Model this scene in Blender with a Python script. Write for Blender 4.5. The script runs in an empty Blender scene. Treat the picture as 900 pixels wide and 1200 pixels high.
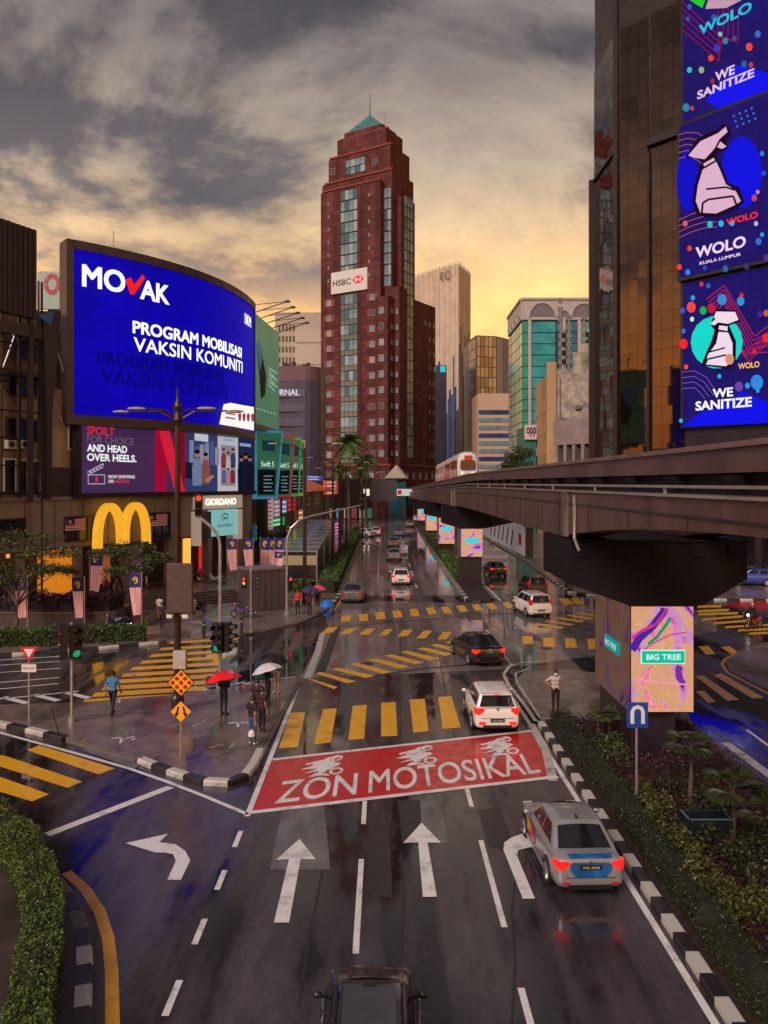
import bpy, bmesh, math, random
import numpy as np
from mathutils import Vector, Matrix
random.seed(7); rng = np.random.default_rng(7)
SC = bpy.context.scene; COL = SC.collection
R = math.radians
# ------------------------------------------------------------------ camera
F, H, HY = 950.0, 9.3, 566.0          # focal length in photo pixels, eye height, horizon row (photo 900x1200)
cd = bpy.data.cameras.new('camera'); cam = bpy.data.objects.new('camera', cd); COL.objects.link(cam)
cam.location = (0, 0, H); cam.rotation_euler = (R(90), 0, 0)
cd.sensor_fit = 'HORIZONTAL'; cd.sensor_width = 36; cd.lens = F*36/900
cd.shift_y = -(600-HY)/900; cd.clip_start = .1; cd.clip_end = 9000
SC.camera = cam
# ------------------------------------------------------------------ world: dusk sky, broken cloud
SUN_EL, SUN_AZ = 34, -146             # azimuth from +Y towards +X (so the sun stands to the left)
w = bpy.data.worlds.new('World'); SC.world = w; w.use_nodes = True
nt = w.node_tree; nt.nodes.clear(); N = nt.nodes.new; L = nt.links.new
def nd(tree, typ, **kw):
    n = tree.nodes.new(typ)
    for k, v in kw.items(): setattr(n, k, v)
    return n
def mth(tree, op, a, b=None, clamp=False):
    n = tree.nodes.new('ShaderNodeMath'); n.operation = op; n.use_clamp = clamp
    for i, v in enumerate((a, b)):
        if v is None: continue
        if isinstance(v, (int, float)): n.inputs[i].default_value = v
        else: tree.links.new(v, n.inputs[i])
    return n.outputs[0]
def ramp(tree, fac, stops, interp='LINEAR'):
    n = tree.nodes.new('ShaderNodeValToRGB'); e = n.color_ramp.elements; n.color_ramp.interpolation = interp
    while len(e) < len(stops): e.new(.5)
    for el, (p, c) in zip(e, stops):
        el.position = p; el.color = (*c, 1) if len(c) == 3 else c
    tree.links.new(fac, n.inputs[0]); return n.outputs[0]
def mix(tree, fac, a, b, typ='MIX'):
    n = tree.nodes.new('ShaderNodeMix'); n.data_type = 'RGBA'; n.blend_type = typ
    for i, v in ((0, fac), (6, a), (7, b)):
        if isinstance(v, (int, float)): n.inputs[i].default_value = v
        elif isinstance(v, tuple): n.inputs[i].default_value = (*v, 1) if len(v) == 3 else v
        else: tree.links.new(v, n.inputs[i])
    return n.outputs[2]
tc = N('ShaderNodeTexCoord'); sep = N('ShaderNodeSeparateXYZ'); L(tc.outputs['Generated'], sep.inputs[0])
zz = mth(nt, 'MAXIMUM', sep.outputs[2], 0.0)
den = mth(nt, 'ADD', zz, .42)
comb = N('ShaderNodeCombineXYZ')
L(mth(nt, 'DIVIDE', sep.outputs[0], den), comb.inputs[0]); L(mth(nt, 'DIVIDE', sep.outputs[1], den), comb.inputs[1])
mp = N('ShaderNodeMapping'); mp.inputs['Location'].default_value = (2.2, 8.8, 4.0); mp.inputs['Rotation'].default_value = (0, 0, R(-30))
mp.inputs['Scale'].default_value = (.80, 1.0, 1); L(comb.outputs[0], mp.inputs[0])
n1 = nd(nt, 'ShaderNodeTexNoise'); n1.inputs['Scale'].default_value = 1.75; n1.inputs['Detail'].default_value = 9
n1.inputs['Roughness'].default_value = .60; n1.inputs['Distortion'].default_value = .45; L(mp.outputs[0], n1.inputs['Vector'])
n2 = nd(nt, 'ShaderNodeTexNoise'); n2.inputs['Scale'].default_value = 4.6; n2.inputs['Detail'].default_value = 8
n2.inputs['Roughness'].default_value = .62; n2.inputs['Distortion'].default_value = .25; L(mp.outputs[0], n2.inputs['Vector'])
cl = mth(nt, 'ADD', mth(nt, 'MULTIPLY', n1.outputs[0], .68), mth(nt, 'MULTIPLY', n2.outputs[0], .32))
mask = ramp(nt, cl, [(.44, (0, 0, 0)), (.55, (1, 1, 1))], 'EASE')
bright = ramp(nt, zz, [(0, (1.0, .43, .10)), (.14, (1.15, .53, .14)), (.21, (1.0, .55, .19)), (.28, (.66, .44, .235)), (.36, (.37, .29, .215)), (.46, (.20, .165, .15)), (.60, (.165, .145, .152)), (1, (.22, .195, .22))])
dark = ramp(nt, zz, [(0, (.92, .39, .09)), (.15, (.88, .42, .13)), (.205, (.52, .31, .15)), (.25, (.20, .148, .124)), (.32, (.088, .075, .083)), (.45, (.054, .047, .054)), (.60, (.044, .038, .043)), (1, (.09, .078, .092))])
tex = ramp(nt, n2.outputs[0], [(.34, (.80, .80, .81)), (.66, (1.26, 1.24, 1.20))])
clouds = mix(nt, 1.0, mix(nt, mask, bright, dark), tex, 'MULTIPLY')
sky = nd(nt, 'ShaderNodeTexSky', sky_type='NISHITA', sun_disc=False)
sky.sun_elevation = R(SUN_EL); sky.sun_rotation = R(SUN_AZ % 360); sky.air_density = 1.6; sky.dust_density = 4
bg1 = N('ShaderNodeBackground'); bg1.inputs[1].default_value = .05; L(sky.outputs[0], bg1.inputs[0])
bg2 = N('ShaderNodeBackground'); bg2.inputs[1].default_value = .80; L(clouds, bg2.inputs[0])
ms = N('ShaderNodeMixShader'); ms.inputs[0].default_value = .94
L(bg1.outputs[0], ms.inputs[1]); L(bg2.outputs[0], ms.inputs[2])
wo = N('ShaderNodeOutputWorld'); L(ms.outputs[0], wo.inputs[0])
# ------------------------------------------------------------------ veiled low sun from the left
sd = bpy.data.lights.new('sun', 'SUN'); sd.energy = 1.5; sd.angle = R(28); sd.color = (1, .82, .74)
so = bpy.data.objects.new('sun', sd); COL.objects.link(so)
sv = Vector((math.sin(R(SUN_AZ))*math.cos(R(SUN_EL)), math.cos(R(SUN_AZ))*math.cos(R(SUN_EL)), math.sin(R(SUN_EL))))
so.rotation_euler = sv.to_track_quat('Z', 'Y').to_euler(); so.location = (-40, -20, 60)
# ------------------------------------------------------------------ exposure
vs = SC.view_settings; vs.view_transform = 'Standard'; vs.look = 'None'; vs.exposure = 1.0; vs.gamma = 1; vs.use_curve_mapping = False
SC.cycles.use_denoising = True; SC.cycles.max_bounces = 6; SC.cycles.glossy_bounces = 4; SC.cycles.transmission_bounces = 4
SC.cycles.sample_clamp_indirect = 4; SC.cycles.caustics_reflective = False; SC.cycles.caustics_refractive = False
# ------------------------------------------------------------------ pixel helpers
def G(px, py, z=0.0):
    d = F*(H-z)/(py-HY); return ((px-450)/F*d, d, z)
def D(px, py, d): return ((px-450)/F*d, d, H+(HY-py)/F*d)
def lin(h):
    h = h.lstrip('#'); v = [int(h[i:i+2], 16)/255 for i in (0, 2, 4)]
    return tuple(c/12.92 if c <= .04045 else ((c+.055)/1.055)**2.4 for c in v)
# ------------------------------------------------------------------ materials
MATS = {}
def mt(name, col=None, rough=.6, metal=0.0, var=.18, scale=3.0, bump=0.0, bscale=30.0, coat=0.0, emit=None, es=0.0, streak=False, island=False, trans=0.0, spec=.5, dirt=0.0):
    if name in MATS: return MATS[name]
    if isinstance(col, str): col = lin(col)
    m = bpy.data.materials.new(name); m.use_nodes = True; t = m.node_tree; p = t.nodes['Principled BSDF']
    tcn = nd(t, 'ShaderNodeTexCoord'); vec = tcn.outputs['Object']
    if streak:
        mpn = nd(t, 'ShaderNodeMapping'); mpn.inputs['Scale'].default_value = (1, 1, .12); t.links.new(vec, mpn.inputs[0]); vec = mpn.outputs[0]
    no = nd(t, 'ShaderNodeTexNoise'); no.inputs['Scale'].default_value = scale; no.inputs['Detail'].default_value = 7; no.inputs['Roughness'].default_value = .62
    t.links.new(vec, no.inputs['Vector'])
    fac = no.outputs[0]
    if island:
        g = nd(t, 'ShaderNodeNewGeometry'); fac = mth(t, 'ADD', mth(t, 'MULTIPLY', fac, .5), mth(t, 'MULTIPLY', g.outputs['Random Per Island'], .5))
    lo = tuple(max(0, c*(1-var)) for c in col); hi = tuple(min(1, c*(1+var)) for c in col)
    c = ramp(t, fac, [(.3, lo), (.7, hi)])
    if dirt:
        n3 = nd(t, 'ShaderNodeTexNoise'); n3.inputs['Scale'].default_value = scale*.35; n3.inputs['Detail'].default_value = 9; n3.inputs['Roughness'].default_value = .7
        t.links.new(vec, n3.inputs['Vector'])
        dm = ramp(t, n3.outputs[0], [(.46, (0, 0, 0)), (.66, (dirt, dirt, dirt))])
        c = mix(t, dm, c, tuple(x*.3 for x in col))
    t.links.new(c, p.inputs['Base Color'])
    rr = ramp(t, no.outputs[0], [(.3, (max(.02, rough*.75),)*3), (.7, (min(1, rough*1.25),)*3)]); t.links.new(rr, p.inputs['Roughness'])
    p.inputs['Metallic'].default_value = metal; p.inputs['Coat Weight'].default_value = coat; p.inputs['Coat Roughness'].default_value = .05
    p.inputs['Specular IOR Level'].default_value = spec; p.inputs['Transmission Weight'].default_value = trans
    if emit is not None:
        if isinstance(emit, str): emit = lin(emit)
        p.inputs['Emission Color'].default_value = (*emit, 1); p.inputs['Emission Strength'].default_value = es*.72
    if bump:
        b = nd(t, 'ShaderNodeBump'); b.inputs['Strength'].default_value = bump; b.inputs['Distance'].default_value = .02
        n4 = nd(t, 'ShaderNodeTexNoise'); n4.inputs['Scale'].default_value = bscale; n4.inputs['Detail'].default_value = 6
        t.links.new(tcn.outputs['Object'], n4.inputs['Vector']); t.links.new(n4.outputs[0], b.inputs['Height']); t.links.new(b.outputs[0], p.inputs['Normal'])
    MATS[name] = m; return m
EK = .72      # screens and lamps against the chosen exposure
def em(hexs, s=1.0):
    return mt('light_%s_%g' % (hexs, s), '#030303', .5, var=0, emit=hexs, es=s*EK, spec=.02)
def display(name, col, st, bw=.5):
    m = bpy.data.materials.new(name); m.use_nodes = True; t = m.node_tree; p = t.nodes['Principled BSDF']; MATS[name] = m
    tcn = nd(t, 'ShaderNodeTexCoord'); sp = nd(t, 'ShaderNodeSeparateXYZ'); t.links.new(tcn.outputs['Object'], sp.inputs[0]); cb = nd(t, 'ShaderNodeCombineXYZ')
    t.links.new(mth(t, 'ADD', mth(t, 'MULTIPLY', sp.outputs[0], .62), mth(t, 'MULTIPLY', sp.outputs[1], .785)), cb.inputs[0]); t.links.new(sp.outputs[2], cb.inputs[1])
    br = nd(t, 'ShaderNodeTexBrick', offset=0.0); br.inputs['Scale'].default_value = 1; br.inputs['Brick Width'].default_value = bw; br.inputs['Row Height'].default_value = bw; br.inputs['Mortar Size'].default_value = .012; br.inputs['Bias'].default_value = 0
    br.inputs['Color1'].default_value = (1, 1, 1, 1); br.inputs['Color2'].default_value = (.86, .86, .86, 1); br.inputs['Mortar'].default_value = (.62, .62, .62, 1); t.links.new(cb.outputs[0], br.inputs['Vector'])
    no = nd(t, 'ShaderNodeTexNoise'); no.inputs['Scale'].default_value = .25; no.inputs['Detail'].default_value = 3; t.links.new(tcn.outputs['Object'], no.inputs['Vector'])
    c = mix(t, 1.0, mix(t, 1.0, col, br.outputs[0], 'MULTIPLY'), ramp(t, no.outputs[0], [(.3, (.78, .78, .78)), (.7, (1.1, 1.1, 1.1))]), 'MULTIPLY')
    t.links.new(c, p.inputs['Emission Color']); p.inputs['Emission Strength'].default_value = st; p.inputs['Base Color'].default_value = (.004, .004, .006, 1); p.inputs['Specular IOR Level'].default_value = 0.02; return m
def blocks(name, col, joint, bw, bh, var=.25, rough=.75, spec=.12):
    m = bpy.data.materials.new(name); m.use_nodes = True; t = m.node_tree; p = t.nodes['Principled BSDF']; MATS[name] = m
    tcn = nd(t, 'ShaderNodeTexCoord'); sp = nd(t, 'ShaderNodeSeparateXYZ'); t.links.new(tcn.outputs['Object'], sp.inputs[0]); cb = nd(t, 'ShaderNodeCombineXYZ')
    t.links.new(mth(t, 'ADD', mth(t, 'MULTIPLY', sp.outputs[0], .95), mth(t, 'MULTIPLY', sp.outputs[1], .31)), cb.inputs[0]); t.links.new(sp.outputs[2], cb.inputs[1])
    br = nd(t, 'ShaderNodeTexBrick', offset=0.0); br.inputs['Scale'].default_value = 1; br.inputs['Brick Width'].default_value = bw; br.inputs['Row Height'].default_value = bh; br.inputs['Mortar Size'].default_value = .045
    br.inputs['Color1'].default_value = (*[c*(1-var) for c in col], 1); br.inputs['Color2'].default_value = (*[c*(1+var) for c in col], 1); br.inputs['Mortar'].default_value = (*joint, 1); t.links.new(cb.outputs[0], br.inputs['Vector'])
    mpn = nd(t, 'ShaderNodeMapping'); mpn.inputs['Scale'].default_value = (1, 1, .1); t.links.new(tcn.outputs['Object'], mpn.inputs[0]); no = nd(t, 'ShaderNodeTexNoise'); no.inputs['Scale'].default_value = .5; no.inputs['Detail'].default_value = 8; t.links.new(mpn.outputs[0], no.inputs['Vector'])
    t.links.new(mix(t, 1.0, br.outputs[0], ramp(t, no.outputs[0], [(.3, (.62, .62, .64)), (.7, (1.2, 1.2, 1.2))]), 'MULTIPLY'), p.inputs['Base Color']); p.inputs['Roughness'].default_value = rough; p.inputs['Specular IOR Level'].default_value = spec; return m
def wet(name, base, wetcol, pud=.5, rmin=.04, rmax=.42, sc=.22, stretch=(1, .35, 1), bump=.18, fine=.35):
    m = bpy.data.materials.new(name); m.use_nodes = True; t = m.node_tree; p = t.nodes['Principled BSDF']; MATS[name] = m
    tcn = nd(t, 'ShaderNodeTexCoord'); mpn = nd(t, 'ShaderNodeMapping'); mpn.inputs['Scale'].default_value = stretch; t.links.new(tcn.outputs['Object'], mpn.inputs[0])
    a = nd(t, 'ShaderNodeTexNoise'); a.inputs['Scale'].default_value = sc; a.inputs['Detail'].default_value = 8; a.inputs['Roughness'].default_value = .6; a.inputs['Distortion'].default_value = .5; t.links.new(mpn.outputs[0], a.inputs['Vector'])
    f = nd(t, 'ShaderNodeTexNoise'); f.inputs['Scale'].default_value = 60; f.inputs['Detail'].default_value = 4; t.links.new(tcn.outputs['Object'], f.inputs['Vector'])
    md = nd(t, 'ShaderNodeTexNoise'); md.inputs['Scale'].default_value = 1.6; md.inputs['Detail'].default_value = 8; md.inputs['Roughness'].default_value = .7; t.links.new(mpn.outputs[0], md.inputs['Vector'])
    mp3 = nd(t, 'ShaderNodeMapping'); mp3.inputs['Scale'].default_value = (1.1, .045, 1); t.links.new(tcn.outputs['Object'], mp3.inputs[0])
    st = nd(t, 'ShaderNodeTexNoise'); st.inputs['Scale'].default_value = 1.0; st.inputs['Detail'].default_value = 5; t.links.new(mp3.outputs[0], st.inputs['Vector'])
    ws = mth(t, 'ADD', mth(t, 'MULTIPLY', a.outputs[0], .5), mth(t, 'ADD', mth(t, 'MULTIPLY', md.outputs[0], .22), mth(t, 'MULTIPLY', st.outputs[0], .28)))
    wm = ramp(t, ws, [(pud-.03, (0, 0, 0)), (pud+.035, (1, 1, 1))])
    grain = ramp(t, f.outputs[0], [(.3, (1-fine,)*3), (.7, (1+fine*.4,)*3)])
    c = mix(t, wm, base, wetcol); c = mix(t, 1.0, c, grain, 'MULTIPLY')
    blot = ramp(t, md.outputs[0], [(.32, (.52, .52, .54)), (.68, (1.35, 1.32, 1.30))]); c = mix(t, 1.0, c, blot, 'MULTIPLY')
    t.links.new(c, p.inputs['Base Color'])
    t.links.new(ramp(t, wm, [(0, (rmax,)*3), (1, (rmin,)*3)]), p.inputs['Roughness'])
    b = nd(t, 'ShaderNodeBump'); b.inputs['Distance'].default_value = .01
    t.links.new(ramp(t, wm, [(0, (bump,)*3), (1, (bump*.12,)*3)]), b.inputs['Strength']); t.links.new(f.outputs[0], b.inputs['Height']); t.links.new(b.outputs[0], p.inputs['Normal'])
    p.inputs['Specular IOR Level'].default_value = .6
    return m
def paint(name, col, wear=.35, rough=.3):
    if name in MATS: return MATS[name]
    if isinstance(col, str): col = lin(col)
    m = bpy.data.materials.new(name); m.use_nodes = True; t = m.node_tree; p = t.nodes['Principled BSDF']; MATS[name] = m
    tcn = nd(t, 'ShaderNodeTexCoord')
    a = nd(t, 'ShaderNodeTexNoise'); a.inputs['Scale'].default_value = 1.7; a.inputs['Detail'].default_value = 9; a.inputs['Roughness'].default_value = .72; t.links.new(tcn.outputs['Object'], a.inputs['Vector'])
    f = nd(t, 'ShaderNodeTexNoise'); f.inputs['Scale'].default_value = 38; f.inputs['Detail'].default_value = 5; t.links.new(tcn.outputs['Object'], f.inputs['Vector'])
    wv = mth(t, 'ADD', mth(t, 'MULTIPLY', a.outputs[0], .65), mth(t, 'MULTIPLY', f.outputs[0], .35))
    k = ramp(t, wv, [(.49, (0, 0, 0)), (.60, (wear,)*3)])
    v = ramp(t, a.outputs[0], [(.3, tuple(x*.78 for x in col)), (.7, col)])
    t.links.new(mix(t, k, v, (.045, .04, .042)), p.inputs['Base Color'])
    t.links.new(ramp(t, a.outputs[0], [(.35, (rough*.45,)*3), (.65, (min(1, rough*1.5),)*3)]), p.inputs['Roughness'])
    b = nd(t, 'ShaderNodeBump'); b.inputs['Distance'].default_value = .008; b.inputs['Strength'].default_value = .12; t.links.new(f.outputs[0], b.inputs['Height']); t.links.new(b.outputs[0], p.inputs['Normal'])
    return m
# ------------------------------------------------------------------ mesh builder
class MB:
    def __init__(s): s.v = []; s.f = []; s.m = []
    def poly(s, pts, m=0):
        i = len(s.v); s.v += [tuple(p) for p in pts]; s.f.append(tuple(range(i, i+len(pts)))); s.m.append(m); return s
    def box(s, x0, x1, y0, y1, z0, z1, m=0):
        i = len(s.v)
        s.v += [(x0, y0, z0), (x1, y0, z0), (x1, y1, z0), (x0, y1, z0), (x0, y0, z1), (x1, y0, z1), (x1, y1, z1), (x0, y1, z1)]
        for q in ((3, 2, 1, 0), (4, 5, 6, 7), (0, 1, 5, 4), (1, 2, 6, 5), (2, 3, 7, 6), (3, 0, 4, 7)):
            s.f.append(tuple(i+k for k in q)); s.m.append(m)
        return s
    def bbox(s, c, sx, sy, sz, m=0): return s.box(c[0]-sx/2, c[0]+sx/2, c[1]-sy/2, c[1]+sy/2, c[2]-sz/2, c[2]+sz/2, m)
    def loft(s, rings, m=0, caps=True, closed=True):
        i = len(s.v); n = len(rings[0])
        for r in rings: s.v += [tuple(p) for p in r]
        for a in range(len(rings)-1):
            for b in range(n if closed else n-1):
                c = (b+1) % n
                s.f.append((i+a*n+b, i+a*n+c, i+(a+1)*n+c, i+(a+1)*n+b)); s.m.append(m)
        if caps:
            s.f.append(tuple(i+k for k in range(n-1, -1, -1))); s.m.append(m)
            s.f.append(tuple(i+(len(rings)-1)*n+k for k in range(n))); s.m.append(m)
        return s
    def prism(s, pts, z0, z1, m=0):
        a = 0
        for k in range(len(pts)):
            x0, y0 = pts[k][:2]; x1, y1 = pts[(k+1) % len(pts)][:2]; a += x0*y1-x1*y0
        if a < 0: pts = list(pts)[::-1]
        return s.loft([[(p[0], p[1], z0) for p in pts], [(p[0], p[1], z1) for p in pts]], m)
    def tube(s, path, r, n=8, m=0, caps=True):
        P = [Vector(p) for p in path]; rr = r if isinstance(r, (list, tuple)) else [r]*len(P); rings = []
        up = Vector((0, 0, 1))
        for k, p in enumerate(P):
            d = (P[min(k+1, len(P)-1)]-P[max(k-1, 0)]).normalized()
            a = d.cross(up)
            if a.length < 1e-3: a = d.cross(Vector((0, 1, 0)))
            a.normalize(); b = a.cross(d)
            rings.append([p+rr[k]*(math.cos(2*math.pi*j/n)*a+math.sin(2*math.pi*j/n)*b) for j in range(n)])
        return s.loft(rings, m, caps)
    def lathe(s, prof, n=16, m=0, c=(0, 0, 0), caps=True):
        return s.loft([[(c[0]+r*math.cos(2*math.pi*j/n), c[1]+r*math.sin(2*math.pi*j/n), c[2]+z) for j in range(n)] for r, z in prof], m, caps)
    def ell(s, c, rx, ry, rz, n=12, k=7, m=0):
        rings = []
        for a in range(k+1):
            t = -math.pi/2+math.pi*(a+.02)/(k+.04); rings.append([(c[0]+rx*math.cos(t)*math.cos(2*math.pi*j/n), c[1]+ry*math.cos(t)*math.sin(2*math.pi*j/n), c[2]+rz*math.sin(t)) for j in range(n)])
        return s.loft(rings, m)
    def xf(s, M, start=0):
        for k in range(start, len(s.v)): s.v[k] = tuple(M @ Vector(s.v[k]))
        return s
    def mesh(s, name, mats, smooth=False, off=(0, 0, 0)):
        me = bpy.data.meshes.new(name)
        me.from_pydata([(v[0]-off[0], v[1]-off[1], v[2]-off[2]) for v in s.v], [], s.f)
        if not isinstance(mats, (list, tuple)): mats = [mats]
        for x in mats: me.materials.append(x)
        if len(mats) > 1: me.polygons.foreach_set('material_index', s.m)
        if smooth: me.polygons.foreach_set('use_smooth', [True]*len(me.polygons))
        me.update(); return me
    def build(s, name, mats, parent=None, smooth=False, world=True):
        off = parent_off(parent) if (parent is not None and world) else (0, 0, 0)
        o = bpy.data.objects.new(name, s.mesh(name, mats, smooth, off)); COL.objects.link(o)
        if parent is not None: o.parent = parent
        return o
def parent_off(p):
    o = Vector((0, 0, 0))
    while p is not None: o += p.location; p = p.parent
    return o
def fix_normals(o):
    bm = bmesh.new(); bm.from_mesh(o.data); bmesh.ops.recalc_face_normals(bm, faces=bm.faces); bm.to_mesh(o.data); bm.free(); return o
def bevel(o, wd=.02, seg=2, ang=35):
    b = o.modifiers.new('bevel', 'BEVEL'); b.width = wd; b.segments = seg; b.limit_method = 'ANGLE'; b.angle_limit = R(ang); return o
def tag(o, label, cat, group=None):
    o['label'] = label; o['category'] = cat
    if group: o['group'] = group
    return o
def thing(name, label, cat, loc=(0, 0, 0), rz=0.0, group=None):
    o = bpy.data.objects.new(name, None); COL.objects.link(o); o.location = loc; o.rotation_euler = (0, 0, rz); o.empty_display_size = .3
    return tag(o, label, cat, group)
def struct(name, mb, mats, smooth=False):
    o = mb.build(name, mats, None, smooth); o['kind'] = 'structure'; return o
def inst(name, me, parent, loc, rz=0.0, scale=None):
    o = bpy.data.objects.new(name, me); COL.objects.link(o); o.parent = parent
    po = parent_off(parent) if parent is not None else Vector((0, 0, 0)); o.location = Vector(loc)-po; o.rotation_euler = (0, 0, rz)
    if scale: o.scale = scale
    return o
def copy_tree(o, parent=None):
    c = o.copy(); COL.objects.link(c); c.parent = parent
    for ch in list(o.children): copy_tree(ch, c)
    return c
# ------------------------------------------------------------------ vertical wall followed by a plan path (left to right as seen from the street)
class Wall:
    def __init__(s, pts):
        s.p = [Vector((p[0], p[1])) for p in pts]; s.acc = [0]
        for a, b in zip(s.p, s.p[1:]): s.acc.append(s.acc[-1]+(b-a).length)
        s.len = s.acc[-1]
    def seg(s, t):
        for k in range(len(s.p)-1):
            if t <= s.acc[k+1] or k == len(s.p)-2: return k
    def xy(s, t, off=0.0):
        k = s.seg(t); d = (s.p[k+1]-s.p[k]).normalized(); q = s.p[k]+d*(t-s.acc[k]); n = Vector((d.y, -d.x)); return q+n*off
    def ang(s, t): k = s.seg(t); d = s.p[k+1]-s.p[k]; return math.atan2(d.y, d.x)
    def pt(s, t, z, off=0.0): q = s.xy(t, off); return Vector((q.x, q.y, z))
    def t(s, px, off=0.0, lo=None, hi=None):
        lo = -30 if lo is None else lo; hi = s.len+30 if hi is None else hi
        def pr(t):
            q = s.xy(t, off); return 450+F*q.x/max(q.y, 1)
        for _ in range(50):
            m = (lo+hi)/2
            if pr(m) < px: lo = m
            else: hi = m
        return (lo+hi)/2
    def tz(s, px, py, off=0.0):
        t = s.t(px, off); q = s.xy(t, off); return t, H+(HY-py)/F*q.y
    def slab(s, mb, t0, t1, z0, z1, o0=0.0, o1=.1, m=0, n=1):
        ts = [t0+(t1-t0)*k/n for k in range(n+1)]
        rings = []
        for t in ts: rings.append([s.pt(t, z0, o0), s.pt(t, z0, o1), s.pt(t, z1, o1), s.pt(t, z1, o0)])
        return mb.loft(rings, m)
    def ppoly(s, mb, pix, off, m=0): return mb.poly([s.pt(*s.tz(x, y, off), off) for x, y in pix], m)
    def poly(s, mb, tzs, off, m=0): return mb.poly([s.pt(t, z, off) for t, z in tzs], m)
# ------------------------------------------------------------------ lettering: one evaluation for every string
TXT = {}
def prepare_text(items):
    obs = []
    for key in items:
        st, bold = key; bold = 0 if 'M' in st else bold
        c = bpy.data.curves.new('lettering', 'FONT'); c.body = st; c.offset = bold; c.resolution_u = 4
        o = bpy.data.objects.new('lettering', c); COL.objects.link(o); obs.append((key, o, c))
    dg = bpy.context.evaluated_depsgraph_get()
    for key, o, c in obs:
        me = bpy.data.meshes.new_from_object(o.evaluated_get(dg))
        v = np.array([tuple(x.co)[:2] for x in me.vertices]); f = [tuple(p.vertices) for p in me.polygons]
        mn = v.min(0); mx = v.max(0); TXT[key] = ((v-mn)/(mx-mn), f, (mx-mn)[0]/(mx-mn)[1]); bpy.data.meshes.remove(me)
    for key, o, c in obs: bpy.data.objects.remove(o); bpy.data.curves.remove(c)
def text_to(mb, st, bold, fn, m=0):
    v, f, asp = TXT[(st, bold)]
    sh = [(0, 0)] if ('M' not in st or not bold) else [(x*bold/asp*1.15, y*bold*1.0) for x, y in ((-1, -1), (1, -1), (1, 1), (-1, 1), (0, 0))]
    p0 = Vector(fn(.5, .5)); n = (Vector(fn(.501, .5))-p0).cross(Vector(fn(.5, .501))-p0).normalized()
    for lay, (sx, sy) in enumerate(sh):
        i = len(mb.v); mb.v += [tuple(Vector(fn(a+sx, b+sy))+n*(.003*lay)) for a, b in v]
        for q in f: mb.f.append(tuple(i+k for k in q)); mb.m.append(m)
    return mb
def wall_text(name, W, st, bold, t0, t1, z0, z1, off, mat, parent):
    mb = MB(); text_to(mb, st, bold, lambda a, b: W.pt(t0+(t1-t0)*a, z0+(z1-z0)*b, off)); return mb.build(name, mat, parent)
def ptext(name, W, st, bold, x0, x1, yt, yb, off, mat, parent):      # text box from photo pixels: left/right columns, top/bottom rows at its left end
    t0, z1 = W.tz(x0, yt, off); _, z0 = W.tz(x0, yb, off); t1, _ = W.tz(x1, yb, off)
    return wall_text(name, W, st, bold, t0, t1, z0, z1, off, mat, parent)
# ------------------------------------------------------------------ shared materials
ASPH = wet('wet_asphalt', (.074, .060, .070), (.020, .016, .020), pud=.50, rmin=.035, rmax=.27, sc=.2, bump=.10)
CONC_ROAD = wet('wet_concrete_road', (.25, .215, .21), (.16, .138, .136), pud=.49, rmin=.03, rmax=.15, sc=.16, bump=.05)
PAVE = wet('wet_pavement', (.19, .145, .135), (.115, .088, .084), pud=.53, rmin=.06, rmax=.30, sc=.35, stretch=(1, .7, 1), bump=.10)
PATCH = wet('grey_road_patch', (.15, .145, .15), (.12, .115, .12), pud=.55, rmin=.2, rmax=.5, sc=.6)
YEL = paint('yellow_road_paint', (.86, .44, .018), .5, .32); WHT = paint('white_road_paint', (.84, .82, .82), .6, .3)
RED = paint('red_road_paint', (.56, .012, .018), .45, .22); WORN = paint('worn_white_paint', (.55, .53, .5), .9, .3); ORG = paint('yellow_edge_paint', (.78, .36, .02), .45, .35)
KW = paint('white_kerb_paint', (.60, .57, .52), .75, .45); KB = paint('black_kerb_paint', (.022, .020, .024), .3, .4)
KCON = mt('kerb_concrete', (.13, .115, .105), .5, var=.3, scale=5, bump=.3, dirt=.5)
GALV = mt('galvanised_steel', (.42, .42, .43), .35, .7, scale=8); DKMET = mt('dark_painted_metal', (.030, .022, .026), .38, .2, scale=5)
BLK = mt('black_plastic', (.012, .011, .013), .35, scale=10); BRNPOLE = mt('brown_black_pole', (.035, .018, .020), .3, .3, scale=4)
WHITE = mt('white_enamel', (.70, .68, .66), .35, var=.08, dirt=.12); GREYP = mt('grey_panel', (.16, .14, .15), .45, var=.15, dirt=.3)
CONCR = mt('weathered_concrete', (.32, .265, .24), .7, var=.25, scale=1.2, bump=.25, dirt=.7, streak=True)
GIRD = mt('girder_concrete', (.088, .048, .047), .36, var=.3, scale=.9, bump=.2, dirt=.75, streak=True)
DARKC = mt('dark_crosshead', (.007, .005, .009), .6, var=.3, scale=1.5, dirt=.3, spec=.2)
BRICK = blocks('red_granite', (.112, .036, .036), (.05, .016, .017), 1.5, 1.1)
BRICK2 = mt('pink_granite', (.21, .055, .048), .75, var=.2, scale=1.0, spec=.12)
GLBLUE = mt('pale_blue_glass', (.15, .235, .275), .30, .0, var=.3, scale=.5, spec=.45)
GLDARK = mt('dark_window_glass', (.02, .022, .03), .06, var=.4, scale=.6, spec=1.0)
GLBRZ = mt('bronze_mirror_glass', (.115, .074, .064), .04, .95, var=.15, scale=.35)
GLNAVY = mt('navy_reflection_glass', (.035, .06, .17), .22, .15, var=.4, scale=.25, spec=1.0)
CREAM = mt('cream_plaster', (.52, .43, .33), .75, var=.15, scale=1.0, bump=.15, dirt=.35, streak=True)
STAIN = mt('stained_plaster', (.34, .29, .25), .8, var=.45, scale=1.1, bump=.3, dirt=.85)
TAN = mt('tan_plaster', (.40, .25, .13), .75, var=.2, scale=.6, dirt=.4, streak=True)
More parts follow.
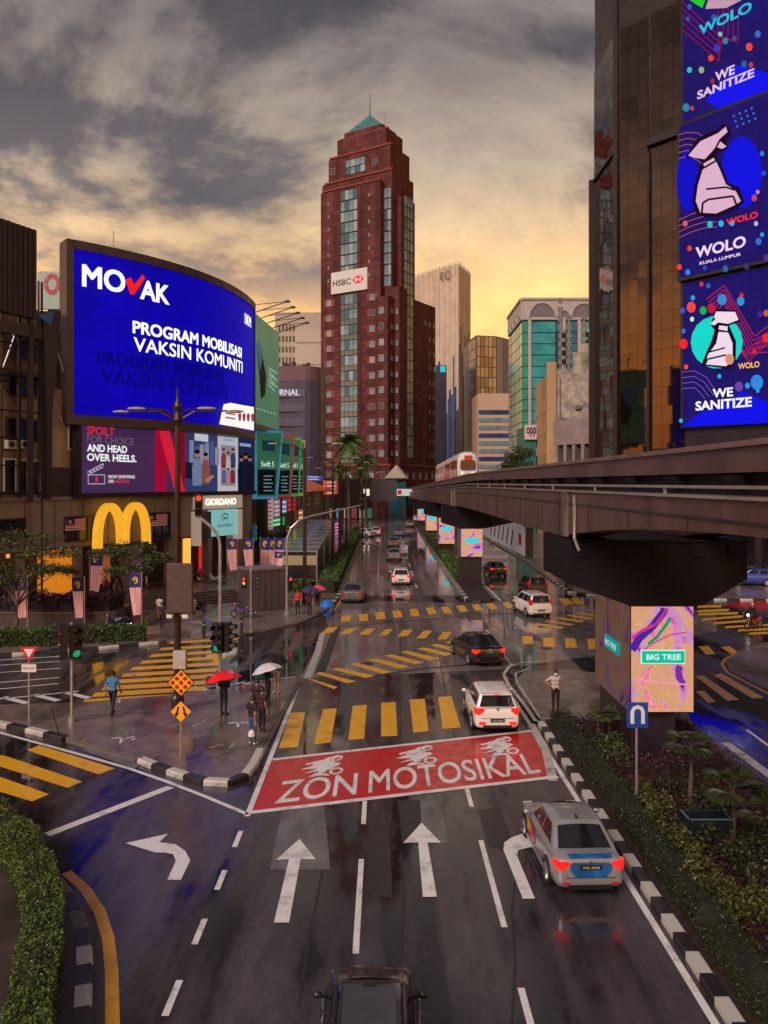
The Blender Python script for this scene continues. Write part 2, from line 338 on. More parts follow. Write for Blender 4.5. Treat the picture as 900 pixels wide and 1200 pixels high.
SOIL = mt('wet_soil', (.025, .014, .012), .7, var=.4, scale=6, bump=.6, bscale=20)
def leafm(name, col, var=.55, rough=.45): return mt(name, col, rough, var=var, scale=1.2, island=True, spec=.35)
LF_GREEN = leafm('hedge_leaf', (.075, .115, .022)); LF_DARK = leafm('dark_hedge_leaf', (.022, .028, .010)); LF_LIME = leafm('lime_leaf', (.060, .066, .013))
LF_PURP = leafm('purple_leaf', (.042, .014, .020)); LF_TREE = leafm('tree_leaf', (.050, .068, .018)); LF_PALM = leafm('palm_leaf', (.035, .055, .018)); LF_FAR = leafm('far_leaf', (.060, .105, .020))
BARK = mt('bark', (.085, .055, .038), .85, var=.35, scale=6, bump=.6, bscale=14, streak=True)
SKIN = mt('skin', (.32, .16, .10), .5, var=.08); HAIR = mt('black_hair', (.012, .009, .008), .45, var=.3, scale=40)
TYRE = mt('tyre_rubber', (.014, .013, .014), .75, var=.2); RIM = mt('alloy_rim', (.45, .45, .47), .25, .85); CHROME = mt('chrome', (.7, .7, .72), .12, 1.0, var=.05)
CARGL = mt('car_glass', (.010, .010, .013), .04, var=.2, spec=.9); TAIL = mt('tail_lamp', (.35, .01, .01), .15, var=.1, emit=(1, .01, .006), es=.12); TAILON = mt('brake_lamp_lit', (.4, .01, .01), .15, var=.1, emit=(1, .012, .006), es=1.0)
PLATE = mt('black_plate', (.01, .01, .01), .4); 
# ------------------------------------------------------------------ lettering cache
B1, B2, B3 = .012, .03, .0
prepare_text([('MO', B2), ('AK', B2), ('PROGRAM MOBILISASI', B2), ('VAKSIN KOMUNITI', B1), ('1KM', B2), ('SPOILT', B1), ('FOR CHOICE', B3), ('AND HEAD', B2), ('OVER HEELS.', B2),
  ('NOW SHOWING', B1), ('ON', B1), ('NETFLIX', B1), ('GIORDANO', B2), ('Giordano', B3), ('Swift 5', B1), ('JOURNAL', B2), ('HSBC', B1), ('EQ', B3), ('WOLO', B2), ('KUALA LUMPUR', B2), ('WE', B2), ('SANITIZE', B2),
  ('BIG TREE', B1), ('ZON', B1), ('MOTOSIKAL', B1), ('opp', B2), ('VVL 6636', B1), ('BERI LALUAN', B1)])
# ================================================================== GROUND, ROADS, MARKINGS
g = MB(); g.poly([(-3000, -300, -.02), (3000, -300, -.02), (3000, 6000, -.02), (-3000, 6000, -.02)]); struct('ground', g, mt('city_ground', (.06, .052, .05), .7, scale=.2))
g = MB(); g.poly([(-90, -20, 0), (90, -20, 0), (90, 250, 0), (-90, 250, 0)]); ROAD = struct('road', g, ASPH)
g = MB(); g.poly([(-3.75, 67, .004), (6.5, 67, .004), (6.5, 240, .004), (-3.75, 240, .004)]); struct('concrete_carriageway', g, CONC_ROAD)
g = MB(); g.poly([(9.0, 68, .004), (16.6, 68, .004), (16.6, 240, .004), (9.0, 240, .004)]); struct('opposite_carriageway', g, CONC_ROAD)
g = MB(); g.poly([G(*p, .003) for p in ((352, 794), (470, 790), (590, 784), (700, 768), (840, 740), (840, 716), (700, 711), (400, 703))]); struct('junction_slab', g, CONC_ROAD)
def flat(name, pts, mat, z=.008, parent=ROAD, pix=True):
    P = [G(*p, z) for p in pts] if pix else [(p[0], p[1], z) for p in pts]
    a = sum(P[k][0]*P[(k+1) % len(P)][1]-P[(k+1) % len(P)][0]*P[k][1] for k in range(len(P)))
    if a < 0: P = P[::-1]
    return MB().poly(P).build(name, mat, parent)
def strip(name, pts, wd, mat, z=.008, pix=True, parent=ROAD):
    P = [Vector(G(*p, z)) if pix else Vector((p[0], p[1], z)) for p in pts]; mb = MB(); Lr = []; Rr = []
    for k, p in enumerate(P):
        d = (P[min(k+1, len(P)-1)]-P[max(k-1, 0)]).normalized(); n = Vector((-d.y, d.x, 0))*wd/2; Lr.append(p+n); Rr.append(p-n)
    mb.loft([Lr[::-1], Rr[::-1]], caps=False, closed=False); return mb.build(name, mat, parent)
def sc(pts, s, ox, oy): return [(ox+x/s, oy+y/s) for x, y in pts]
# --- near lanes
for y0, y1 in ((974, 993), (1020, 1043), (1077, 1107), (1149, 1191)):
    d0 = F*H/(y1-HY); d1 = F*H/(y0-HY); strip('lane_dash', [(-3.82, d0), (-3.82, d1)], .13, WHT, pix=False)
for x, ys in ((-.56, ((939, 966), (1007, 1118))), (2.52, ((923, 946), (985, 1087), (1158, 1215)))):
    for y0, y1 in ys: strip('lane_dash', [(x, F*H/(y1-HY)), (x, F*H/(y0-HY))], .13, WHT, pix=False)
strip('edge_line', [(5.70, 9), (5.68, 24), (5.62, 31), (5.55, 36)], .15, WHT, pix=False)
strip('edge_line', [(-3.82, 22.6), (-3.86, 30), (-3.92, 37.5)], .16, WHT, pix=False)
strip('edge_line', [(-60, 848), (0, 858.5), (90, 883), (150, 900), (196, 916), (240, 933), (290, 954)], .15, WHT)
strip('stop_line', [(55, 978), (130, 949), (200, 922)], .30, WHT)
strip('edge_line', [(78, 1022), (100, 1042), (117, 1068), (127, 1100), (131, 1140), (132, 1215)], .24, ORG)
flat('lane_arrow', [(351, 983), (370, 1006.7), (352.4, 1006.7), (338.7, 1081), (321, 1081), (338.7, 1006.7), (323.5, 1007.5)], WHT, .014)
flat('lane_arrow', [(494, 964), (517, 987.5), (501, 987), (512, 1051), (495.6, 1051), (490, 987), (473, 987.5)], WHT, .014)
flat('turn_arrow', [(147, 988), (197, 977), (187, 987), (205, 989), (217, 997), (223, 1008), (212, 1031), (196, 1031), (206, 1009), (203, 1001), (193, 999), (182, 999)], WHT, .012)
flat('turn_arrow', [(612.7, 1053), (590, 996), (591, 987), (600, 981), (618, 975), (640, 990), (620, 993), (607, 996), (606, 1003), (627, 1053)], WHT, .012)
flat('turn_arrow', [(610, 972), (625, 948), (650, 985)], WHT, .0125)
flat('road_patch', [(331, 946), (380, 945), (387, 1019), (316, 1020)], PATCH, .007); flat('road_patch', [(493, 938), (518, 938), (525, 988), (496, 989)], PATCH, .007)
flat('road_patch', [(466, 938), (492, 938), (495, 989), (472, 989)], mt('dark_road_patch', (.02, .018, .022), .35, bump=.3), .0072)
# --- red motorcycle box with its lettering
RB = [Vector((-3.74, 22.95)), Vector((5.50, 25.75)), Vector((5.50, 30.3)), Vector((-3.74, 27.15))]
def rb(a, b, z=.016):
    p = RB[0].lerp(RB[1], a); q = RB[3].lerp(RB[2], a); r = p.lerp(q, b); return (r.x, r.y, z)
flat('motorcycle_box', [rb(0, 0)[:2], rb(1, 0)[:2], rb(1, 1)[:2], rb(0, 1)[:2]], RED, .010, pix=False)
strip('box_border', [rb(0, -.02)[:2], rb(1, -.02)[:2]], .22, WHT, .012, pix=False); strip('box_border', [rb(0, 1.02)[:2], rb(1, 1.02)[:2]], .20, WHT, .012, pix=False)
for st, a0, a1 in (('ZON', .06, .315), ('MOTOSIKAL', .355, .95)):
    mb = MB(); text_to(mb, st, B1, lambda a, b: rb(a0+(a1-a0)*a, .08+.42*b)); mb.build('road_lettering', WHT, ROAD)
def bike_mark(ac):
    mb = MB(); s = .145; q = lambda x, y: rb(ac+x*s, .73+y*.44)
    def ring(cx, cy, r0, r1, n=16):
        for k in range(n):
            a, b = 2*math.pi*k/n, 2*math.pi*(k+1)/n
            mb.poly([q(cx+r0*math.cos(a), cy+r0*math.sin(a)), q(cx+r1*math.cos(a), cy+r1*math.sin(a)), q(cx+r1*math.cos(b), cy+r1*math.sin(b)), q(cx+r0*math.cos(b), cy+r0*math.sin(b))])
    ring(.33, -.32, .10, .17); ring(.30, .34, .09, .15)
    for pl in ([(-.55, -.05), (-.2, .12), (.05, .42), (.35, .46), (.38, .36), (.12, .30), (.0, .05), (-.1, -.1)], [(-.45, .22), (-.1, .32), (-.05, .22), (-.42, .12)], [(-.45, -.28), (-.1, -.1), (.05, -.12), (.1, -.3), (-.05, -.36), (-.12, -.22)],
               [(.08, .02), (.35, .12), (.42, .0), (.3, -.1), (.1, -.12)], [(-.3, -.48), (-.15, -.3), (.15, -.42), (.2, -.52), (.0, -.46)]):
        mb.poly([q(*p) for p in pl])
    mb.poly([q(*p) for p in [(-.28, .18), (-.02, .34), (.22, .2), (.36, -.02), (.2, -.2), (-.05, -.26), (-.2, -.05)]])
    for k, v in enumerate(mb.v): mb.v[k] = (v[0], v[1], .0165+.0004*(k % 7))
    mb.build('motorcycle_symbol', WHT, ROAD)
for a in (.19, .525, .84): bike_mark(a)
# --- yellow bars
ys = []
for q in ([(105, 218), (155, 215), (175, 122), (135, 125)], [(198, 207), (242, 203), (258, 112), (222, 115)], [(288, 196), (330, 193), (337, 103), (300, 106)], [(375, 187), (418, 185), (413, 96), (375, 98)], [(460, 177), (500, 173), (490, 87), (450, 90)], [(538, 167), (585, 163), (560, 80), (525, 83)]): ys.append(sc(q, 2.25, 280, 780))
for q in ([(0, 340), (20, 340), (115, 370), (100, 378)], [(30, 318), (50, 313), (185, 348), (150, 356)], [(92, 303), (118, 297), (255, 328), (220, 336)], [(160, 284), (190, 278), (320, 313), (285, 320)], [(228, 267), (262, 262), (385, 293), (350, 301)], [(290, 252), (320, 247), (440, 277), (405, 284)], [(350, 238), (378, 233), (498, 263), (462, 270)], [(412, 226), (440, 220), (550, 245), (520, 253)], [(462, 212), (490, 207), (610, 236), (575, 243)], [(515, 200), (545, 196), (660, 222), (625, 230)],
          [(50, 170), (75, 147), (118, 143), (95, 165)], [(120, 172), (150, 150), (188, 147), (160, 170)], [(193, 173), (222, 150), (257, 148), (232, 173)], [(270, 175), (295, 152), (322, 152), (300, 175)], [(338, 180), (362, 155), (398, 153), (378, 178)], [(410, 187), (438, 158), (470, 157), (447, 186)], [(490, 190), (512, 162), (545, 161), (525, 190)], [(567, 195), (585, 168), (620, 168), (600, 198)],
          [(130, 103), (165, 100), (162, 122), (127, 124)], [(193, 96), (228, 94), (230, 120), (197, 122)], [(255, 90), (290, 87), (295, 113), (260, 116)], [(320, 84), (352, 82), (360, 107), (327, 110)], [(385, 77), (415, 75), (425, 102), (392, 104)], [(445, 72), (475, 69), (490, 94), (458, 97)], [(503, 69), (530, 67), (548, 91), (517, 94)], [(560, 64), (590, 61), (607, 85), (577, 88)], [(618, 60), (645, 57), (663, 80), (635, 83)], [(672, 56), (700, 53), (718, 76), (692, 79)], [(735, 51), (760, 48), (780, 71), (752, 74)], [(795, 47), (815, 45), (836, 66), (812, 69)]): ys.append(sc(q, 3.214, 360, 690))
for q in ([(605, 275), (655, 275), (690, 305), (635, 312)], [(665, 275), (710, 272), (745, 305), (705, 310)], [(415, 475), (465, 475), (470, 515), (418, 518)], [(522, 483), (580, 483), (587, 530), (528, 530)], [(638, 487), (690, 487), (705, 535), (645, 535)], [(755, 490), (798, 488), (808, 540), (765, 545)],
          [(430, 432), (452, 426), (570, 446), (545, 453)], [(470, 412), (495, 406), (640, 428), (612, 436)], [(530, 396), (556, 391), (690, 412), (665, 419)], [(590, 380), (615, 375), (745, 396), (720, 403)], [(640, 366), (665, 361), (790, 380), (770, 387)], [(690, 352), (715, 347), (800, 362), (790, 370)]): ys.append(sc(q, 4.5, 520, 640))
for q in ([(88, 138), (130, 122), (378, 198), (325, 218)], [(-60, 140), (28, 160), (272, 242), (222, 262), (0, 192), (-60, 170)], [(-60, 205), (0, 226), (162, 283), (105, 307), (0, 275), (-60, 255)], [(-60, 300), (0, 318), (33, 335), (-10, 352)]): ys.append(sc(q, 2.8125, 0, 830))
for i in range(10):
    t = i/9; xl, yl = 96+(197-96)*t, 822+(753-822)*t; xr, yr = 233+(277-233)*t, 814+(748.5-814)*t; h = 2.7*(1-.45*t)
    ys.append([(xl, yl+h), (xl+4, yl-h), (xr+4, yr-h), (xr, yr+h)])
for a, b, c, d in ((245, 740, 430, 735), (245, 775, 490, 765), (250, 800, 560, 790), (280, 840, 600, 815), (370, 870, 690, 845), (460, 900, 820, 880), (560, 925, 880, 910), (650, 950, 900, 940)):
    ys.append(sc([(a, b+9), (a+10, b-9), (c+10, d-9), (c, d+9)], 6.667, 780, 600))
ys.append(sc([(255, 1050), (335, 1045), (390, 1110), (320, 1115)], 6.667, 780, 600)); ys.append(sc([(430, 1055), (500, 1050), (580, 1105), (520, 1115)], 6.667, 780, 600))
for q in ([(540, 530), (575, 525), (745, 640), (690, 645)], [(625, 525), (660, 515), (860, 630), (810, 635)], [(540, 600), (580, 598), (635, 650), (600, 655)]): ys.append(sc(q, 4, 680, 660))
for k, q in enumerate(ys): flat('zebra_stripe', q, YEL, .008+.0003*(k % 5))
# --- other lines
for a, b in (((0, 773), (71, 769)), ((0, 779), (70, 775)), ((0, 788), (71, 783)), ((0, 800), (69, 794)), ((0, 808), (68, 801)), ((0, 820), (92, 810))): strip('lane_line', [(a[0]-40, a[1]+3), b], .13, WHT)
for k in range(3): strip('chevron', [(4+36*k, 817-3*k), (32+36*k, 824-3*k)], .32, WHT)
strip('lane_line', [(212, 808), (280, 801), (346, 793)], .12, WHT)
for k in range(4): strip('chevron', [(226+28*k, 805-2.8*k), (252+28*k, 811-2.8*k)], .32, WHT)
strip('edge_line', [(385, 718), (394, 706), (400, 695), (423, 640)], .13, ORG); strip('edge_line', [(391, 716), (399, 704), (405, 692), (426, 640)], .13, ORG)
strip('lane_line', [(-.6, 75), (-.62, 130)], .12, WORN, .010, False); 
for k in range(9): strip('lane_dash', [(2.9, 72+9*k), (2.9, 76+9*k)], .13, WHT, .010, False)
for k in range(9): strip('lane_dash', [(12.9, 72+9*k), (12.9, 76+9*k)], .13, WHT, .010, False)
strip('edge_line', [(9.2, 64), (9.2, 150)], .14, WHT, .012, False)
for k in range(14): strip('slab_joint', [(-3.7, 72+5.2*k), (6.4, 72+5.2*k)], .05, KB, .006, False)
strip('worn_line', [(628, 845), (612, 822), (596, 803), (590, 790), (597, 781), (615, 776), (640, 775)], .16, WORN, .07); strip('worn_line', [(640, 852), (618, 818), (606, 800), (604, 789), (620, 783)], .10, WORN, .07)
strip('worn_line', [(570, 738), (592, 770), (600, 780)], .2, WORN, .012)
strip('worn_line', [(648, 915), (640, 880), (622, 848)], .3, WORN, .011)
strip('lane_line', [(845, 885), (875, 905), (905, 930)], .12, WHT); strip('lane_line', [(850, 870), (880, 892), (910, 914)], .36, WORN, .009); strip('lane_line', [(875, 855), (905, 877)], .12, WHT)
strip('edge_line', [(905, 752), (870, 762), (850, 772), (846, 778), (852, 788), (905, 815)], .16, ORG, .012)
strip('gutter_streak', [(378, 742), (372, 765), (360, 795)], .35, WORN, .007); strip('dark_seam', [(395, 735), (386, 760), (374, 790)], .5, KB, .0065)
strip('dark_seam', [(380, 800), (430, 793), (500, 783), (560, 778), (600, 778)], .28, KB, .0065); strip('dark_seam', [(395, 734), (470, 729), (540, 722), (640, 716)], .22, KB, .0066)
for x, y, n in ((130, 890, 0), (285, 852, 0)): pass
def manhole(px, py, r=.36):
    c = G(px, py, .006); mb = MB(); mb.lathe([(r, 0), (r, .004), (r*.86, .004), (r*.86, .001), (.01, .002)], 20, 0, c); mb.build('manhole_cover', mt('iron_cover', (.03, .025, .027), .3, .6, var=.4, scale=9), ROAD)
for a in ((455, 728), (430, 778), (640, 760), (150, 792)): manhole(*a)
def tar(pts, w_=.05): strip('tar_seam', pts, w_, KB, .0062)
for a in ([(470, 1200), (468, 1120), (474, 1060), (470, 1000)], [(600, 1200), (604, 1130), (600, 1070), (606, 1000)], [(350, 1180), (362, 1100), (380, 1010)], [(380, 880), (395, 830), (405, 790)], [(470, 880), (468, 800), (470, 740)], [(540, 900), (520, 800), (510, 740)]): tar(a)
for q in ([(433, 950), (452, 948), (458, 1000), (460, 1052), (436, 1050), (430, 1000)], [(560, 950), (585, 945), (600, 985), (598, 1000), (572, 990)]): flat('tar_patch', q, mt('tar_patch', (.022, .017, .022), .22, bump=.3, var=.4), .0058)
# red bus-lane box on the far right road
flat('red_lane_box', [(846, 709), (905, 700), (930, 712), (890, 716)], RED, .009)
# ------------------------------------------------------------------ pavements and kerbs
def kerb_mesh(mat, name):
    mb = MB(); mb.loft([[(x, -.15, 0), (x, .15, 0), (x, .15, .17), (x, -.10, .17), (x, -.15, .12)] for x in (-.496, .496)]); return fix_normals_mesh(mb.mesh(name, mat))
def fix_normals_mesh(me):
    bm = bmesh.new(); bm.from_mesh(me); bmesh.ops.recalc_face_normals(bm, faces=bm.faces); bm.to_mesh(me); bm.free(); return me
KMW = kerb_mesh(KW, 'kerb_stone'); KMB = kerb_mesh(KB, 'kerb_stone'); KMC = kerb_mesh(KCON, 'kerb_stone')
def kerb(parent, P, ln, pat='wb', hs=1.0, ws=1.0):
    P = [Vector((p[0], p[1])) for p in P]; acc = [0]
    for a, b in zip(P, P[1:]): acc.append(acc[-1]+(b-a).length)
    n = max(1, round(acc[-1]/ln)); st = acc[-1]/n
    def at(t):
        for k in range(len(P)-1):
            if t <= acc[k+1]+1e-6: return P[k].lerp(P[k+1], (t-acc[k])/(acc[k+1]-acc[k]))
        return P[-1]
    for k in range(n):
        a, b = at(k*st), at((k+1)*st); d = b-a; c = pat[k % len(pat)]
        inst('kerb_stone', {'w': KMW, 'b': KMB, 'c': KMC}[c], parent, ((a.x+b.x)/2, (a.y+b.y)/2, random.uniform(-.006, .006)), math.atan2(d.y, d.x)+random.uniform(-.012, .012), (d.length, ws, hs))
def slab(name, pts, z, mat): return struct(name, MB().prism(pts, -.05, z, 0), mat)
g2 = lambda pts: [G(*p)[:2] for p in pts]
# corner island where people wait
isl = g2([(-90, 836), (0, 850), (62, 864), (120, 879), (165, 893), (205, 909), (240, 918), (265, 921), (282, 917), (296, 903), (318, 858), (348, 803), (346, 797), (200, 818), (90, 827), (-90, 838-6)])
ISL = slab('corner_island', isl, .13, PAVE)
kerb(ISL, g2([(-10, 849), (30, 857), (76, 868)]), 1.15, 'wb'); kerb(ISL, g2([(82, 869), (120, 880), (162, 892)]), 1.3, 'c', .55)
kerb(ISL, g2([(165, 893.5), (205, 909), (240, 919), (262, 921.5), (278, 919), (290, 910), (298, 899), (306, 882)]), .78, 'wbwbwbww')
kerb(ISL, g2([(308, 879), (328, 838), (349, 801)]), 1.6, 'c', .6)
for a in ([(105, 882), (165, 905)],): flat('concrete_apron', [(96, 879), (104, 876), (166, 895), (158, 901)], PATCH, .02)
def runner(px, py, s=1.0):
    mb = MB(); c = Vector(G(px, py, .136)); 
    for pl in ([(-.5, .1), (-.1, .2), (.3, .05), (.25, -.05), (-.1, .08), (-.5, .0)], [(-.1, .15), (.1, .1), (.2, -.35), (.1, -.4)], [(.1, .1), (.5, .3), (.55, .22), (.2, .0)], [(.45, -.02), (.6, .06), (.7, 0), (.6, -.1)]): mb.poly([(c.x+x*s, c.y+y*s*1.6, c.z) for x, y in pl])
    mb.build('pavement_symbol', WHT, ISL)
runner(142, 866, .75); runner(278, 848, .7)
for p in ([(225, 852), (243, 843)], [(245, 876), (262, 872)], [(268, 878), (275, 870)]): strip('chalk_line', p, .07, WORN, .136, True, ISL)
for p in ([(150, 872), (262, 815)], [(0, 842), (120, 838), (330, 826)], [(196, 905), (318, 866)], [(60, 828), (70, 863)]): strip('paving_joint', p, .035, KB, .134, True, ISL)
# island bottom left
pl = g2([(97, 1260), (98, 1190), (100, 1130), (92, 1082), (76, 1050), (48, 1012), (0, 966), (-80, 938), (-400, 980), (-400, 1260)])
PLZ = slab('forecourt', pl, .14, mt('brown_paving', (.055, .036, .032), .45, var=.35, scale=1.2, bump=.2, dirt=.5))
kerb(PLZ, g2([(96, 1250), (97, 1190), (100, 1130), (97, 1098)]), .62, 'wb'); kerb(PLZ, g2([(96, 1096), (88, 1072), (76, 1050), (48, 1012), (5, 970)]), .8, 'cb', .9)
strip('gutter', [(112, 1250), (114, 1150), (108, 1095), (96, 1062)], .34, mt('gutter_silt', (.05, .036, .032), .35, var=.5, scale=5, bump=.6), .006, True)
# planted median, right
MED = slab('planted_median', [(6.1, 4), (11.4, 4), (11.3, 22), (11.7, 31.2), (6.4, 31.7), (6.1, 31.0)], .12, SOIL)
kerb(MED, [(6.02, 4.0), (6.04, 31.1)], .69, 'wb'); kerb(MED, [(11.35, 4), (11.3, 22), (11.7, 31.2)], 1.2, 'c'); kerb(MED, [(6.1, 31.7), (11.7, 31.3)], 1.2, 'c')
NOSE = slab('median_nose', [(6.15, 31.9), (6.0, 35.0), (6.1, 37.8), (6.9, 39.8), (9, 40.2), (12.2, 38.5), (13.2, 36.6), (12.0, 31.8)], .06, PAVE)
# far median with the advertising pillars
FM = slab('pillar_median', [(6.65, 64.5), (7.6, 63.6), (8.6, 64.5), (8.9, 90), (8.9, 225), (6.7, 225), (6.65, 90)], .14, SOIL)
kerb(FM, [(6.6, 64.6), (6.6, 120)], .9, 'wb'); kerb(FM, [(6.6, 64.4), (7.0, 63.7), (7.6, 63.5), (8.2, 63.7), (8.7, 64.4)], .7, 'b'); kerb(FM, [(8.85, 65), (8.9, 110)], 1.4, 'c'); kerb(FM, [(6.6, 120), (6.6, 200)], 4, 'c')
# right pavement
RP = slab('right_pavement', [(15.6, 68.5), (17.2, 66.2), (20, 64.6), (24, 64.2), (60, 62), (90, 62), (90, 250), (16.8, 250), (16.8, 96)], .13, PAVE)
kerb(RP, [(16.8, 120), (16.75, 96), (15.6, 68.6)], .95, 'wb'); kerb(RP, [(15.6, 68.5), (17.2, 66.2), (20, 64.6), (24, 64.1), (32, 63.6)], 1.0, 'wb')
RI = slab('right_island', g2([(900, 755), (866, 765), (850, 776), (856, 788), (905, 812), (1000, 830), (1000, 745)]), .10, PAVE)
# left far pavement
lp = g2([(-140, 781), (0, 770), (170, 757), (195, 752), (245, 749), (300, 742), (350, 731), (376, 719), (388, 711), (397, 700)])+[(-3.8, 72), (-3.8, 240), (-85, 240), (-85, 62)]
LP = slab('left_pavement', lp, .13, PAVE)
kerb(LP, g2([(-40, 774), (0, 770), (100, 763), (185, 755)]), 1.15, 'wb'); kerb(LP, g2([(195, 752), (245, 749), (300, 742), (350, 731), (376, 719), (386, 712)]), 1.5, 'c', .7)
kerb(LP, g2([(387, 712), (397, 700)])+[(-3.82, 72), (-3.82, 130)], .95, 'wb'); kerb(LP, [(-3.82, 130), (-3.82, 230)], 5, 'c')
flat('star_mosaic', [(231+17*math.cos(a), 729+4.2*math.sin(a)) for a in np.linspace(0, 2*math.pi, 20)[:-1]], paint('blue_mosaic', '#2e5a9a', .4), .134, LP)
flat('star_mosaic', [(231+(13 if k % 2 == 0 else 5)*math.sin(k*math.pi/5), 729-(3.6 if k % 2 == 0 else 1.4)*math.cos(k*math.pi/5)) for k in range(10)], paint('ochre_mosaic', '#c08a40', .4), .137, LP)
for k in range(5):
    t = k/4; strip('paving_joint', [(195+20*t, 750-40*t), (380+8*t, 714-30*t)], .05, KB, .1345, True, LP)
# ================================================================== LEFT SIDE: SHOPPING BLOCK WITH SCREENS
A0 = Vector((-24.8, 62.5)); dF = Vector((.436, .9)); B0 = A0+dF*25
FW = Wall([A0-dF*16, B0]); FANG = FW.ang(1)
def wbase(W, t): q = W.xy(t); return (q.x, q.y, 0)
def win_mesh(wd, ht, fr=.08, frame=None, glass=None, nx=1, ny=1, depth=.12, name='window'):
    mb = MB()      # local: x along the wall, -y outward, z up, centred
    x0, x1, z0, z1 = -wd/2, wd/2, -ht/2, ht/2
    mb.box(x0, x1, -.02, 0.0, z0, z1, 1)
    for a, b, c, d in ((x0, x1, z0-fr, z0), (x0, x1, z1, z1+fr), (x0-fr, x0, z0-fr, z1+fr), (x1, x1+fr, z0-fr, z1+fr)): mb.box(a, b, -depth, .0, c, d, 0)
    for k in range(1, nx): x = x0+wd*k/nx; mb.box(x-fr*.3, x+fr*.3, -depth*.7, -.02, z0, z1, 0)
    for k in range(1, ny): z = z0+ht*k/ny; mb.box(x0, x1, -depth*.7, -.02, z-fr*.3, z+fr*.3, 0)
    return mb.mesh(name, [frame or DKMET, glass or GLDARK])
def wwin(W, me, px, py, parent, off=.0, name='window'):
    t, z = W.tz(px, py, off); return inst(name, me, parent, W.pt(t, z, off), W.ang(t))
# --- the block itself
MALL = thing('shopping_block', 'low concrete shopping block with yellow arches, open shopfronts and wall boards', 'building', wbase(FW, 16))
tA, tB = 0.0, FW.len
mb = MB(); FW.slab(mb, tA, tB, 4.3, 8.0, -3, 0); mb.build('fascia', CONCR, MALL)
mb = MB(); FW.slab(mb, tA, tB, 8.0, 8.25, -3, .25); mb.build('ledge', CONCR, MALL)
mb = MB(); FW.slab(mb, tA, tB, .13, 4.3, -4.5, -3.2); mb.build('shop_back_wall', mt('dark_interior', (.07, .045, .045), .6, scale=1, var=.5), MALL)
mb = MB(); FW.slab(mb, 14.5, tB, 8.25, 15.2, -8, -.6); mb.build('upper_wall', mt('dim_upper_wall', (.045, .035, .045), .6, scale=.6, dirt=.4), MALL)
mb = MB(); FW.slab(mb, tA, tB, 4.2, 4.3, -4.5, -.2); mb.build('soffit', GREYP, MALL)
for t in np.arange(1, tB, 5.5): mb = MB(); FW.slab(mb, t, t+.7, .13, 4.2, -.9, -.2); mb.build('column', CONCR, MALL)
for t in np.arange(1.5, tB-1, 2.75): mb = MB(); FW.slab(mb, t, t+.05, 4.35, 7.95, 0, .012); mb.build('fascia_joint', DKMET, MALL)
for px0, px1, y0, y1 in ((-25, 28, 611, 632), (76, 114, 607, 634), (172, 198, 602, 632)):
    t0, z1 = FW.tz(px0, y0); _, z0 = FW.tz(px0, y1); t1 = FW.t(px1)
    me = win_mesh(t1-t0, z1-z0, .1, DKMET, GLDARK, 3, 1); inst('window', me, MALL, FW.pt((t0+t1)/2, (z0+z1)/2, .02), FANG)
mb = MB(); t0 = FW.t(52); t1 = FW.t(101); FW.slab(mb, t0, t1, .2, 4.1, -.75, -.6); mb.build('orange_hoarding', mt('orange_panel', (.75, .26, .015), .5, emit=(1, .32, .02), es=.35), MALL)
for px0, px1, c in ((108, 128, '#5a2018'), (140, 160, '#6a3a20'), (176, 196, '#402838'), (244, 252, '#ff9a3c'), (262, 272, '#a02020')):
    mb = MB(); FW.slab(mb, FW.t(px0), FW.t(px1), .6, 3.8, -3.1, -3.0); mb.build('lit_shop_interior', mt('shop_'+c, c, .5, emit=c, es=1.1), MALL)
mb = MB(); FW.slab(mb, FW.t(40), FW.t(90), 3.6, 4.1, -3.0, -2.95); mb.build('lit_shop_interior', em('#ffb070', .8), MALL)
# yellow arches
def arches():
    P0, z0 = FW.tz(114, 643, .9); t1 = FW.t(175, .9); zt = FW.tz(114, 590, .9)[1]; mb = MB(); wd = (t1-P0)
    for a in (0, 1):
        o, i = [], []
        for k in range(25):
            u = math.pi*k/24
            c = P0+wd*(.25+.5*a); ro = wd*.25+.12; x = -math.cos(u); y = math.sin(u)**.72
            o.append((c+ro*x, z0+(zt-z0)*y)); i.append((c+(ro-.62)*x, z0+((zt-z0)-.55)*y))
        ring = []
        for (ot, oz), (it, iz) in zip(o, i): ring.append([FW.pt(ot, oz, 1.0), FW.pt(it, iz, 1.0), FW.pt(it, iz, .45), FW.pt(ot, oz, .45)])
        mb.loft(ring)
    return mb
fix_normals(arches().build('arch_sign', mt('arch_yellow', (.78, .36, .02), .4, var=.12, emit=(1, .5, .03), es=.5), MALL))
t0 = FW.t(120, .4); mb = MB(); FW.slab(mb, t0, t0+4.6, FW.tz(114, 641, .9)[1]-.15, FW.tz(114, 641, .9)[1]+.05, 0, 1.1); mb.build('arch_shelf', DKMET, MALL)
# old upper building behind the scaffold
OLD = thing('old_shophouse', 'stained cream old building behind black scaffold with two air conditioners', 'building', wbase(FW, 8))
tO = FW.t(93); mb = MB(); FW.slab(mb, -4, tO+1.0, 8.25, 16.5, -8, -.05); mb.build('wall', mt('old_cream_wall', (.48, .37, .29), .8, var=.3, scale=.7, bump=.3, dirt=.9, streak=True), OLD)
mb = MB(); FW.slab(mb, -4, tO-.5, 16.5, 22.5, -8, -1.2); mb.build('upper_wall', mt('old_brown_wall', (.22, .15, .11), .8, var=.4, scale=.8, dirt=.8), OLD)
mb = MB(); FW.slab(mb, FW.t(56), tO+.6, 8.25, 10.5, -.5, .25); mb.build('plum_wall', mt('plum_paint', (.06, .035, .07), .6, dirt=.4), OLD)
me = win_mesh(1.9, 2.3, .12, WHITE, GLDARK, 2, 1)
for px, py in ((18, 558), (34, 559)): wwin(FW, me, px, py, OLD, .05)
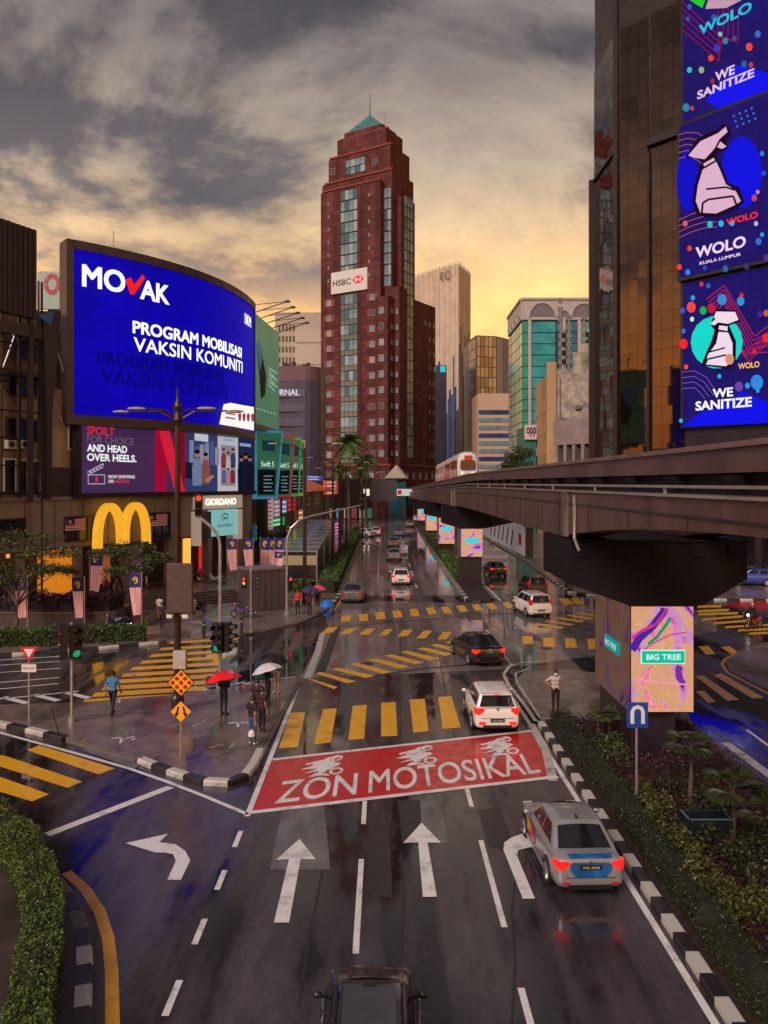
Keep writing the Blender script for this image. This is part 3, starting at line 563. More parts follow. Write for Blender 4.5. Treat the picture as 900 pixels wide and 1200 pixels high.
me = win_mesh(1.3, 1.9, .12, WHITE, GLDARK, 2, 1); wwin(FW, me, 88, 512, OLD, .05)
me = win_mesh(2.6, 1.5, .1, DKMET, GLDARK, 3, 1); wwin(FW, me, 26, 504, OLD, .05); wwin(FW, me, 28, 452, OLD, .05); wwin(FW, me, 33, 410, OLD, -1.1)
for px in (15, 31):
    t, z = FW.tz(px, 521, .5); a = thing('air_conditioner', 'boxed air conditioner unit on scaffolded wall, %s of the pair' % ('left' if px == 15 else 'right'), 'air conditioner', FW.pt(t, z-.3, .3), FANG, 'air conditioners on the old wall')
    MB().box(-.42, .42, -.2, .2, 0, .62).build('casing', WHITE, a, world=False); mb = MB(); mb.lathe([(.24, 0), (.24, .03)], 16); mb.xf(Matrix.Translation((-.08, -.2, .31)) @ Matrix.Rotation(R(90), 4, 'X')); mb.build('fan_grille', DKMET, a, world=False)
    MB().box(-.4, .4, -.1, .3, -.08, 0).build('bracket', DKMET, a, world=False)
# scaffold
SCF = thing('scaffold', 'black steel scaffold frame in front of the old shophouse', 'scaffold', wbase(FW, 12))
for px in (-18, 2, 22, 45, 49):
    t = FW.t(px, 1.2); mb = MB(); mb.tube([FW.pt(t, .13 if px == 49 else 8.2, 1.2), FW.pt(t, 24, 1.2)], .09 if px != 22 else .16, 6); mb.build('standard', DKMET, SCF)
for py in (386, 400, 432, 438, 446, 480, 512, 545, 578):
    t0, z = FW.tz(0, py, 1.2); mb = MB(); mb.tube([FW.pt(FW.t(-60, 1.2), z, 1.25), FW.pt(FW.t(51, 1.2), z, 1.25)], .06 if py not in (438, 386, 578) else .14, 6); mb.build('ledger', DKMET, SCF)
for a, b in (((0, 380), (22, 440)), ((22, 380), (0, 440)), ((24, 400), (48, 378)), ((24, 445), (46, 470)), ((0, 446), (22, 478)), ((60, 385), (74, 435)), ((64, 470), (75, 500))):
    ta, za = FW.tz(*a, 1.1); tb, zb = FW.tz(*b, 1.1); mb = MB(); mb.tube([FW.pt(ta, za, 1.1), FW.pt(tb, zb, 1.1)], .05, 5); mb.build('brace', GALV if a[0] > 20 else DKMET, SCF)
PYL = thing('screen_pylon', 'black tapering steel pylon with blue triangle beside the curved screen', 'pylon', wbase(FW, FW.t(54)))
mb = MB(); mb.loft([[FW.pt(FW.t(a, 1.9), FW.tz(a, y, 1.9)[1], o) for a, o in ((x0, 1.6), (x1, 1.6), (x1, 2.3), (x0, 2.3))] for x0, x1, y in ((51, 56, 585), (50, 57, 480), (48, 62, 430), (46, 67, 365))]); mb.build('mast', DKMET, PYL)
mb = MB(); FW.ppoly(mb, [(44, 368), (64, 365), (59, 383)], 2.36); mb.build('triangle_panel', mt('blue_panel', '#1f6fb8', .4), PYL)
mb = MB(); t0, z0 = FW.tz(-40, 375, 2.0); t1, z1 = FW.tz(56, 366, 2.0); FW.slab(mb, t0, t1, z0-.35, z0+.5, 1.7, 2.2); mb.build('crossbeam', DKMET, PYL)
LB = thing('louvred_board', 'dark ribbed back of a rooftop board at the left edge', 'billboard', wbase(FW, FW.t(10)))
t0, zb = FW.tz(-50, 374, 2.4); t1, zt = FW.tz(43, 270, 2.4); zb = FW.tz(43, 374, 2.4)[1]
mb = MB(); FW.slab(mb, t0, t1, zb, zt, 1.9, 2.4); mb.build('board', mt('dark_maroon_sheet', (.028, .012, .018), .5, scale=1), LB)
for t in np.arange(t0, t1, .42): mb = MB(); FW.slab(mb, t, t+.12, zb, zt, 2.4, 2.46); mb.build('rib', DKMET, LB)
for t in (t0+3, t1-.4): mb = MB(); FW.slab(mb, t, t+.3, 8, zb, 1.9, 2.2); mb.build('leg', DKMET, LB)
mb = MB(); bx = D(60, 345, 96); tk = thing('rooftop_tank_board', 'pale green rooftop board with red emblem behind the curved screen', 'billboard', (bx[0], 96, 20)); 
x0, z1 = D(44, 318, 96)[0::2]; x1, z0 = D(84, 362, 96)[0::2]; mb.box(x0, x1, 96, 96.5, z0, z1); mb.build('board', mt('pale_green_board', (.30, .40, .38), .6), tk)
c = D(61, 333, 95.98); mb = MB()
for k in range(8):
    a = k*math.pi/4; mb.poly([(c[0]+.55*math.cos(a), 95.95, c[2]+.75*math.sin(a)), (c[0]+1.0*math.cos(a+.1), 95.95, c[2]+1.3*math.sin(a+.1)), (c[0]+1.0*math.cos(a+.7), 95.95, c[2]+1.3*math.sin(a+.7)), (c[0]+.55*math.cos(a+.78), 95.95, c[2]+.75*math.sin(a+.78))])
mb.build('emblem', mt('emblem_red', '#a03030', .5), tk)
mb = MB(); mb.box(x0+1, x1, 96.5, 106, 8, z0+1); mb.build('support', GREYP, tk)
# --- curved LED screen
S0 = Vector((-24.3, 62.0)); S1 = Vector((-13.5, 84.4)); nS = Vector((.9, -.436))
arc = [S0.lerp(S1, k/28)+nS*(3.0*4*(k/28)*(1-k/28)) for k in range(29)]
SW = Wall(arc); zS0, zS1 = 14.55, 27.3
BRTXT = 0
SCR = thing('curved_led_screen', 'huge curved blue video screen with white vaccine programme lettering', 'video screen', (arc[14].x, arc[14].y, 13.9))
BLUE = display('screen_blue', (.005, .001, .50), .42, .62)
t0 = SW.t(86); mb = MB(); SW.slab(mb, t0, SW.len-.15, zS0, zS1, -.25, 0, 0, 40); mb.build('display', BLUE, SCR)
mb = MB(); SW.slab(mb, 0, SW.len, zS1, zS1+.7, -1.6, .12, 0, 28); SW.slab(mb, 0, SW.len, zS0-.75, zS0, -1.6, .12, 0, 28); SW.slab(mb, 0, t0, zS0, zS1, -1.6, .12, 0, 3); SW.slab(mb, SW.len-.15, SW.len, zS0, zS1, -1.6, .12); SW.slab(mb, .1, SW.len-.1, zS0, zS1, -1.5, -.3, 0, 28)
mb.build('housing', mt('screen_housing', (.050, .032, .036), .5, var=.3, scale=2, dirt=.3), SCR)
for k in range(9): z = zS0-.7+(zS1-zS0+1.2)*k/8; mb = MB(); SW.slab(mb, .02, t0-.02, z, z+.05, .12, .14); mb.build('housing_seam', BLK, SCR)
for k in range(14): t = t0+(SW.len-t0)*k/13; mb = MB(); SW.slab(mb, t-.03, t+.03, zS1+.05, zS1+.68, .12, .14); mb.build('housing_seam', BLK, SCR)
mb = MB(); q = SW.pt(4.0, zS1+.7, -.5); mb.tube([q, q+Vector((0, 0, 1.5))], .05, 5); mb.build('lightning_rod', GALV, SCR)
WL = em('#ffffff', 1.25); o = .09
ptext('lettering', SW, 'MO', B2, 97, 146, 310, 335, o, WL, SCR); ptext('lettering', SW, 'AK', B2, 164, 199, 327, 350, o, WL, SCR)
mb = MB(); SW.ppoly(mb, [(147, 328), (153, 325), (157, 334), (167, 322), (170, 326), (157, 345), (153, 345)], o+.03); mb.build('tick_mark', em('#ff1c14', 1.2), SCR)
ptext('lettering', SW, 'PROGRAM MOBILISASI', B2, 156, 283, 376, 390, o, WL, SCR); ptext('lettering', SW, 'VAKSIN KOMUNITI', B1, 157, 284, 395, 411, o, WL, SCR)
GH = em('#080878', .8); ptext('ghost_lettering', SW, 'PROGRAM MOBILISASI', B2, 114, 262, 411, 427, o-.03, GH, SCR); ptext('ghost_lettering', SW, 'VAKSIN KOMUNITI', B1, 118, 266, 431, 450, o-.03, GH, SCR)
ptext('corner_mark', SW, '1KM', B2, 287, 294, 367, 379, o, WL, SCR)
mb = MB(); SW.ppoly(mb, [(257, 497), (262, 474), (270, 472), (280, 474), (297.5, 477), (297.5, 504.5), (277, 500.5)], o+.28); mb.build('sponsor_strip', em('#ffe6e0', 1.15), SCR)
mb = MB()
for k in range(4): x = 279+5*k; SW.ppoly(mb, [(x, 486+k*.3), (x+2, 483+k*.3), (x+4, 486+k*.3), (x+3.4, 492+k*.3), (x+2, 494+k*.3), (x+.6, 492+k*.3)], o+.33)
mb.build('sponsor_crests', em('#b03a50', .8), SCR)
mb = MB()
for k in range(2): SW.ppoly(mb, [(264, 483+5*k), (276, 485+5*k), (276, 487+5*k), (264, 485+5*k)], o+.33)
mb.build('sponsor_text', em('#a07080', .7), SCR)
for t in (17, 26, 36): q = FW.pt(t, 8.3, -.2); mb = MB(); mb.box(q.x-.25, q.x+.25, q.y-.25, q.y+.25, 8.2, zS0-.7); mb.build('support_post', DKMET, SCR)
# --- poster board below the screen
PB = thing('poster_board', 'long purple wall board with film advertisement, red ribbon letter and three posters', 'billboard', FW.pt(FW.t(190), 8.1, .4))
OFF = .95; tl, zt = FW.tz(95, 489, OFF); zb = FW.tz(95, 578, OFF)[1]; tr = FW.t(299, OFF)
mb = MB(); FW.slab(mb, tl, tr, zb, zt, .3, OFF-.02); mb.build('backing', mt('board_plum', (.022, .008, .035), .45, var=.08, emit=(.030, .012, .050), es=.9), PB)
mb = MB(); FW.slab(mb, tl-.1, tr+.1, zb-.35, zb, .2, OFF+.1); FW.slab(mb, tl-.25, tl, zb-.35, zt+.1, .2, OFF+.08); mb.build('board_frame', DKMET, PB)
def pp(name, pts, col, o=.0, s=.8): mb = MB(); FW.ppoly(mb, pts, OFF+o); return mb.build(name, em(col, s), PB)
RD = '#d81f3c'
ptext('lettering', FW, 'SPOILT', B1, 102, 134, 499, 509, OFF+.03, em('#e0283c', .9), PB); ptext('lettering', FW, 'FOR CHOICE', B3, 102, 157, 510, 518.5, OFF+.03, em('#8a7f92', .5), PB)
W9 = em('#ffffff', .85); ptext('lettering', FW, 'AND HEAD', B2, 102, 149, 520, 529, OFF+.03, W9, PB); ptext('lettering', FW, 'OVER HEELS.', B2, 102, 160, 531, 540, OFF+.03, W9, PB)
ptext('lettering', FW, 'NOW SHOWING', B1, 127, 158, 556.5, 560.5, OFF+.03, W9, PB); ptext('lettering', FW, 'ON', B1, 127, 133, 562, 566, OFF+.03, W9, PB); ptext('lettering', FW, 'NETFLIX', B1, 135, 152, 562, 566, OFF+.03, em('#ff3040', .9), PB)
mb = MB()
for q in ([(103, 556), (123, 556), (123, 557), (103, 557)], [(103, 566.5), (123, 566.5), (123, 567.5), (103, 567.5)], [(103, 556), (103.8, 556), (103.8, 567), (103, 567)], [(122.4, 556), (123.2, 556), (123.2, 567), (122.4, 567)], [(102, 553), (120, 543), (120.5, 544), (102.5, 554)], [(102.5, 556), (120.5, 547), (121, 548), (103, 557)]): FW.ppoly(mb, q, OFF+.03)
for k in range(5): FW.ppoly(mb, [(105+3.6*k, 552-2*k), (106.5+3.6*k, 551-2*k), (107.5+3.6*k, 553.5-2*k), (106+3.6*k, 554.5-2*k)], OFF+.032)
mb.build('clapperboard_drawing', em('#d8d0e0', .6), PB)
pp('small_red_mark', [(112, 559), (114.5, 559), (114.5, 564.5), (112, 564.5)], '#ff3040', .035)
pp('ribbon_letter', [(181.5, 497), (195, 498), (195, 576), (181.5, 575.5)], '#b01038', .02, .7); pp('ribbon_letter', [(203, 500), (217, 501), (217, 576.5), (206, 576)], '#a00c34', .03, .6); pp('ribbon_letter', [(184, 497), (197, 498.5), (217, 576.5), (205, 576)], '#e0203c', .05, .8)
pp('poster_backdrop', [(212, 502), (255, 508), (255, 577.5), (212, 577)], '#39406e', .01, .7); pp('poster_backdrop', [(255, 508), (279, 511), (279, 578), (255, 577.5)], '#c8c4cc', .015, .75); pp('poster_backdrop', [(279, 511), (298, 513.5), (298, 579), (279, 578)], '#232a50', .01, .7)
def fig(x, y, s, shirt, sk='#b9846c', h=1.0):      # generic poster figure: head, hair, torso, legs
    c = lambda cx, cy, rx, ry: [(cx+rx*math.cos(a), cy+ry*math.sin(a)) for a in np.linspace(0, 2*math.pi, 13)[:-1]]
    pp('poster_figure', [(x-4*s, y+13*s), (x-2.5*s, y+5*s), (x+2.5*s, y+5*s), (x+4*s, y+13*s), (x+3.5*s, y+26*s*h), (x-3.5*s, y+26*s*h)], shirt, .04, .6)
    pp('poster_figure', c(x, y+1.6*s, 1.9*s, 2.5*s), sk, .05, .7); pp('poster_figure', c(x, y-.4*s, 2.1*s, 1.7*s), '#1a1214', .06, .4)
for k in range(6): pp('poster_skyline', [(222+6*k, 516+(k*7) % 9), (227+6*k, 516+(k*7) % 9), (227+6*k, 545), (222+6*k, 545)], ['#8f9ac0', '#5a649a', '#a8a0b8'][k % 3], .02, .6)
pp('poster_bench', [(213, 541), (233, 543), (233, 562), (213, 560)], '#20263e', .025, .5); fig(231, 530, 1.5, '#7f93b8'); fig(241, 533, 1.3, '#9a5a52')
pp('poster_leg', [(240, 562), (249, 556), (251, 559), (243, 566)], '#c08a74', .055, .6); pp('poster_title', [(228, 507), (244, 509), (244, 518), (228, 516)], '#d8d8e0', .05, .7)
pp('poster_inset', [(259, 521), (276, 523), (276, 570), (259, 569)], '#a89aa6', .02, .6); pp('poster_title', [(262, 513), (274, 514.5), (274, 518), (262, 516.5)], '#7fb4d0', .03, .8)
for k, c in enumerate(('#a04048', '#d8c8c8', '#3a4a78')): fig(262+5.5*k, 527+(k % 2)*4, .8, c)
for k, c in enumerate(('#5a6ea8', '#c89090', '#8a3048')): fig(262.5+5*k, 547+(k % 2)*3, .75, c)
for k, c in enumerate(('#14182c', '#1c2034', '#14182c')): fig(283+5*k, 536-(k % 2)*3, 1.15, c, '#a8785e', 1.4)
pp('poster_title', [(281, 519), (294, 520.5), (294, 524), (281, 522.5)], '#9ab0d8', .03, .7)
# --- lit shop sign frame
GS = thing('shop_sign', 'cream framed clothing shop sign with white letters and teal panel', 'shop sign', FW.pt(FW.t(258), 3.6, .3))
def fbox(name, x0, x1, y0, y1, o0, o1, mat, par, W=FW):
    t0, z1 = W.tz(x0, y0, o1); t1 = W.t(x1, o1); z0 = W.tz(x0, y1, o1)[1]; mb = MB(); W.slab(mb, t0, t1, z0, z1, o0, o1); return mb.build(name, mat, par)
CRM = mt('sign_cream', (.55, .47, .36), .5, var=.1, emit=(.6, .5, .38), es=.25)
fbox('header', 233, 284, 581, 597, 0, .7, CRM, GS); fbox('side_frame', 279.5, 284, 597, 632, 0, .7, CRM, GS); fbox('side_frame', 231, 236, 600, 640, 0, .7, CRM, GS)
fbox('teal_panel', 248, 279, 598, 629, .1, .55, mt('sign_teal', (.16, .40, .42), .4, emit=(.22, .52, .52), es=.5), GS); fbox('photo_panel', 237, 248, 600, 632, .1, .5, mt('sign_photo', (.10, .06, .07), .4, var=.9, scale=1.2), GS)
ptext('lettering', FW, 'GIORDANO', B2, 241, 277, 584.5, 592.5, .78, em('#fff4e4', 1.3), GS); ptext('lettering', FW, 'Giordano', B3, 255, 273, 613.5, 618, .62, em('#20383c', .1), GS)
mb = MB()
for q in ([(260, 608), (260.6, 608), (260.6, 601), (260, 601)], [(266.6, 607), (267.2, 607), (267.2, 600.5), (266.6, 600.5)], [(259.5, 601), (263.5, 597.8), (264, 598.6), (260, 601.8)], [(263.5, 597.8), (267.6, 600.2), (267.2, 601), (263.4, 598.8)], [(262, 603.5), (265.5, 603.3), (265.5, 605), (262, 605.2)]): FW.ppoly(mb, [(x, y+3) for x, y in q], .62)
mb.build('house_logo', em('#20383c', .1), GS)
# --- green building-corner billboard beyond the screen
g0 = D(297, 0, 88)[:2]; g1 = D(327, 0, 101)[:2]; GW = Wall([g0, g1]); gz1 = H+201*88/F; gz0 = H+70*88/F
GB = thing('green_billboard', 'tall green advertising billboard with angled lamps past the curved screen', 'billboard', (*g0, gz0-.5))
mb = MB(); GW.slab(mb, 0, GW.len, gz0, gz1, -.8, 0); mb.build('panel', mt('billboard_green', (.045, .16, .10), .5, var=.45, scale=.12, emit=(.05, .22, .13), es=.35), GB)
mb = MB(); GW.slab(mb, -.1, GW.len+.1, gz0-.6, gz0, -.8, .3); mb.build('catwalk', DKMET, GB)
mb = MB(); GW.ppoly(mb, [(301, 405), (304, 400), (312, 440), (311, 462), (306, 468), (304, 440)], .03); mb.build('product_picture', em('#16302c', .3), GB)
mb = MB(); GW.ppoly(mb, [(301, 404), (304, 398), (307, 420), (305, 436)], .05); mb.build('product_picture', em('#5f87b8', .4), GB)
mb = MB()
for k in range(6): GW.ppoly(mb, [(315, 430+4*k), (325-k % 2*3, 437+4*k), (325-k % 2*3, 439+4*k), (315, 432+4*k)], .04)
for k in range(6): GW.ppoly(mb, [(301+4*k, 478+1.1*k), (303+4*k, 478.4+1.1*k), (303+4*k, 480.4+1.1*k), (301+4*k, 480+1.1*k)], .04)
mb.build('small_print', em('#b8e0cc', .5), GB)
for k in range(5):
    t = .8+k*(GW.len-1.2)/4; a = GW.pt(t, gz1, -.2); b = GW.pt(t, gz1+1.2, 3.6); mb = MB(); mb.tube([a, b], .06, 5); mb.tube([a+Vector((0, 0, .9)), b], .04, 5); mb.bbox(tuple(b), .5, .5, .18); mb.build('lamp_arm', DKMET, GB)
q = GW.xy(GW.len/2, -.6); MB().box(q.x-.6, q.x+.6, q.y-.3, q.y+.6, 0, gz0).build('support_column', DKMET, GB)
# --- slanted light boxes
for px0, px1, pyt, pyb, d, fc, nm in ((298, 332, 503, 585, 92, '#3f93bf', 'cyan framed'), (322, 346, 509, 584, 98, '#b02a3c', 'red framed'), (338, 354, 512, 582, 104, '#4fae4a', 'lime framed'), (346, 358, 515, 581, 110, '#c8a850', 'yellow framed')):
    q0 = D(px0, 0, d); W2 = Wall([D(px0, 0, d)[:2], D(px1, 0, d+3)[:2]]); z1 = D(0, pyt, d)[2]; z0 = D(0, pyb, d)[2]
    lb = thing('slanted_light_box', nm+' tapering green laptop light box past the poster board', 'light box', (q0[0], d, z0), group='row of slanted light boxes'); fr = .3; Lw = W2.len
    def tr4(ins, o0, o1, W2=W2, Lw=Lw, z0=z0, z1=z1):
        mb = MB(); c = [(ins+.02*Lw, z0+ins), (Lw*.80-ins, z0+ins), (Lw-ins*1.0, z1-ins), (ins, z1-ins)]; mb.loft([[W2.pt(t, z, o0) for t, z in c], [W2.pt(t, z, o1) for t, z in c]]); return mb
    tr4(0, -.5, 0).build('frame', mt('lb_'+fc, fc, .4, emit=fc, es=.3), lb); tr4(fr, 0, .03).build('panel', mt('lightbox_green', (.02, .10, .055), .4, var=.6, scale=.2, emit=(.02, .14, .07), es=.4), lb)
    mb = MB(); c = [(.45, z0+.5), (Lw*.78-.45, z0+.5), (Lw*.84-.45, z0+3.4), (.42, z0+3.4)]; W2.poly(mb, c, .05); mb.build('dark_field', em('#101c20', .4), lb)
    mb = MB(); c = [(Lw*.25, z1-2.4), (Lw*.7, z1-2.4), (Lw*.7, z1-1.2), (Lw*.25, z1-1.2)]; W2.poly(mb, c, .06); mb.build('laptop_picture', em('#274a5a', .4), lb)
    wall_text('lettering', W2, 'Swift 5', B1, Lw*.22, Lw*.66, z0+3.7, z0+4.35, .06, em('#e8ffe8', .7), lb)
    mb = MB()
    for k in range(5): W2.poly(mb, [(Lw*.3, z0+.9+.42*k), (Lw*(.62-.05*(k % 2)), z0+.9+.42*k), (Lw*(.62-.05*(k % 2)), z0+1.02+.42*k), (Lw*.3, z0+1.02+.42*k)], .07)
    mb.build('small_print', em('#b0c0c0', .4), lb)
    q = W2.xy(Lw*.4, -.3); MB().box(q.x-.12, q.x+.12, q.y-.12, q.y+.12, 0, z0).build('post', DKMET, lb)
# --- shophouse row beyond
SH = Wall([(-15.4, 93), (-9.2, 138)])
SHB = thing('shophouse_row', 'cluttered low shophouse with orange tiled roof behind the glass canopy', 'building', wbase(SH, 10))
mb = MB(); SH.slab(mb, 0, SH.len, 0, 8.2, -9, 0); mb.build('wall', mt('shop_wall', (.20, .16, .12), .7, var=.3, scale=.6, dirt=.6), SHB)
mb = MB(); rings = []
for t in (SH.len*.45, SH.len*.95): rings.append([SH.pt(t, 8.0, 1.0), SH.pt(t, 10.2, -4.5), SH.pt(t, 8.0, -9.8)])
mb.loft(rings); rf = mb.build('roof', mt('orange_tiles', (.36, .10, .045), .6, var=.35, scale=1.5), SHB)
for k in range(26): t = SH.len*(.45+.5*k/26)+.3; mb = MB(); mb.tube([SH.pt(t, 8.06, 1.0), SH.pt(t, 10.26, -4.5)], .13, 5); mb.build('tile_row', MATS['orange_tiles'], SHB)
me = win_mesh(2.2, 1.5, .15, WHITE, GLDARK, 2, 2)
for px, py in ((347, 586), (360, 585), (371, 584)): wwin(SH, me, px, py, SHB, .02)
mb = MB(); SH.slab(mb, 2, SH.len-2, 0.2, 3.4, .02, .06); mb.build('shopfront', GLDARK, SHB)
sg = [('dark red shop sign with car outline high on the shophouse', 336, 348, 584, 600, '#7c1420', '#ff3a40'), ('pale blue shop sign beside the red car sign', 328, 336, 586, 602, '#5f86b8', '#e8f0ff'), ('white shop sign covered in small red print', 310, 320, 583, 622, '#b8aeb0', '#b03040'), ('green glowing shop sign above the canopy', 318, 334, 608, 618, '#1fa050', '#c8ffd8'), ('pink and grey poster strip left of the blue sign', 321, 328, 586, 606, '#a87a84', '#e8d8d8'), ('orange shop sign right of the red car sign', 349, 356, 598, 610, '#c86a28', '#ffe0b0'), ('teal stacked shop sign low by the corner', 299, 308, 615, 634, '#1f5a70', '#bfe8f0'), ('blue fabric shop banner below the tiled roof', 358, 378, 557, 563, '#2f4fa8', '#d8e0ff'), ('red and white roadside board under the palms', 381, 396, 563, 580, '#c0463c', '#ffd8c0'), ('magenta pole banner near the glass canopy', 391, 398, 613, 632, '#a83070', '#ffc0e0')]
for lbl, x0, x1, y0, y1, c1, c2 in sg:
    t0, z1 = SH.tz(x0, y0, .3); z0 = SH.tz(x0, y1, .3)[1]; t1 = SH.t(x1, .3); s = thing('shop_sign', lbl, 'sign', SH.pt(t0, z0, .1))
    mb = MB(); SH.slab(mb, t0, t1, z0, z1, .0, .3); mb.build('board', mt('sign_'+c1, c1, .45, emit=c1, es=.35), s); mb = MB(); n = max(2, int((z1-z0)/.5))
    for k in range(n):
        zz0 = z0+(z1-z0)*(k+.25)/n; SH.poly(mb, [(t0+(t1-t0)*.12, zz0), (t0+(t1-t0)*random.uniform(.6, .9), zz0), (t0+(t1-t0)*.8, zz0+(z1-z0)*.4/n), (t0+(t1-t0)*.12, zz0+(z1-z0)*.4/n)], .32)
    mb.build('sign_print', em(c2, .6), s)
    if x0 > 355: MB().box(SH.pt(t0, 0, .15).x-.08, SH.pt(t0, 0, .15).x+.08, SH.pt(t0, 0, .15).y-.08, SH.pt(t0, 0, .15).y+.08, 0, z0).build('post', DKMET, s)
# --- rounded dark office with sign
JB = thing('dark_office', 'dark blue grey office block with rounded corner and white letters on its parapet', 'building', D(351, 0, 170)[:2]+(0,))
x0, x1 = D(318, 0, 170)[0], D(374, 0, 170)[0]; zt = H+(566-470)*170/F
pts = [(x0-10, 172), (x0-10, 186), (x1, 190), (x1+.5, 178)]+[(x1-3+3.4*math.cos(a), 174.5+3.4*math.sin(a)) for a in np.linspace(.2, -math.pi/2, 7)]
DB = mt('slate_cladding', (.050, .042, .085), .4, var=.2, scale=.4); mb = MB(); mb.prism(pts, 0, zt+4.5); mb.build('wall', DB, JB)
mb = MB(); mb.prism([(a*.985+c0, b*.99+1.7) for (a, b), c0 in zip(pts, [-.25]*len(pts))], zt+4.5, zt+7.5); mb.build('setback_floor', mt('dusk_cladding', (.12, .06, .08), .5), JB)
JWl = Wall([(x0-6, 171.05), (x1-3, 171.05)])
for k in range(9):
    z = 3+k*3.05; mb = MB(); JWl.slab(mb, 0, JWl.len, z, z+1.7, .02, .08); mb.build('window_band', GLNAVY, JB)
    for t in np.arange(.5, JWl.len, 2.2): mb = MB(); JWl.slab(mb, t, t+.16, z, z+1.7, .08, .14); mb.build('mullion', GREYP, JB)
wall_text('lettering', JWl, 'JOURNAL', B2, JWl.t(311), JWl.t(351), zt+.9, zt+2.6, .1, em('#e8e4f0', .8), JB)
for k, px in enumerate((333, 338, 344, 350, 356, 361)): x = D(px, 0, 178)[0]; MB().box(x-.45, x+.45, 178, 179, zt+7.5, zt+7.5+random.uniform(1.0, 1.9)).build('roof_unit', DKMET, JB)
WB = thing('white_tower_block', 'pale cream tower block rising behind the dark office', 'building', D(352, 0, 260)[:2]+(0,))
x0, x1, zt = D(322, 0, 260)[0], D(378, 0, 260)[0], H+200*260/F
CR2 = mt('far_cream', (.42, .36, .30), .7, var=.1, scale=.2); MB().box(x0, x1, 260, 280, 0, zt).build('wall', CR2, WB); MB().box(D(346, 0, 259)[0], x1, 258.5, 260, 0, zt-6).build('front_bay', mt('far_cream_pale', (.50, .43, .36), .7, var=.1), WB)
for k in range(10):
    for j in range(5): x = x0+1.2+j*1.15; MB().box(x, x+.5, 259.85, 260.02, zt-6-k*3.4, zt-4.2-k*3.4).build('window', GLDARK, WB)
for k in range(5): MB().box(D(345, 0, 258)[0], x1, 258.3, 258.5, zt-10-k*7, zt-9.7-k*7).build('string_course', CR2, WB)
# --- glass canopy entrance, kiosk, steps
CAN = thing('glass_canopy', 'sloping glass roofed underpass entrance beside the green hedge', 'canopy', (-8, 76, .13))
x0, x1, ya, yb = -10.4, -6.3, 76, 103; za, zb_ = 2.9, 4.6
GLC = mt('canopy_glass', (.24, .30, .28), .12, var=.3, scale=.8, spec=.8, trans=.25)
for k in range(9):
    for j in range(3):
        f0, f1 = k/9, (k+1)/9; xa, xb = x0+(x1-x0)*j/3, x0+(x1-x0)*(j+1)/3; g_ = .05
        mb = MB(); mb.poly([(xa+g_, ya+(yb-ya)*f0+g_, za+(zb_-za)*f0), (xb-g_, ya+(yb-ya)*f0+g_, za+(zb_-za)*f0), (xb-g_, ya+(yb-ya)*f1-g_, za+(zb_-za)*f1), (xa+g_, ya+(yb-ya)*f1-g_, za+(zb_-za)*f1)]); mb.build('roof_pane', GLC, CAN)
    for x in (x0, x1):
        mb = MB(); mb.poly([(x, ya+(yb-ya)*k/9+.05, .2), (x, ya+(yb-ya)*(k+1)/9-.05, .2), (x, ya+(yb-ya)*(k+1)/9-.05, za+(zb_-za)*(k+1)/9-.15), (x, ya+(yb-ya)*k/9+.05, za+(zb_-za)*k/9-.15)]); mb.build('side_pane', GLC, CAN)
for x in (x0, (2*x0+x1)/3, (x0+2*x1)/3, x1): mb = MB(); mb.tube([(x, ya, za-.03), (x, yb, zb_-.03)], .07, 5); mb.build('rafter', GALV, CAN)
for k in range(10): f0 = k/9; mb = MB(); mb.tube([(x0, ya+(yb-ya)*f0, za+(zb_-za)*f0-.03), (x1, ya+(yb-ya)*f0, za+(zb_-za)*f0-.03)], .06, 5); mb.build('purlin', GALV, CAN)
for x in (x0, x1):
    for k in range(0, 10, 3): f0 = k/9; MB().box(x-.07, x+.07, ya+(yb-ya)*f0-.07, ya+(yb-ya)*f0+.07, .1, za+(zb_-za)*f0).build('post', GALV, CAN)
MB().box(x0, x1, ya-.05, ya+.05, .13, 1.5).build('front_wall', mt('entrance_dark', (.03, .02, .035), .5), CAN); MB().box(x0, x1, ya-.03, ya+.03, 1.6, 2.5).build('front_glass', mt('lit_entrance', (.10, .07, .05), .2, emit=(.5, .33, .18), es=.35), CAN)
KI = thing('kiosk', 'grey plum metal clad kiosk cabin on the left pavement', 'kiosk', (-8.9, 58.9, .13), R(34))
KM = mt('plum_sheet', (.075, .055, .070), .42, var=.15, scale=1.5, dirt=.3); MB().box(-1.35, 1.35, -1.1, 1.1, 0, 2.95).build('cabin', KM, KI, world=False)
MB().box(-1.42, 1.42, -1.17, 1.17, 2.95, 3.08).build('roof_cap', mt('kiosk_roof', (.16, .13, .13), .4), KI, world=False)
for k in range(5): MB().box(-1.30+.52*k, -1.27+.52*k, -1.115, -1.10, .1, 2.9).build('panel_joint', DKMET, KI, world=False)
for k in range(4): MB().box(-1.365, -1.35, -1.0+.5*k, -.97+.5*k, .1, 2.9).build('panel_joint', DKMET, KI, world=False)
ST = MB(); sp = [G(118, 722)[:2], G(292, 706)[:2]]; STP = Wall(sp)
STS = bpy.data.objects.new('plaza_steps', None); COL.objects.link(STS); STS['kind'] = 'structure'; STS.location = (*sp[0], .13)
for k in range(5): mb = MB(); STP.slab(mb, 0, STP.len, .13, .13+.13*(k+1), -.6*k-3.5, -.6*k); mb.build('step', mt('dark_step', (.05, .034, .036), .3, var=.3, scale=2, dirt=.3), STS)
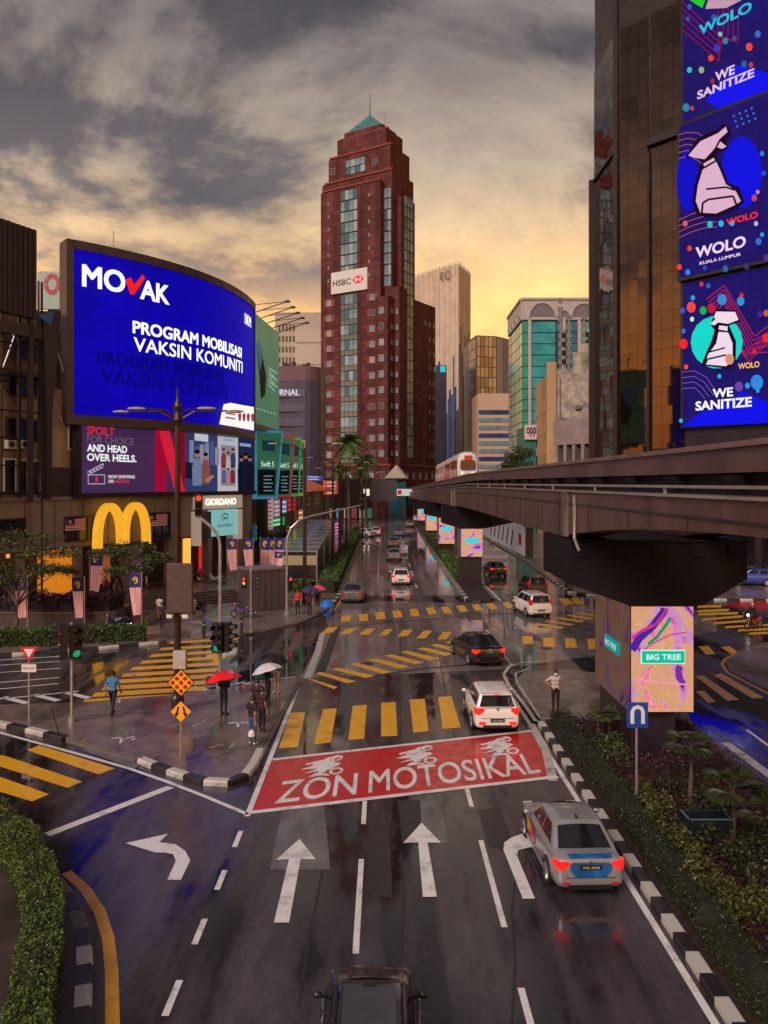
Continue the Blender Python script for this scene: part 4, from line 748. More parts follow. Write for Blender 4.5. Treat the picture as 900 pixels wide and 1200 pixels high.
# far street end, left of the tower: small blocks closing the street
for nm, x0, x1, d, top, mat, lbl in (('street_end_block', 377, 437, 205, 560, mt('end_block_a', (.07, .05, .055), .6, dirt=.4), 'dim low shop block at the end of the street'),):
    b = thing(nm, lbl, 'building', D(x0, 0, d)[:2]+(0,)); MB().box(D(x0, 0, d)[0], D(x1, 0, d)[0], d, d+8, 0, D(0, top, d)[2]).build('wall', mat, b)
    for k in range(6): x = D(x0+8+9*k, 0, d)[0]; MB().box(x, x+1.3, d-.1, d-.01, .4, 2.9).build('shopfront', em(['#c88a50', '#6a8ab0', '#d8b080', '#a04858', '#c0a890', '#508070'][k], .5), b)
SGN = thing('grey_advert_board', 'blank dark grey billboard standing before the red tower', 'billboard', D(449, 0, 196)[:2]+(0,))
x0, z1 = D(433, 562, 196)[0::2]; x1, z0 = D(465, 587, 196)[0::2]; MB().box(x0, x1, 196, 196.6, z0, z1).build('board', mt('blank_board', (.075, .065, .085), .5, var=.1), SGN); MB().box((x0+x1)/2-.3, (x0+x1)/2+.3, 196.6, 197, 0, z1-1).build('post', DKMET, SGN)
SG2 = thing('red_white_sign', 'white sign with red symbol right of the blank grey billboard', 'sign', D(475, 0, 200)[:2]+(0,))
x0, z1 = D(465, 573, 200)[0::2]; x1, z0 = D(487, 581, 200)[0::2]; MB().box(x0, x1, 200, 200.3, z0, z1).build('board', em('#f0e8e4', .6), SG2); MB().box(x0+.2, x0+1.2, 199.94, 200, z0+.3, z1-.3).build('symbol', em('#d02838', .7), SG2); MB().box(x1-.5, x1-.2, 200.3, 200.6, 0, z1).build('post', DKMET, SG2)
SG3 = thing('lit_white_sign', 'small lit white sign left of the blank grey billboard', 'sign', D(428, 0, 200)[:2]+(0,))
x0, z1 = D(426, 573, 200)[0::2]; x1, z0 = D(434, 581, 200)[0::2]; MB().box(x0, x1, 200, 200.3, z0, z1).build('board', em('#ffe8d8', .9), SG3); MB().box(x0+.6, x0+.9, 200.3, 200.6, 0, z1).build('post', DKMET, SG3)
# ================================================================== RED TOWER
HC = Vector((1.2, 225)); e1 = Vector((-.85, .53)).normalized(); e2 = Vector((.53, .85)).normalized()
HT = thing('red_bank_tower', 'tall stepped red granite tower with green pyramid top and white bank sign', 'building', (HC.x, HC.y, 0))
def hbox(u0, u1, v0, v1, z0, z1, name, mat, par=HT):
    c = [HC+e1*u+e2*v for u, v in ((u0, v0), (u1, v0), (u1, v1), (u0, v1))]; mb = MB(); mb.prism([(p.x, p.y) for p in c], z0, z1); return mb.build(name, mat, par)
hbox(0, 24.2, 2, 14, 14, 97, 'shaft', BRICK); hbox(2.6, 23.2, -.0, 2, 14, 94, 'front_bay', BRICK); hbox(-1.6, 0, 4.6, 12, 14, 90, 'side_bay', BRICK)
hbox(-.8, 3.2, -1.6, 1.9, 14, 61, 'corner_pier', BRICK); hbox(-2.5, 2.4, 1.9, 6, 14, 64, 'corner_pier', BRICK)
hbox(1.0, 22.4, 2.8, 13.4, 97, 104.5, 'upper_tier', BRICK); hbox(3.0, 20.0, 3.8, 12.8, 104.5, 110, 'crown_tier', BRICK); hbox(5, 18, 4.5, 12.4, 110, 112, 'crown_cap', BRICK)
hbox(0, 15, 14, 27.5, 14, 63, 'rear_wing', BRICK); hbox(-1.2, 0, 12.2, 20, 14, 56, 'wing_pier', BRICK); hbox(-2, 24, -2.5, 30, 0, 14, 'podium', BRICK); hbox(-2.3, 24.3, -2.8, 30.2, 14, 14.6, 'podium_cornice', BRICK2)
for z, u0, u1, v0 in ((94, 2.3, 22.5, -.3), (97, -.3, 23.3, 1.7), (104.5, .7, 21.9, 2.5), (110, 2.7, 19.8, 4.2)): hbox(u0, u1, v0, v0+.6, z, z+.5, 'cornice', BRICK2)
mb = MB(); c = [HC+e1*u+e2*v for u, v in ((5.4, 4.7), (17.6, 4.7), (17.6, 12.2), (5.4, 12.2))]; ap = HC+e1*11.5+e2*8.4
for k in range(4): mb.poly([(c[k].x, c[k].y, 112), (c[(k+1) % 4].x, c[(k+1) % 4].y, 112), (ap.x, ap.y, 117.5)][::-1])
mb.build('pyramid_roof', mt('green_copper', (.05, .20, .19), .4, .2, var=.25, scale=.5), HT)
mb = MB(); mb.tube([(ap.x, ap.y, 117), (ap.x, ap.y, 124)], [.16, .05], 6); mb.build('spire', DKMET, HT)
for u, v in ((17, 6), (15.5, 6), (18, 8), (5, 6)): p = HC+e1*u+e2*v; mb = MB(); mb.tube([(p.x, p.y, 112), (p.x, p.y, 114.5)], .08, 5); mb.build('aerial', GALV, HT)
WF = Wall([HC+e1*23.2, HC+e1*2.6]); WR = Wall([HC-e1*1.6+e2*4.6, HC-e1*1.6+e2*12]); WC = Wall([HC+e1*3.2-e2*1.6, HC-e1*.8-e2*1.6]); WSh = Wall([HC+e1*2.6+e2*2, HC+e2*2]); WCS = Wall([HC-e1*.8-e2*1.6, HC-e1*.8+e2*1.9]); WC2 = Wall([HC-e1*.8+e2*1.9, HC-e1*2.5+e2*1.9]); WW = Wall([HC+e2*19.6, HC+e2*27.5]); WP = Wall([HC+e1*24-e2*2.5, HC-e1*2-e2*2.5]); WPR = Wall([HC-e1*2-e2*2.5, HC-e1*2+e2*30])
WT = Wall([HC+e1*21.6+e2*2.8, HC+e1*1+e2*2.8]); WL2 = Wall([HC+e2*2, HC+e2*6])
WFR = mt('window_frame_rose', (.24, .17, .16), .6); wm = win_mesh(1.5, 1.7, .13, WFR, GLBLUE, 2, 1); wsm = win_mesh(.7, 1.3, .11, WFR, GLBLUE, 1, 1); pane = win_mesh(1.62, 2.0, .06, DKMET, GLBLUE, 1, 1, .1, 'pane'); pane2 = win_mesh(1.62, 1.0, .06, DKMET, mt('spandrel_glass', (.10, .13, .15), .12, var=.3, scale=.5, spec=.9), 1, 1, .1, 'pane')
pk = MB().box(-1.9, 1.9, -.06, 0, -1.0, 1.0).mesh('pink_panel', BRICK2)
FL = 4.4
GLLIT = mt('lit_window', (.30, .22, .14), .4, emit=(1, .68, .36), es=.35); GLDIM = mt('dim_window', (.05, .06, .08), .25, var=.4)
wmv = [wm, wm, win_mesh(1.5, 1.7, .13, WFR, GLDIM, 2, 1), win_mesh(1.5, 1.7, .13, WFR, mt('blind_window', (.30, .30, .29), .6), 2, 1)]; panev = [pane, pane, pane, win_mesh(1.62, 2.0, .06, DKMET, mt('teal_dark_glass', (.06, .11, .15), .25, var=.3), 1, 1, .1, 'pane'), win_mesh(1.62, 2.0, .06, DKMET, mt('pale_sky_glass', (.26, .34, .37), .3), 1, 1, .1, 'pane')]
for k in range(11):       # lower floors below the sign
    z = 17.5+FL*k
    for px in (386, 436.5):
        t = WF.t(px); inst('pink_panel', pk, HT, WF.pt(t, z, .03), WF.ang(t)); inst('window', random.choice(wmv), HT, WF.pt(t, z, .1), WF.ang(t))
    if k < 10: t = WC.t(455); inst('window', random.choice(wmv), HT, WC.pt(WC.len*.5, z, .03), WC.ang(0)); inst('window', wsm, HT, WC2.pt(WC2.len*.5, z, .03), WC2.ang(0)); inst('window', wsm, HT, WCS.pt(WCS.len*.6, z, .03), WCS.ang(0))
    for j in range(4):
        t = WF.t(400.5)+.4+1.45*j; inst('pane', random.choice(panev), HT, WF.pt(t, z+.45, .03), WF.ang(t), (.86, 1, 1.36)); inst('pane', pane2, HT, WF.pt(t, z-1.68, .03), WF.ang(t), (.86, 1, 1.36))
    if k < 10:
        for j in range(3): t = 1.5+2.6*j; inst('window', wsm, HT, WW.pt(t, z, .03), WW.ang(0))
for k in range(7):        # upper floors
    z = 68+3.75*k
    for px in (385, 432.5): t = WF.t(px); inst('window', wsm, HT, WF.pt(t, z, .03), WF.ang(t), (.7, 1, .7))
for k in range(9):
    z = 67+3.1*k
    for j in range(4): t = WF.t(400.5)+.4+1.45*j; inst('pane', random.choice(panev), HT, WF.pt(t, z, .03), WF.ang(t), (.86, 1, 1.38))
    for j in range(2): t = .35+1.25*j; inst('pane', random.choice(panev), HT, WSh.pt(t+.1, z-1, .03), WSh.ang(0), (.70, 1, 1.38))
for k in range(24):
    z = 18+3.1*k
    for j in range(3): t = 2.0+1.75*j; inst('pane', random.choice(panev), HT, WR.pt(t, z, .03), WR.ang(0), (1, 1, 1.38))
for px in (390, 440): t = WT.t(px); inst('window', random.choice(wmv), HT, WT.pt(t, 100.8, .03), WT.ang(0))
for j in range(4):
    for i in range(2): t = WT.t(408)+1.7*j; inst('pane', random.choice(panev), HT, WT.pt(t, 99.8+2.2*i, .03), WT.ang(0))
for k in range(7): t = 1.5+3.7*k; inst('window', random.choice(wmv), HT, WP.pt(t, 11.5, .03), WP.ang(0)); inst('window', random.choice(wmv), HT, WP.pt(t, 5.5, .03), WP.ang(0))
for k in range(8): t = 2+3.7*k; inst('window', wsm, HT, WPR.pt(t, 11.3, .03), WPR.ang(0), (1.2, 1, 1.3)); inst('window', wsm, HT, WPR.pt(t, 7, .03), WPR.ang(0), (1.2, 1, 1.3))
t = WP.t(466); mb = MB(); WP.slab(mb, t-2.6, t+2.6, .1, 9.6, 0, .12); mb.build('entrance_glazing', mt('entrance_teal', (.03, .10, .14), .1, var=.3), HT)
mb = MB(); mb.loft([[WP.pt(t-3.4, 10.6, .02), WP.pt(t+3.4, 10.6, .02), WP.pt(t, 14.2, .02)], [WP.pt(t-3.4, 10.6, 1.4), WP.pt(t+3.4, 10.6, 1.4), WP.pt(t, 14.2, .9)]]); fix_normals(mb.build('entrance_gable', mt('gable_stone', (.42, .36, .30), .6), HT))
# bank sign
HS = thing('bank_sign', 'white bank sign with black letters and red hexagon on the red tower', 'sign', WF.pt(WF.t(408), 62, .1))
t0, z1 = WF.tz(388, 320, .6); t1 = WF.t(430, .6); z0 = WF.tz(388, 345, .6)[1]; mb = MB(); WF.slab(mb, t0, t1, z0, z1, .05, .6); mb.build('board', mt('sign_grey_white', (.50, .47, .46), .5, var=.06, emit=(.5, .47, .46), es=.12), HS)
wall_text('lettering', WF, 'HSBC', B1, t0+(t1-t0)*.05, t0+(t1-t0)*.56, z0+(z1-z0)*.34, z0+(z1-z0)*.62, .64, BLK, HS)
cx = t0+(t1-t0)*.76; cz = z0+(z1-z0)*.5; hw = (t1-t0)*.09; hh = (z1-z0)*.17; mb = MB(); mw = MB()
for sx in (-1, 1): WF.poly(mb, [(cx+sx*hw*.0, cz), (cx+sx*hw, cz+hh), (cx+sx*hw, cz-hh)], .65); WF.poly(mb, [(cx+sx*hw, cz+hh), (cx+sx*hw*1.75, cz), (cx+sx*hw, cz-hh)], .651)
WF.poly(mw, [(cx-hw, cz-hh), (cx, cz), (cx-hw, cz+hh)], .646); WF.poly(mb, [(cx-hw, cz+hh), (cx+hw, cz+hh), (cx, cz+.02)], .652); WF.poly(mb, [(cx-hw, cz-hh), (cx, cz-.02), (cx+hw, cz-hh)], .652)
mb2 = MB()
for sx in (-1, 1): WF.poly(mb2, [(cx, cz), (cx+sx*hw, cz+hh*.98), (cx+sx*hw, cz-hh*.98)], .656)
mb.build('hexagon_emblem', mt('emblem_bright_red', (.62, .02, .02), .4, emit=(.7, .02, .02), es=.2), HS); mb2.build('emblem_white', mt('emblem_white', (.6, .57, .56), .4), HS)
# ================================================================== FAR TOWERS
def panel_wall(W, par, t0, t1, z0, z1, nw, nh, mats, name='panel', gap=.06, off=.03, depth=.15, pick=None, tilt=0.0):
    pw, ph = (t1-t0)/nw, (z1-z0)/nh; meshes = [MB().box(-pw/2+gap/2, pw/2-gap/2, -depth, 0, -ph/2+gap/2, ph/2-gap/2).mesh(name, m) for m in mats]
    for i in range(nw):
        for j in range(nh):
            k = pick(i, j, nw, nh) if pick else random.randrange(len(mats))
            t = t0+pw*(i+.5); o = inst(name, meshes[k], par, W.pt(t, z0+ph*(j+.5), off), W.ang(t))
            if tilt: o.rotation_euler = (random.gauss(0, tilt), 0, W.ang(t)+random.gauss(0, tilt))
EQ = thing('finned_tower', 'slender tower with vertical gold fins and a painted blue reflection lower down', 'building', D(537, 0, 330)[:2]+(0,))
q0, q1, q2 = D(484, 0, 352), D(537, 0, 330), D(551, 0, 346); EW = Wall([q0[:2], q1[:2]]); EV = Wall([q1[:2], q2[:2]]); ez = 99
mb = MB(); mb.prism([q0[:2], q1[:2], q2[:2], (q2[0]-18, q2[1]+20)], 0, ez-.5); mb.build('core', mt('tower_core', (.20, .14, .11), .5, var=.2, scale=.15), EQ)
GOLD = mt('gold_fin', (.60, .49, .40), .5, .0, var=.25, scale=.15); BLUE_REFL = mt('blue_reflection_fin', (.06, .10, .26), .45, .0, var=.35, scale=.15)  # blue on the lower fins is a mirrored reflection put into base colour
for W3, n in ((EW, 26), (EV, 9)):
    for k in range(n):
        t = W3.len*(k+.3)/n; refl_top = (58+14*math.sin(k*1.7)*math.sin(k*.6)-(10 if k > n*.6 and W3 is EW else 0)+(8 if W3 is EV else 0))  # jagged upper edge of the painted blue reflection
        for z0, z1, m in ((0, refl_top, BLUE_REFL), (refl_top, ez+(.6 if k % 2 else 0), GOLD)): mb = MB(); W3.slab(mb, t, t+W3.len/n*.42, z0, z1, .03, .22 if k % 3 else .4); mb.build('fin', m, EQ)
        mb = MB(); W3.slab(mb, t+W3.len/n*.42, t+W3.len/n*.98, 0, refl_top, .01, .05); mb.build('glazing_strip', GLNAVY, EQ)  # navy glass below that edge continues the painted reflection
        mb = MB(); W3.slab(mb, t+W3.len/n*.42, t+W3.len/n*.98, refl_top, ez-.6, .01, .05); mb.build('glazing_strip', mt('gold_glass', (.50, .40, .32), .3, .0, var=.25, scale=.2), EQ)
wall_text('lettering', EW, 'EQ', B3, EW.t(518), EW.t(530), H+(566-326)*331/F, H+(566-315)*331/F, 1.0, mt('brown_letter', (.16, .08, .05), .5), EQ)
BG = thing('navy_glass_block', 'low dark blue glass block left of the finned tower with teal signs', 'building', D(515, 0, 300)[:2]+(0,))
x0, x1 = D(500, 0, 300)[0], D(523, 0, 300)[0]; zt = H+(566-428)*300/F; MB().box(x0, x1, 300, 312, 0, zt).build('wall', GLNAVY, BG)
for k in range(9): x = x0+(x1-x0)*k/8; MB().box(x-.1, x+.1, 299.7, 300, 0, zt).build('mullion', mt('navy_frame', (.04, .05, .10), .4), BG)
for px in (508, 519): x = D(px, 0, 299)[0]; MB().box(x-.9, x+.9, 299.2, 299.6, H+(566-436)*.315, H+(566-429)*.315).build('teal_sign', em('#2fd0e0', .9), BG)
GP = thing('gold_panel_tower', 'office tower with grid of gold window panels beside the finned tower', 'building', D(575, 0, 285)[:2]+(0,))
p0, p1, p2, p3 = D(550, 0, 290), D(558, 0, 280), D(582, 0, 282), D(597, 0, 288); zt = H+172*282/F
mb = MB(); mb.prism([p0[:2], p1[:2], p2[:2], p3[:2], (p3[0], 310), (p0[0], 310)], 0, zt); mb.build('wall', mt('far_greyblue', (.16, .15, .19), .5, var=.15, scale=.2), GP)
W3 = Wall([p1[:2], p2[:2]]); panel_wall(W3, GP, .1, W3.len-.1, 28, zt-.3, 5, 9, [mt('gold_panel_a', (.46, .33, .15), .3, .3), mt('gold_panel_b', (.30, .22, .12), .3, .3), mt('gold_panel_c', (.50, .40, .24), .3, .3)], 'window_panel', .35)
W3 = Wall([p0[:2], p1[:2]]); panel_wall(W3, GP, .1, W3.len-.1, 2, zt-1, 3, 16, [GLNAVY, GLBLUE], 'window_panel', .3)
W3 = Wall([p2[:2], p3[:2]])
for t in (.6, 2.2): mb = MB(); W3.slab(mb, t, t+.9, 0, zt-1, .02, .3); mb.build('pilaster', mt('far_pilaster', (.34, .32, .34), .5), GP)
SB = thing('striped_office', 'cream office block with dark ribbon windows in front of the gold tower', 'building', D(580, 0, 245)[:2]+(0,))
x0, x1, zt = D(560, 0, 245)[0], D(600, 0, 245)[0], H+105*245/F; MB().box(x0, x1, 245, 262, 0, zt).build('wall', mt('peach_wall', (.50, .34, .24), .6, var=.08), SB)
for k in range(12): z = zt-6.3-k*2.35; MB().box(x0+.2, x1, 244.8, 244.98, z, z+1.25).build('ribbon_window', GLBLUE if k % 3 else GLNAVY, SB)
# teal glass building with arched frieze
TE = thing('teal_arched_tower', 'teal glass tower with white frieze of arches along its roof', 'building', D(613, 0, 190)[:2]+(0,))
c0, c1, c2 = D(597, 0, 212), D(613, 0, 190), D(716, 0, 190); zt = H+214*190/F; TW = Wall([c1[:2], c2[:2]]); TL = Wall([c0[:2], c1[:2]])
mb = MB(); mb.prism([c0[:2], c1[:2], c2[:2], (c2[0], 220)], 0, zt-.02); mb.build('core', mt('teal_core', (.03, .14, .14), .4), TE)
FRZ = mt('frieze_stone', (.40, .36, .36), .55, var=.1, scale=.5); mb = MB(); TW.slab(mb, 0, TW.len, zt-4.6, zt, .02, .5); TL.slab(mb, 0, TL.len, zt-4.6, zt, .02, .5); mb.build('frieze', FRZ, TE); mb = MB(); TW.slab(mb, -.3, TW.len, zt, zt+.5, -.4, .8); TL.slab(mb, 0, TL.len, zt, zt+.5, -.4, .8); mb.build('cornice', FRZ, TE)
for W3, cs in ((TW, ((4.4, 2.9), (9.4, 1.3), (14.2, 2.8), (18.6, 1.3))), (TL, ((3, 1.0), (8, 1.0), (14, 1.0), (20, 1.0)))):
    for c, r in cs:
        mb = MB(); W3.poly(mb, [(c+r*math.cos(a), zt-4.0+min(3.2, r*1.1)*math.sin(a)) for a in np.linspace(0, math.pi, 14)], .53); mb.build('arch_panel', mt('arch_shadow', (.15, .13, .15), .6), TE)
        mb = MB()
        for k in range(13):
            a, b = math.pi*k/13, math.pi*(k+1)/13; h = min(3.2, r*1.1); mb.loft([[W3.pt(c+q*math.cos(x), zt-4.0+(h*q/r)*math.sin(x), .51) for q, x in ((r, a), (r+.3, a), (r+.3, b), (r, b))], [W3.pt(c+q*math.cos(x), zt-4.0+(h*q/r)*math.sin(x), .75) for q, x in ((r, a), (r+.3, a), (r+.3, b), (r, b))]])
        mb.build('arch_moulding', FRZ, TE)
TEAL = mt('teal_glass', (.05, .33, .36), .2, .1, var=.35, scale=.25, spec=.9); TEALD = mt('deep_teal_glass', (.02, .13, .22), .2, .1, var=.4, scale=.25, spec=.9); MINT = mt('mint_glass', (.08, .42, .32), .15, .3, var=.25, scale=.25)
for a, b, m in ((.05, 1.0, MINT), (2.0, 7.5, TEAL), (7.7, 9.0, TEALD), (10, 12.6, TEALD), (13.4, 18, TEAL)):
    nrow = 18; ph = (zt-5)/nrow
    for j in range(nrow): mb = MB(); TW.slab(mb, a, b, ph*j+.12, ph*(j+1)-.12, .03, .25); mb.build('window_band', m, TE)
for a in (1.1, 9.1, 12.7, 18.1): mb = MB(); TW.slab(mb, a, a+.75, 0, zt-4.7, .03, .55); mb.build('pilaster', FRZ, TE)
for a, b, m in ((.2, 6, TEALD), (6.4, 12, MINT), (12.4, 18, TEAL), (18.4, TL.len-.1, MINT)):
    for j in range(18): ph = (zt-5)/18; mb = MB(); TL.slab(mb, a, b, ph*j+.12, ph*(j+1)-.12, .03, .25); mb.build('window_band', m, TE)
# old stained block with aerials
OS = thing('stained_old_block', 'tan and stained grey old block with rooftop aerials', 'building', D(652, 0, 135)[:2]+(0,))
s0, s1, s2 = D(628, 0, 153), D(641, 0, 138), D(706, 0, 135); zt = H+134*137/F; OWl = Wall([s0[:2], s1[:2]]); OWf = Wall([s1[:2], s2[:2]])
mb = MB(); OWf.slab(mb, 0, OWf.len, 0, zt, -14, 0); mb.build('front_wall', STAIN, OS); mb = MB(); OWl.slab(mb, 0, OWl.len, 0, zt-1, -3, .05); mb.build('side_wall', TAN, OS)
me = win_mesh(1.1, 1.6, .12, TAN, GLDARK, 1, 1)
for k in range(6):
    for t in (3, 8, 13): inst('window', me, OS, OWl.pt(t, 4+k*3.7, .08), OWl.ang(0))
mb = MB(); OWf.slab(mb, 0, 1.6, 0, zt+1.2, 0, .35); mb.build('pier', TAN, OS); 
for a, b, h in ((4.2, 6.8, 2.8), (5.6, 9.4, 4.2)): mb = MB(); OWf.slab(mb, a, b, zt, zt+h, -6, -.8); mb.build('penthouse', STAIN, OS)
for px, y0, y1 in ((655, 470, 352), (660, 440, 385), (652, 440, 395), (665, 440, 372), (692, 410, 365), (683, 412, 372), (697, 410, 380), (688, 412, 392)):
    b = D(px, y0, 138); tz_ = D(px, y1, 138)[2]; q = OWf.xy(OWf.t(px), -2); zb0 = zt if px < 670 else zt+3; mb = MB(); mb.tube([(q.x, q.y, zb0-.2), (q.x, q.y, tz_)], .10, 5)
    for z in np.arange(zb0+1, tz_, 1.5): mb.box(q.x-.45, q.x+.45, q.y-.08, q.y+.08, z, z+.9)
    mb.build('aerial_mast', GALV if px % 2 else DKMET, OS)
q = OWf.xy(OWf.t(694), -2); mb = MB(); mb.ell((q.x, q.y, zt+6.5), .9, .5, .9); mb.build('satellite_dish', WHITE, OS)
PS = thing('purple_script_sign', 'small cream sign with purple lettering left of the tan block', 'sign', D(616, 0, 150)[:2]+(0,))
x0, z1 = D(615, 498, 150)[0::2]; x1, z0 = D(629, 515, 150)[0::2]; MB().box(x0, x1, 150, 150.5, z0, z1).build('board', mt('sign_offwhite', (.55, .48, .45), .5), PS); mb = MB(); text_to(mb, 'opp', B2, lambda a, b: (x0+.3+(x1-x0-.4)*a, 149.95, z0+.5+(z1-z0-.9)*b)); mb.build('lettering', mt('plum_letters', (.12, .01, .07), .5), PS)
MB().box(x0-.2, x1, 150.6, 158, 0, z1-.4).build('tower_core', mt('teal_core2', (.03, .16, .14), .3), PS)
LC = thing('colonnaded_block', 'low grey block with row of square columns below the bronze tower', 'building', D(652, 0, 118)[:2]+(0,))
x0, x1, zt = D(652, 0, 118)[0], D(730, 0, 118)[0], H+74*118/F; lw = Wall([(x0, 120), (x0+6.2, 112), (x1+4, 112)])
mb = MB(); lw.slab(mb, 0, lw.len, 0, zt-3.6, -6, -1, 0, 12); mb.build('recess', mt('lc_recess', (.05, .04, .05), .5), LC); LCM = mt('lc_stone', (.24, .19, .185), .6, var=.15, scale=.6, dirt=.4)
mb = MB(); lw.slab(mb, 0, 10.1, zt-3.6, zt, -6, 0); lw.slab(mb, 10.2, lw.len, zt-3.6, zt, -6, 0); mb.build('parapet', LCM, LC)
for k in range(11): t = .2+k*1.6; mb = MB(); lw.slab(mb, t, t+.55, 0, zt-3.6, -1, -.05); mb.build('column', LCM, LC)
for k, (t, z) in enumerate(((2.6, 20), (3.4, 15.5), (5.2, 22), (6.4, 17), (7.6, 13), (8.3, 24))): q = OWf.pt(t, z, .3); MB().bbox(tuple(q), .9, .5, .6).build('air_unit', WHITE if k % 2 else GREYP, OS)
for t in (2.2, 7.0): q = OWf.pt(t, 0, .12); mb = MB(); mb.tube([(q.x, q.y, 0), (q.x, q.y, 27)], .08, 5); mb.build('drain_pipe', GREYP, OS)
# ================================================================== BRONZE MIRROR TOWER, RIGHT
RC = Vector((27.2, 95)); rd = Vector((.62, -.785)).normalized(); RW = Wall([RC, RC+rd*30]); RS = Wall([(27.2, 104.6), RC]); RT = 76
BT = thing('bronze_glass_tower', 'bronze mirror glass tower at right carrying stacked video screens', 'building', (RC.x, RC.y, 0))
e = RW.xy(30); mb = MB(); mb.prism([RC, e, e+Vector((24, 20)), (27.2, 104.6)], 8, RT); mb.build('core', mt('tower_frame', (.022, .014, .016), .4, scale=.5), BT)
t9 = RW.t(797)
panel_wall(RW, BT, .5, 4.35, 9.5, 62, 3, 25, [GLBRZ], 'glass_panel', .035, .05, .1, None, .0035); panel_wall(RW, BT, 4.75, t9+.6, 9.5, 62, 3, 25, [GLBRZ], 'glass_panel', .035, .05, .1, None, .0035)
panel_wall(RS, BT, .2, RS.len-.6, 9.5, 62, 6, 25, [GLBRZ], 'glass_panel', .05, .05, .1, None, .0035); panel_wall(RW, BT, t9+.8, t9+4, 50, 66, 2, 6, [GLBRZ], 'glass_panel', .05, .05, .1, None, .003)
for t, ww in ((-.1, .55), (4.4, .3)): mb = MB(); RW.slab(mb, t, t+ww, 8, RT if t < 1 else H+(566-165)*88/F, .02, .5); mb.build('vertical_rib', DKMET, BT)
mb = MB(); zq = RW.tz(758, 172, .5)[1]; RW.slab(mb, 4.4, t9+.3, zq, zq+.8, .02, .7); mb.build('head_rib', DKMET, BT)
mb = MB(); zq = RS.tz(702, 205)[1]; RS.slab(mb, 0, RS.len, zq-.3, zq, .1, .4); RS.slab(mb, 0, .5, 8, zq, .1, .8); mb.build('side_rib', DKMET, BT)
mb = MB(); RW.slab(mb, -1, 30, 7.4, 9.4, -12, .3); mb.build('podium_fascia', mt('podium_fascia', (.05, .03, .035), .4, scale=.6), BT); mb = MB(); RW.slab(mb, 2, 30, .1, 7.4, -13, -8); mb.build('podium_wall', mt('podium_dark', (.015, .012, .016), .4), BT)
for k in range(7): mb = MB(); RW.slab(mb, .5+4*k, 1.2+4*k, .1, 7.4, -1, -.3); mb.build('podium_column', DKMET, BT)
def rscreen(label, yt, yb, x0, off):
    s = thing('video_screen', label, 'video screen', RW.pt(RW.t(x0, off), RW.tz(x0, yb, off)[1], off), group='screens stacked on the bronze tower')
    t0, z1 = RW.tz(x0, yt, off); z0 = RW.tz(x0, yb, off)[1]; t1 = RW.t(960, off); mb = MB(); RW.slab(mb, t0, t1, z0, z1, .05, off-.06); mb.build('housing', BLK, s)
    mb = MB(); RW.slab(mb, t0+.35, t1, z0+.35, z1-.3, off-.07, off); mb.build('display', MATS.get('screen_navy') or display('screen_navy', (.012, .005, .13), .55, .7), s); return s
s1 = rscreen('topmost navy video screen with cyan lettering at the upper right corner', -40, 148, 797, .7); s2 = rscreen('middle protruding navy video screen with white spray bottle in blue hands', 146, 330, 793, 1.5); s3 = rscreen('lowest video screen with spray bottle on turquoise disc', 331, 502, 797, .7)
def el(cx, cy, rx, ry, n=18): return [(cx+rx*math.cos(2*math.pi*k/n), cy-ry*math.sin(2*math.pi*k/n)) for k in range(n)]
def art(s, off, items):
    mats, mb = [], MB()
    for k, (pts, c, st) in enumerate(items):
        m = em(c, st)
        if m not in mats: mats.append(m)
        RW.ppoly(mb, pts, off+.03+.006*k, mats.index(m))
    o = mb.build('screen_graphic', mats, s); o['kind'] = 'stuff'; return o
def strk(pts, w_):
    out = []
    for (xa, ya), (xb, yb) in zip(pts, pts[1:]):
        dx, dy = xb-xa, yb-ya; l = math.hypot(dx, dy); nx, ny = -dy/l*w_/2, dx/l*w_/2; out.append([(xa+nx, ya+ny), (xb+nx, yb+ny), (xb-nx, yb-ny), (xa-nx, ya-ny)])
    return out
def dots(lst): return [(el(x, y, r*.82, r, 12), c, s) for x, y, r, c, s in lst]
c6 = lambda pts: [(690+x/4.286, y/4.286) for x, y in pts]; c7 = lambda pts: [(690+x/4.286, 260+y/4.286) for x, y in pts]
PK, DKR = '#f0c0d8', '#2a0830'
it = [(c6([(585, 505), (745, 325), (900, 365), (900, 455), (650, 545)]), '#1818ff', .8)]
for k in range(5): it += [(q, '#c01840', .6) for q in strk(c6([(470, 10+35*k), (655-0*k, 180+32*k), (750-25*k, 215+10*k-30*k), (750-25*k, 40)]), 1.0)]
it += [(c6([(505, 0), (585, 0), (570, 40)]), '#28e020', .8), (c6([(600, 0), (770, 0), (690, 40), (585, 45)]), PK, .6)]
it += dots([(687, 0, 0, '#000000', 0)][:0]+[(808, 8, 3.2, '#2f6fd0', .7), (837, 21, 4.5, '#3f6fd0', .6), (806, 22, 2.6, '#2f6fd0', .7), (850, 48, 4, '#2f9aa8', .7), (861, 45, 3, '#4a6ab8', .6), (833, 68, 4, '#ff4a28', .8), (840, 56, 4.5, '#3848d8', .7), (888, 40, 4.5, '#3f78e0', .7), (878, 55, 5, '#ff5030', .8), (880, 76, 3.4, '#e04838', .7), (872, 75, 4.2, '#1f7a9a', .7), (808, 82, 3.6, '#40d0c0', .8), (822, 82, 4, '#a0d098', .7), (835, 95, 3, '#d03030', .7), (804, 126, 5, '#2f9ac8', .7), (811, 127, 3, '#e04050', .7), (844, 40, 3, '#80d8c0', .8)])
art(s1, .7, it)
ptext('lettering', RW, 'WOLO', B2, 819, 881, 30, 42, .85, em('#24c8e0', .9), s1); ptext('lettering', RW, 'WE', B2, 838, 861, 85, 96, .85, em('#f0d0f0', .85), s1); ptext('lettering', RW, 'SANITIZE', B2, 817, 884, 107, 117, .85, em('#f0d0f0', .85), s1)
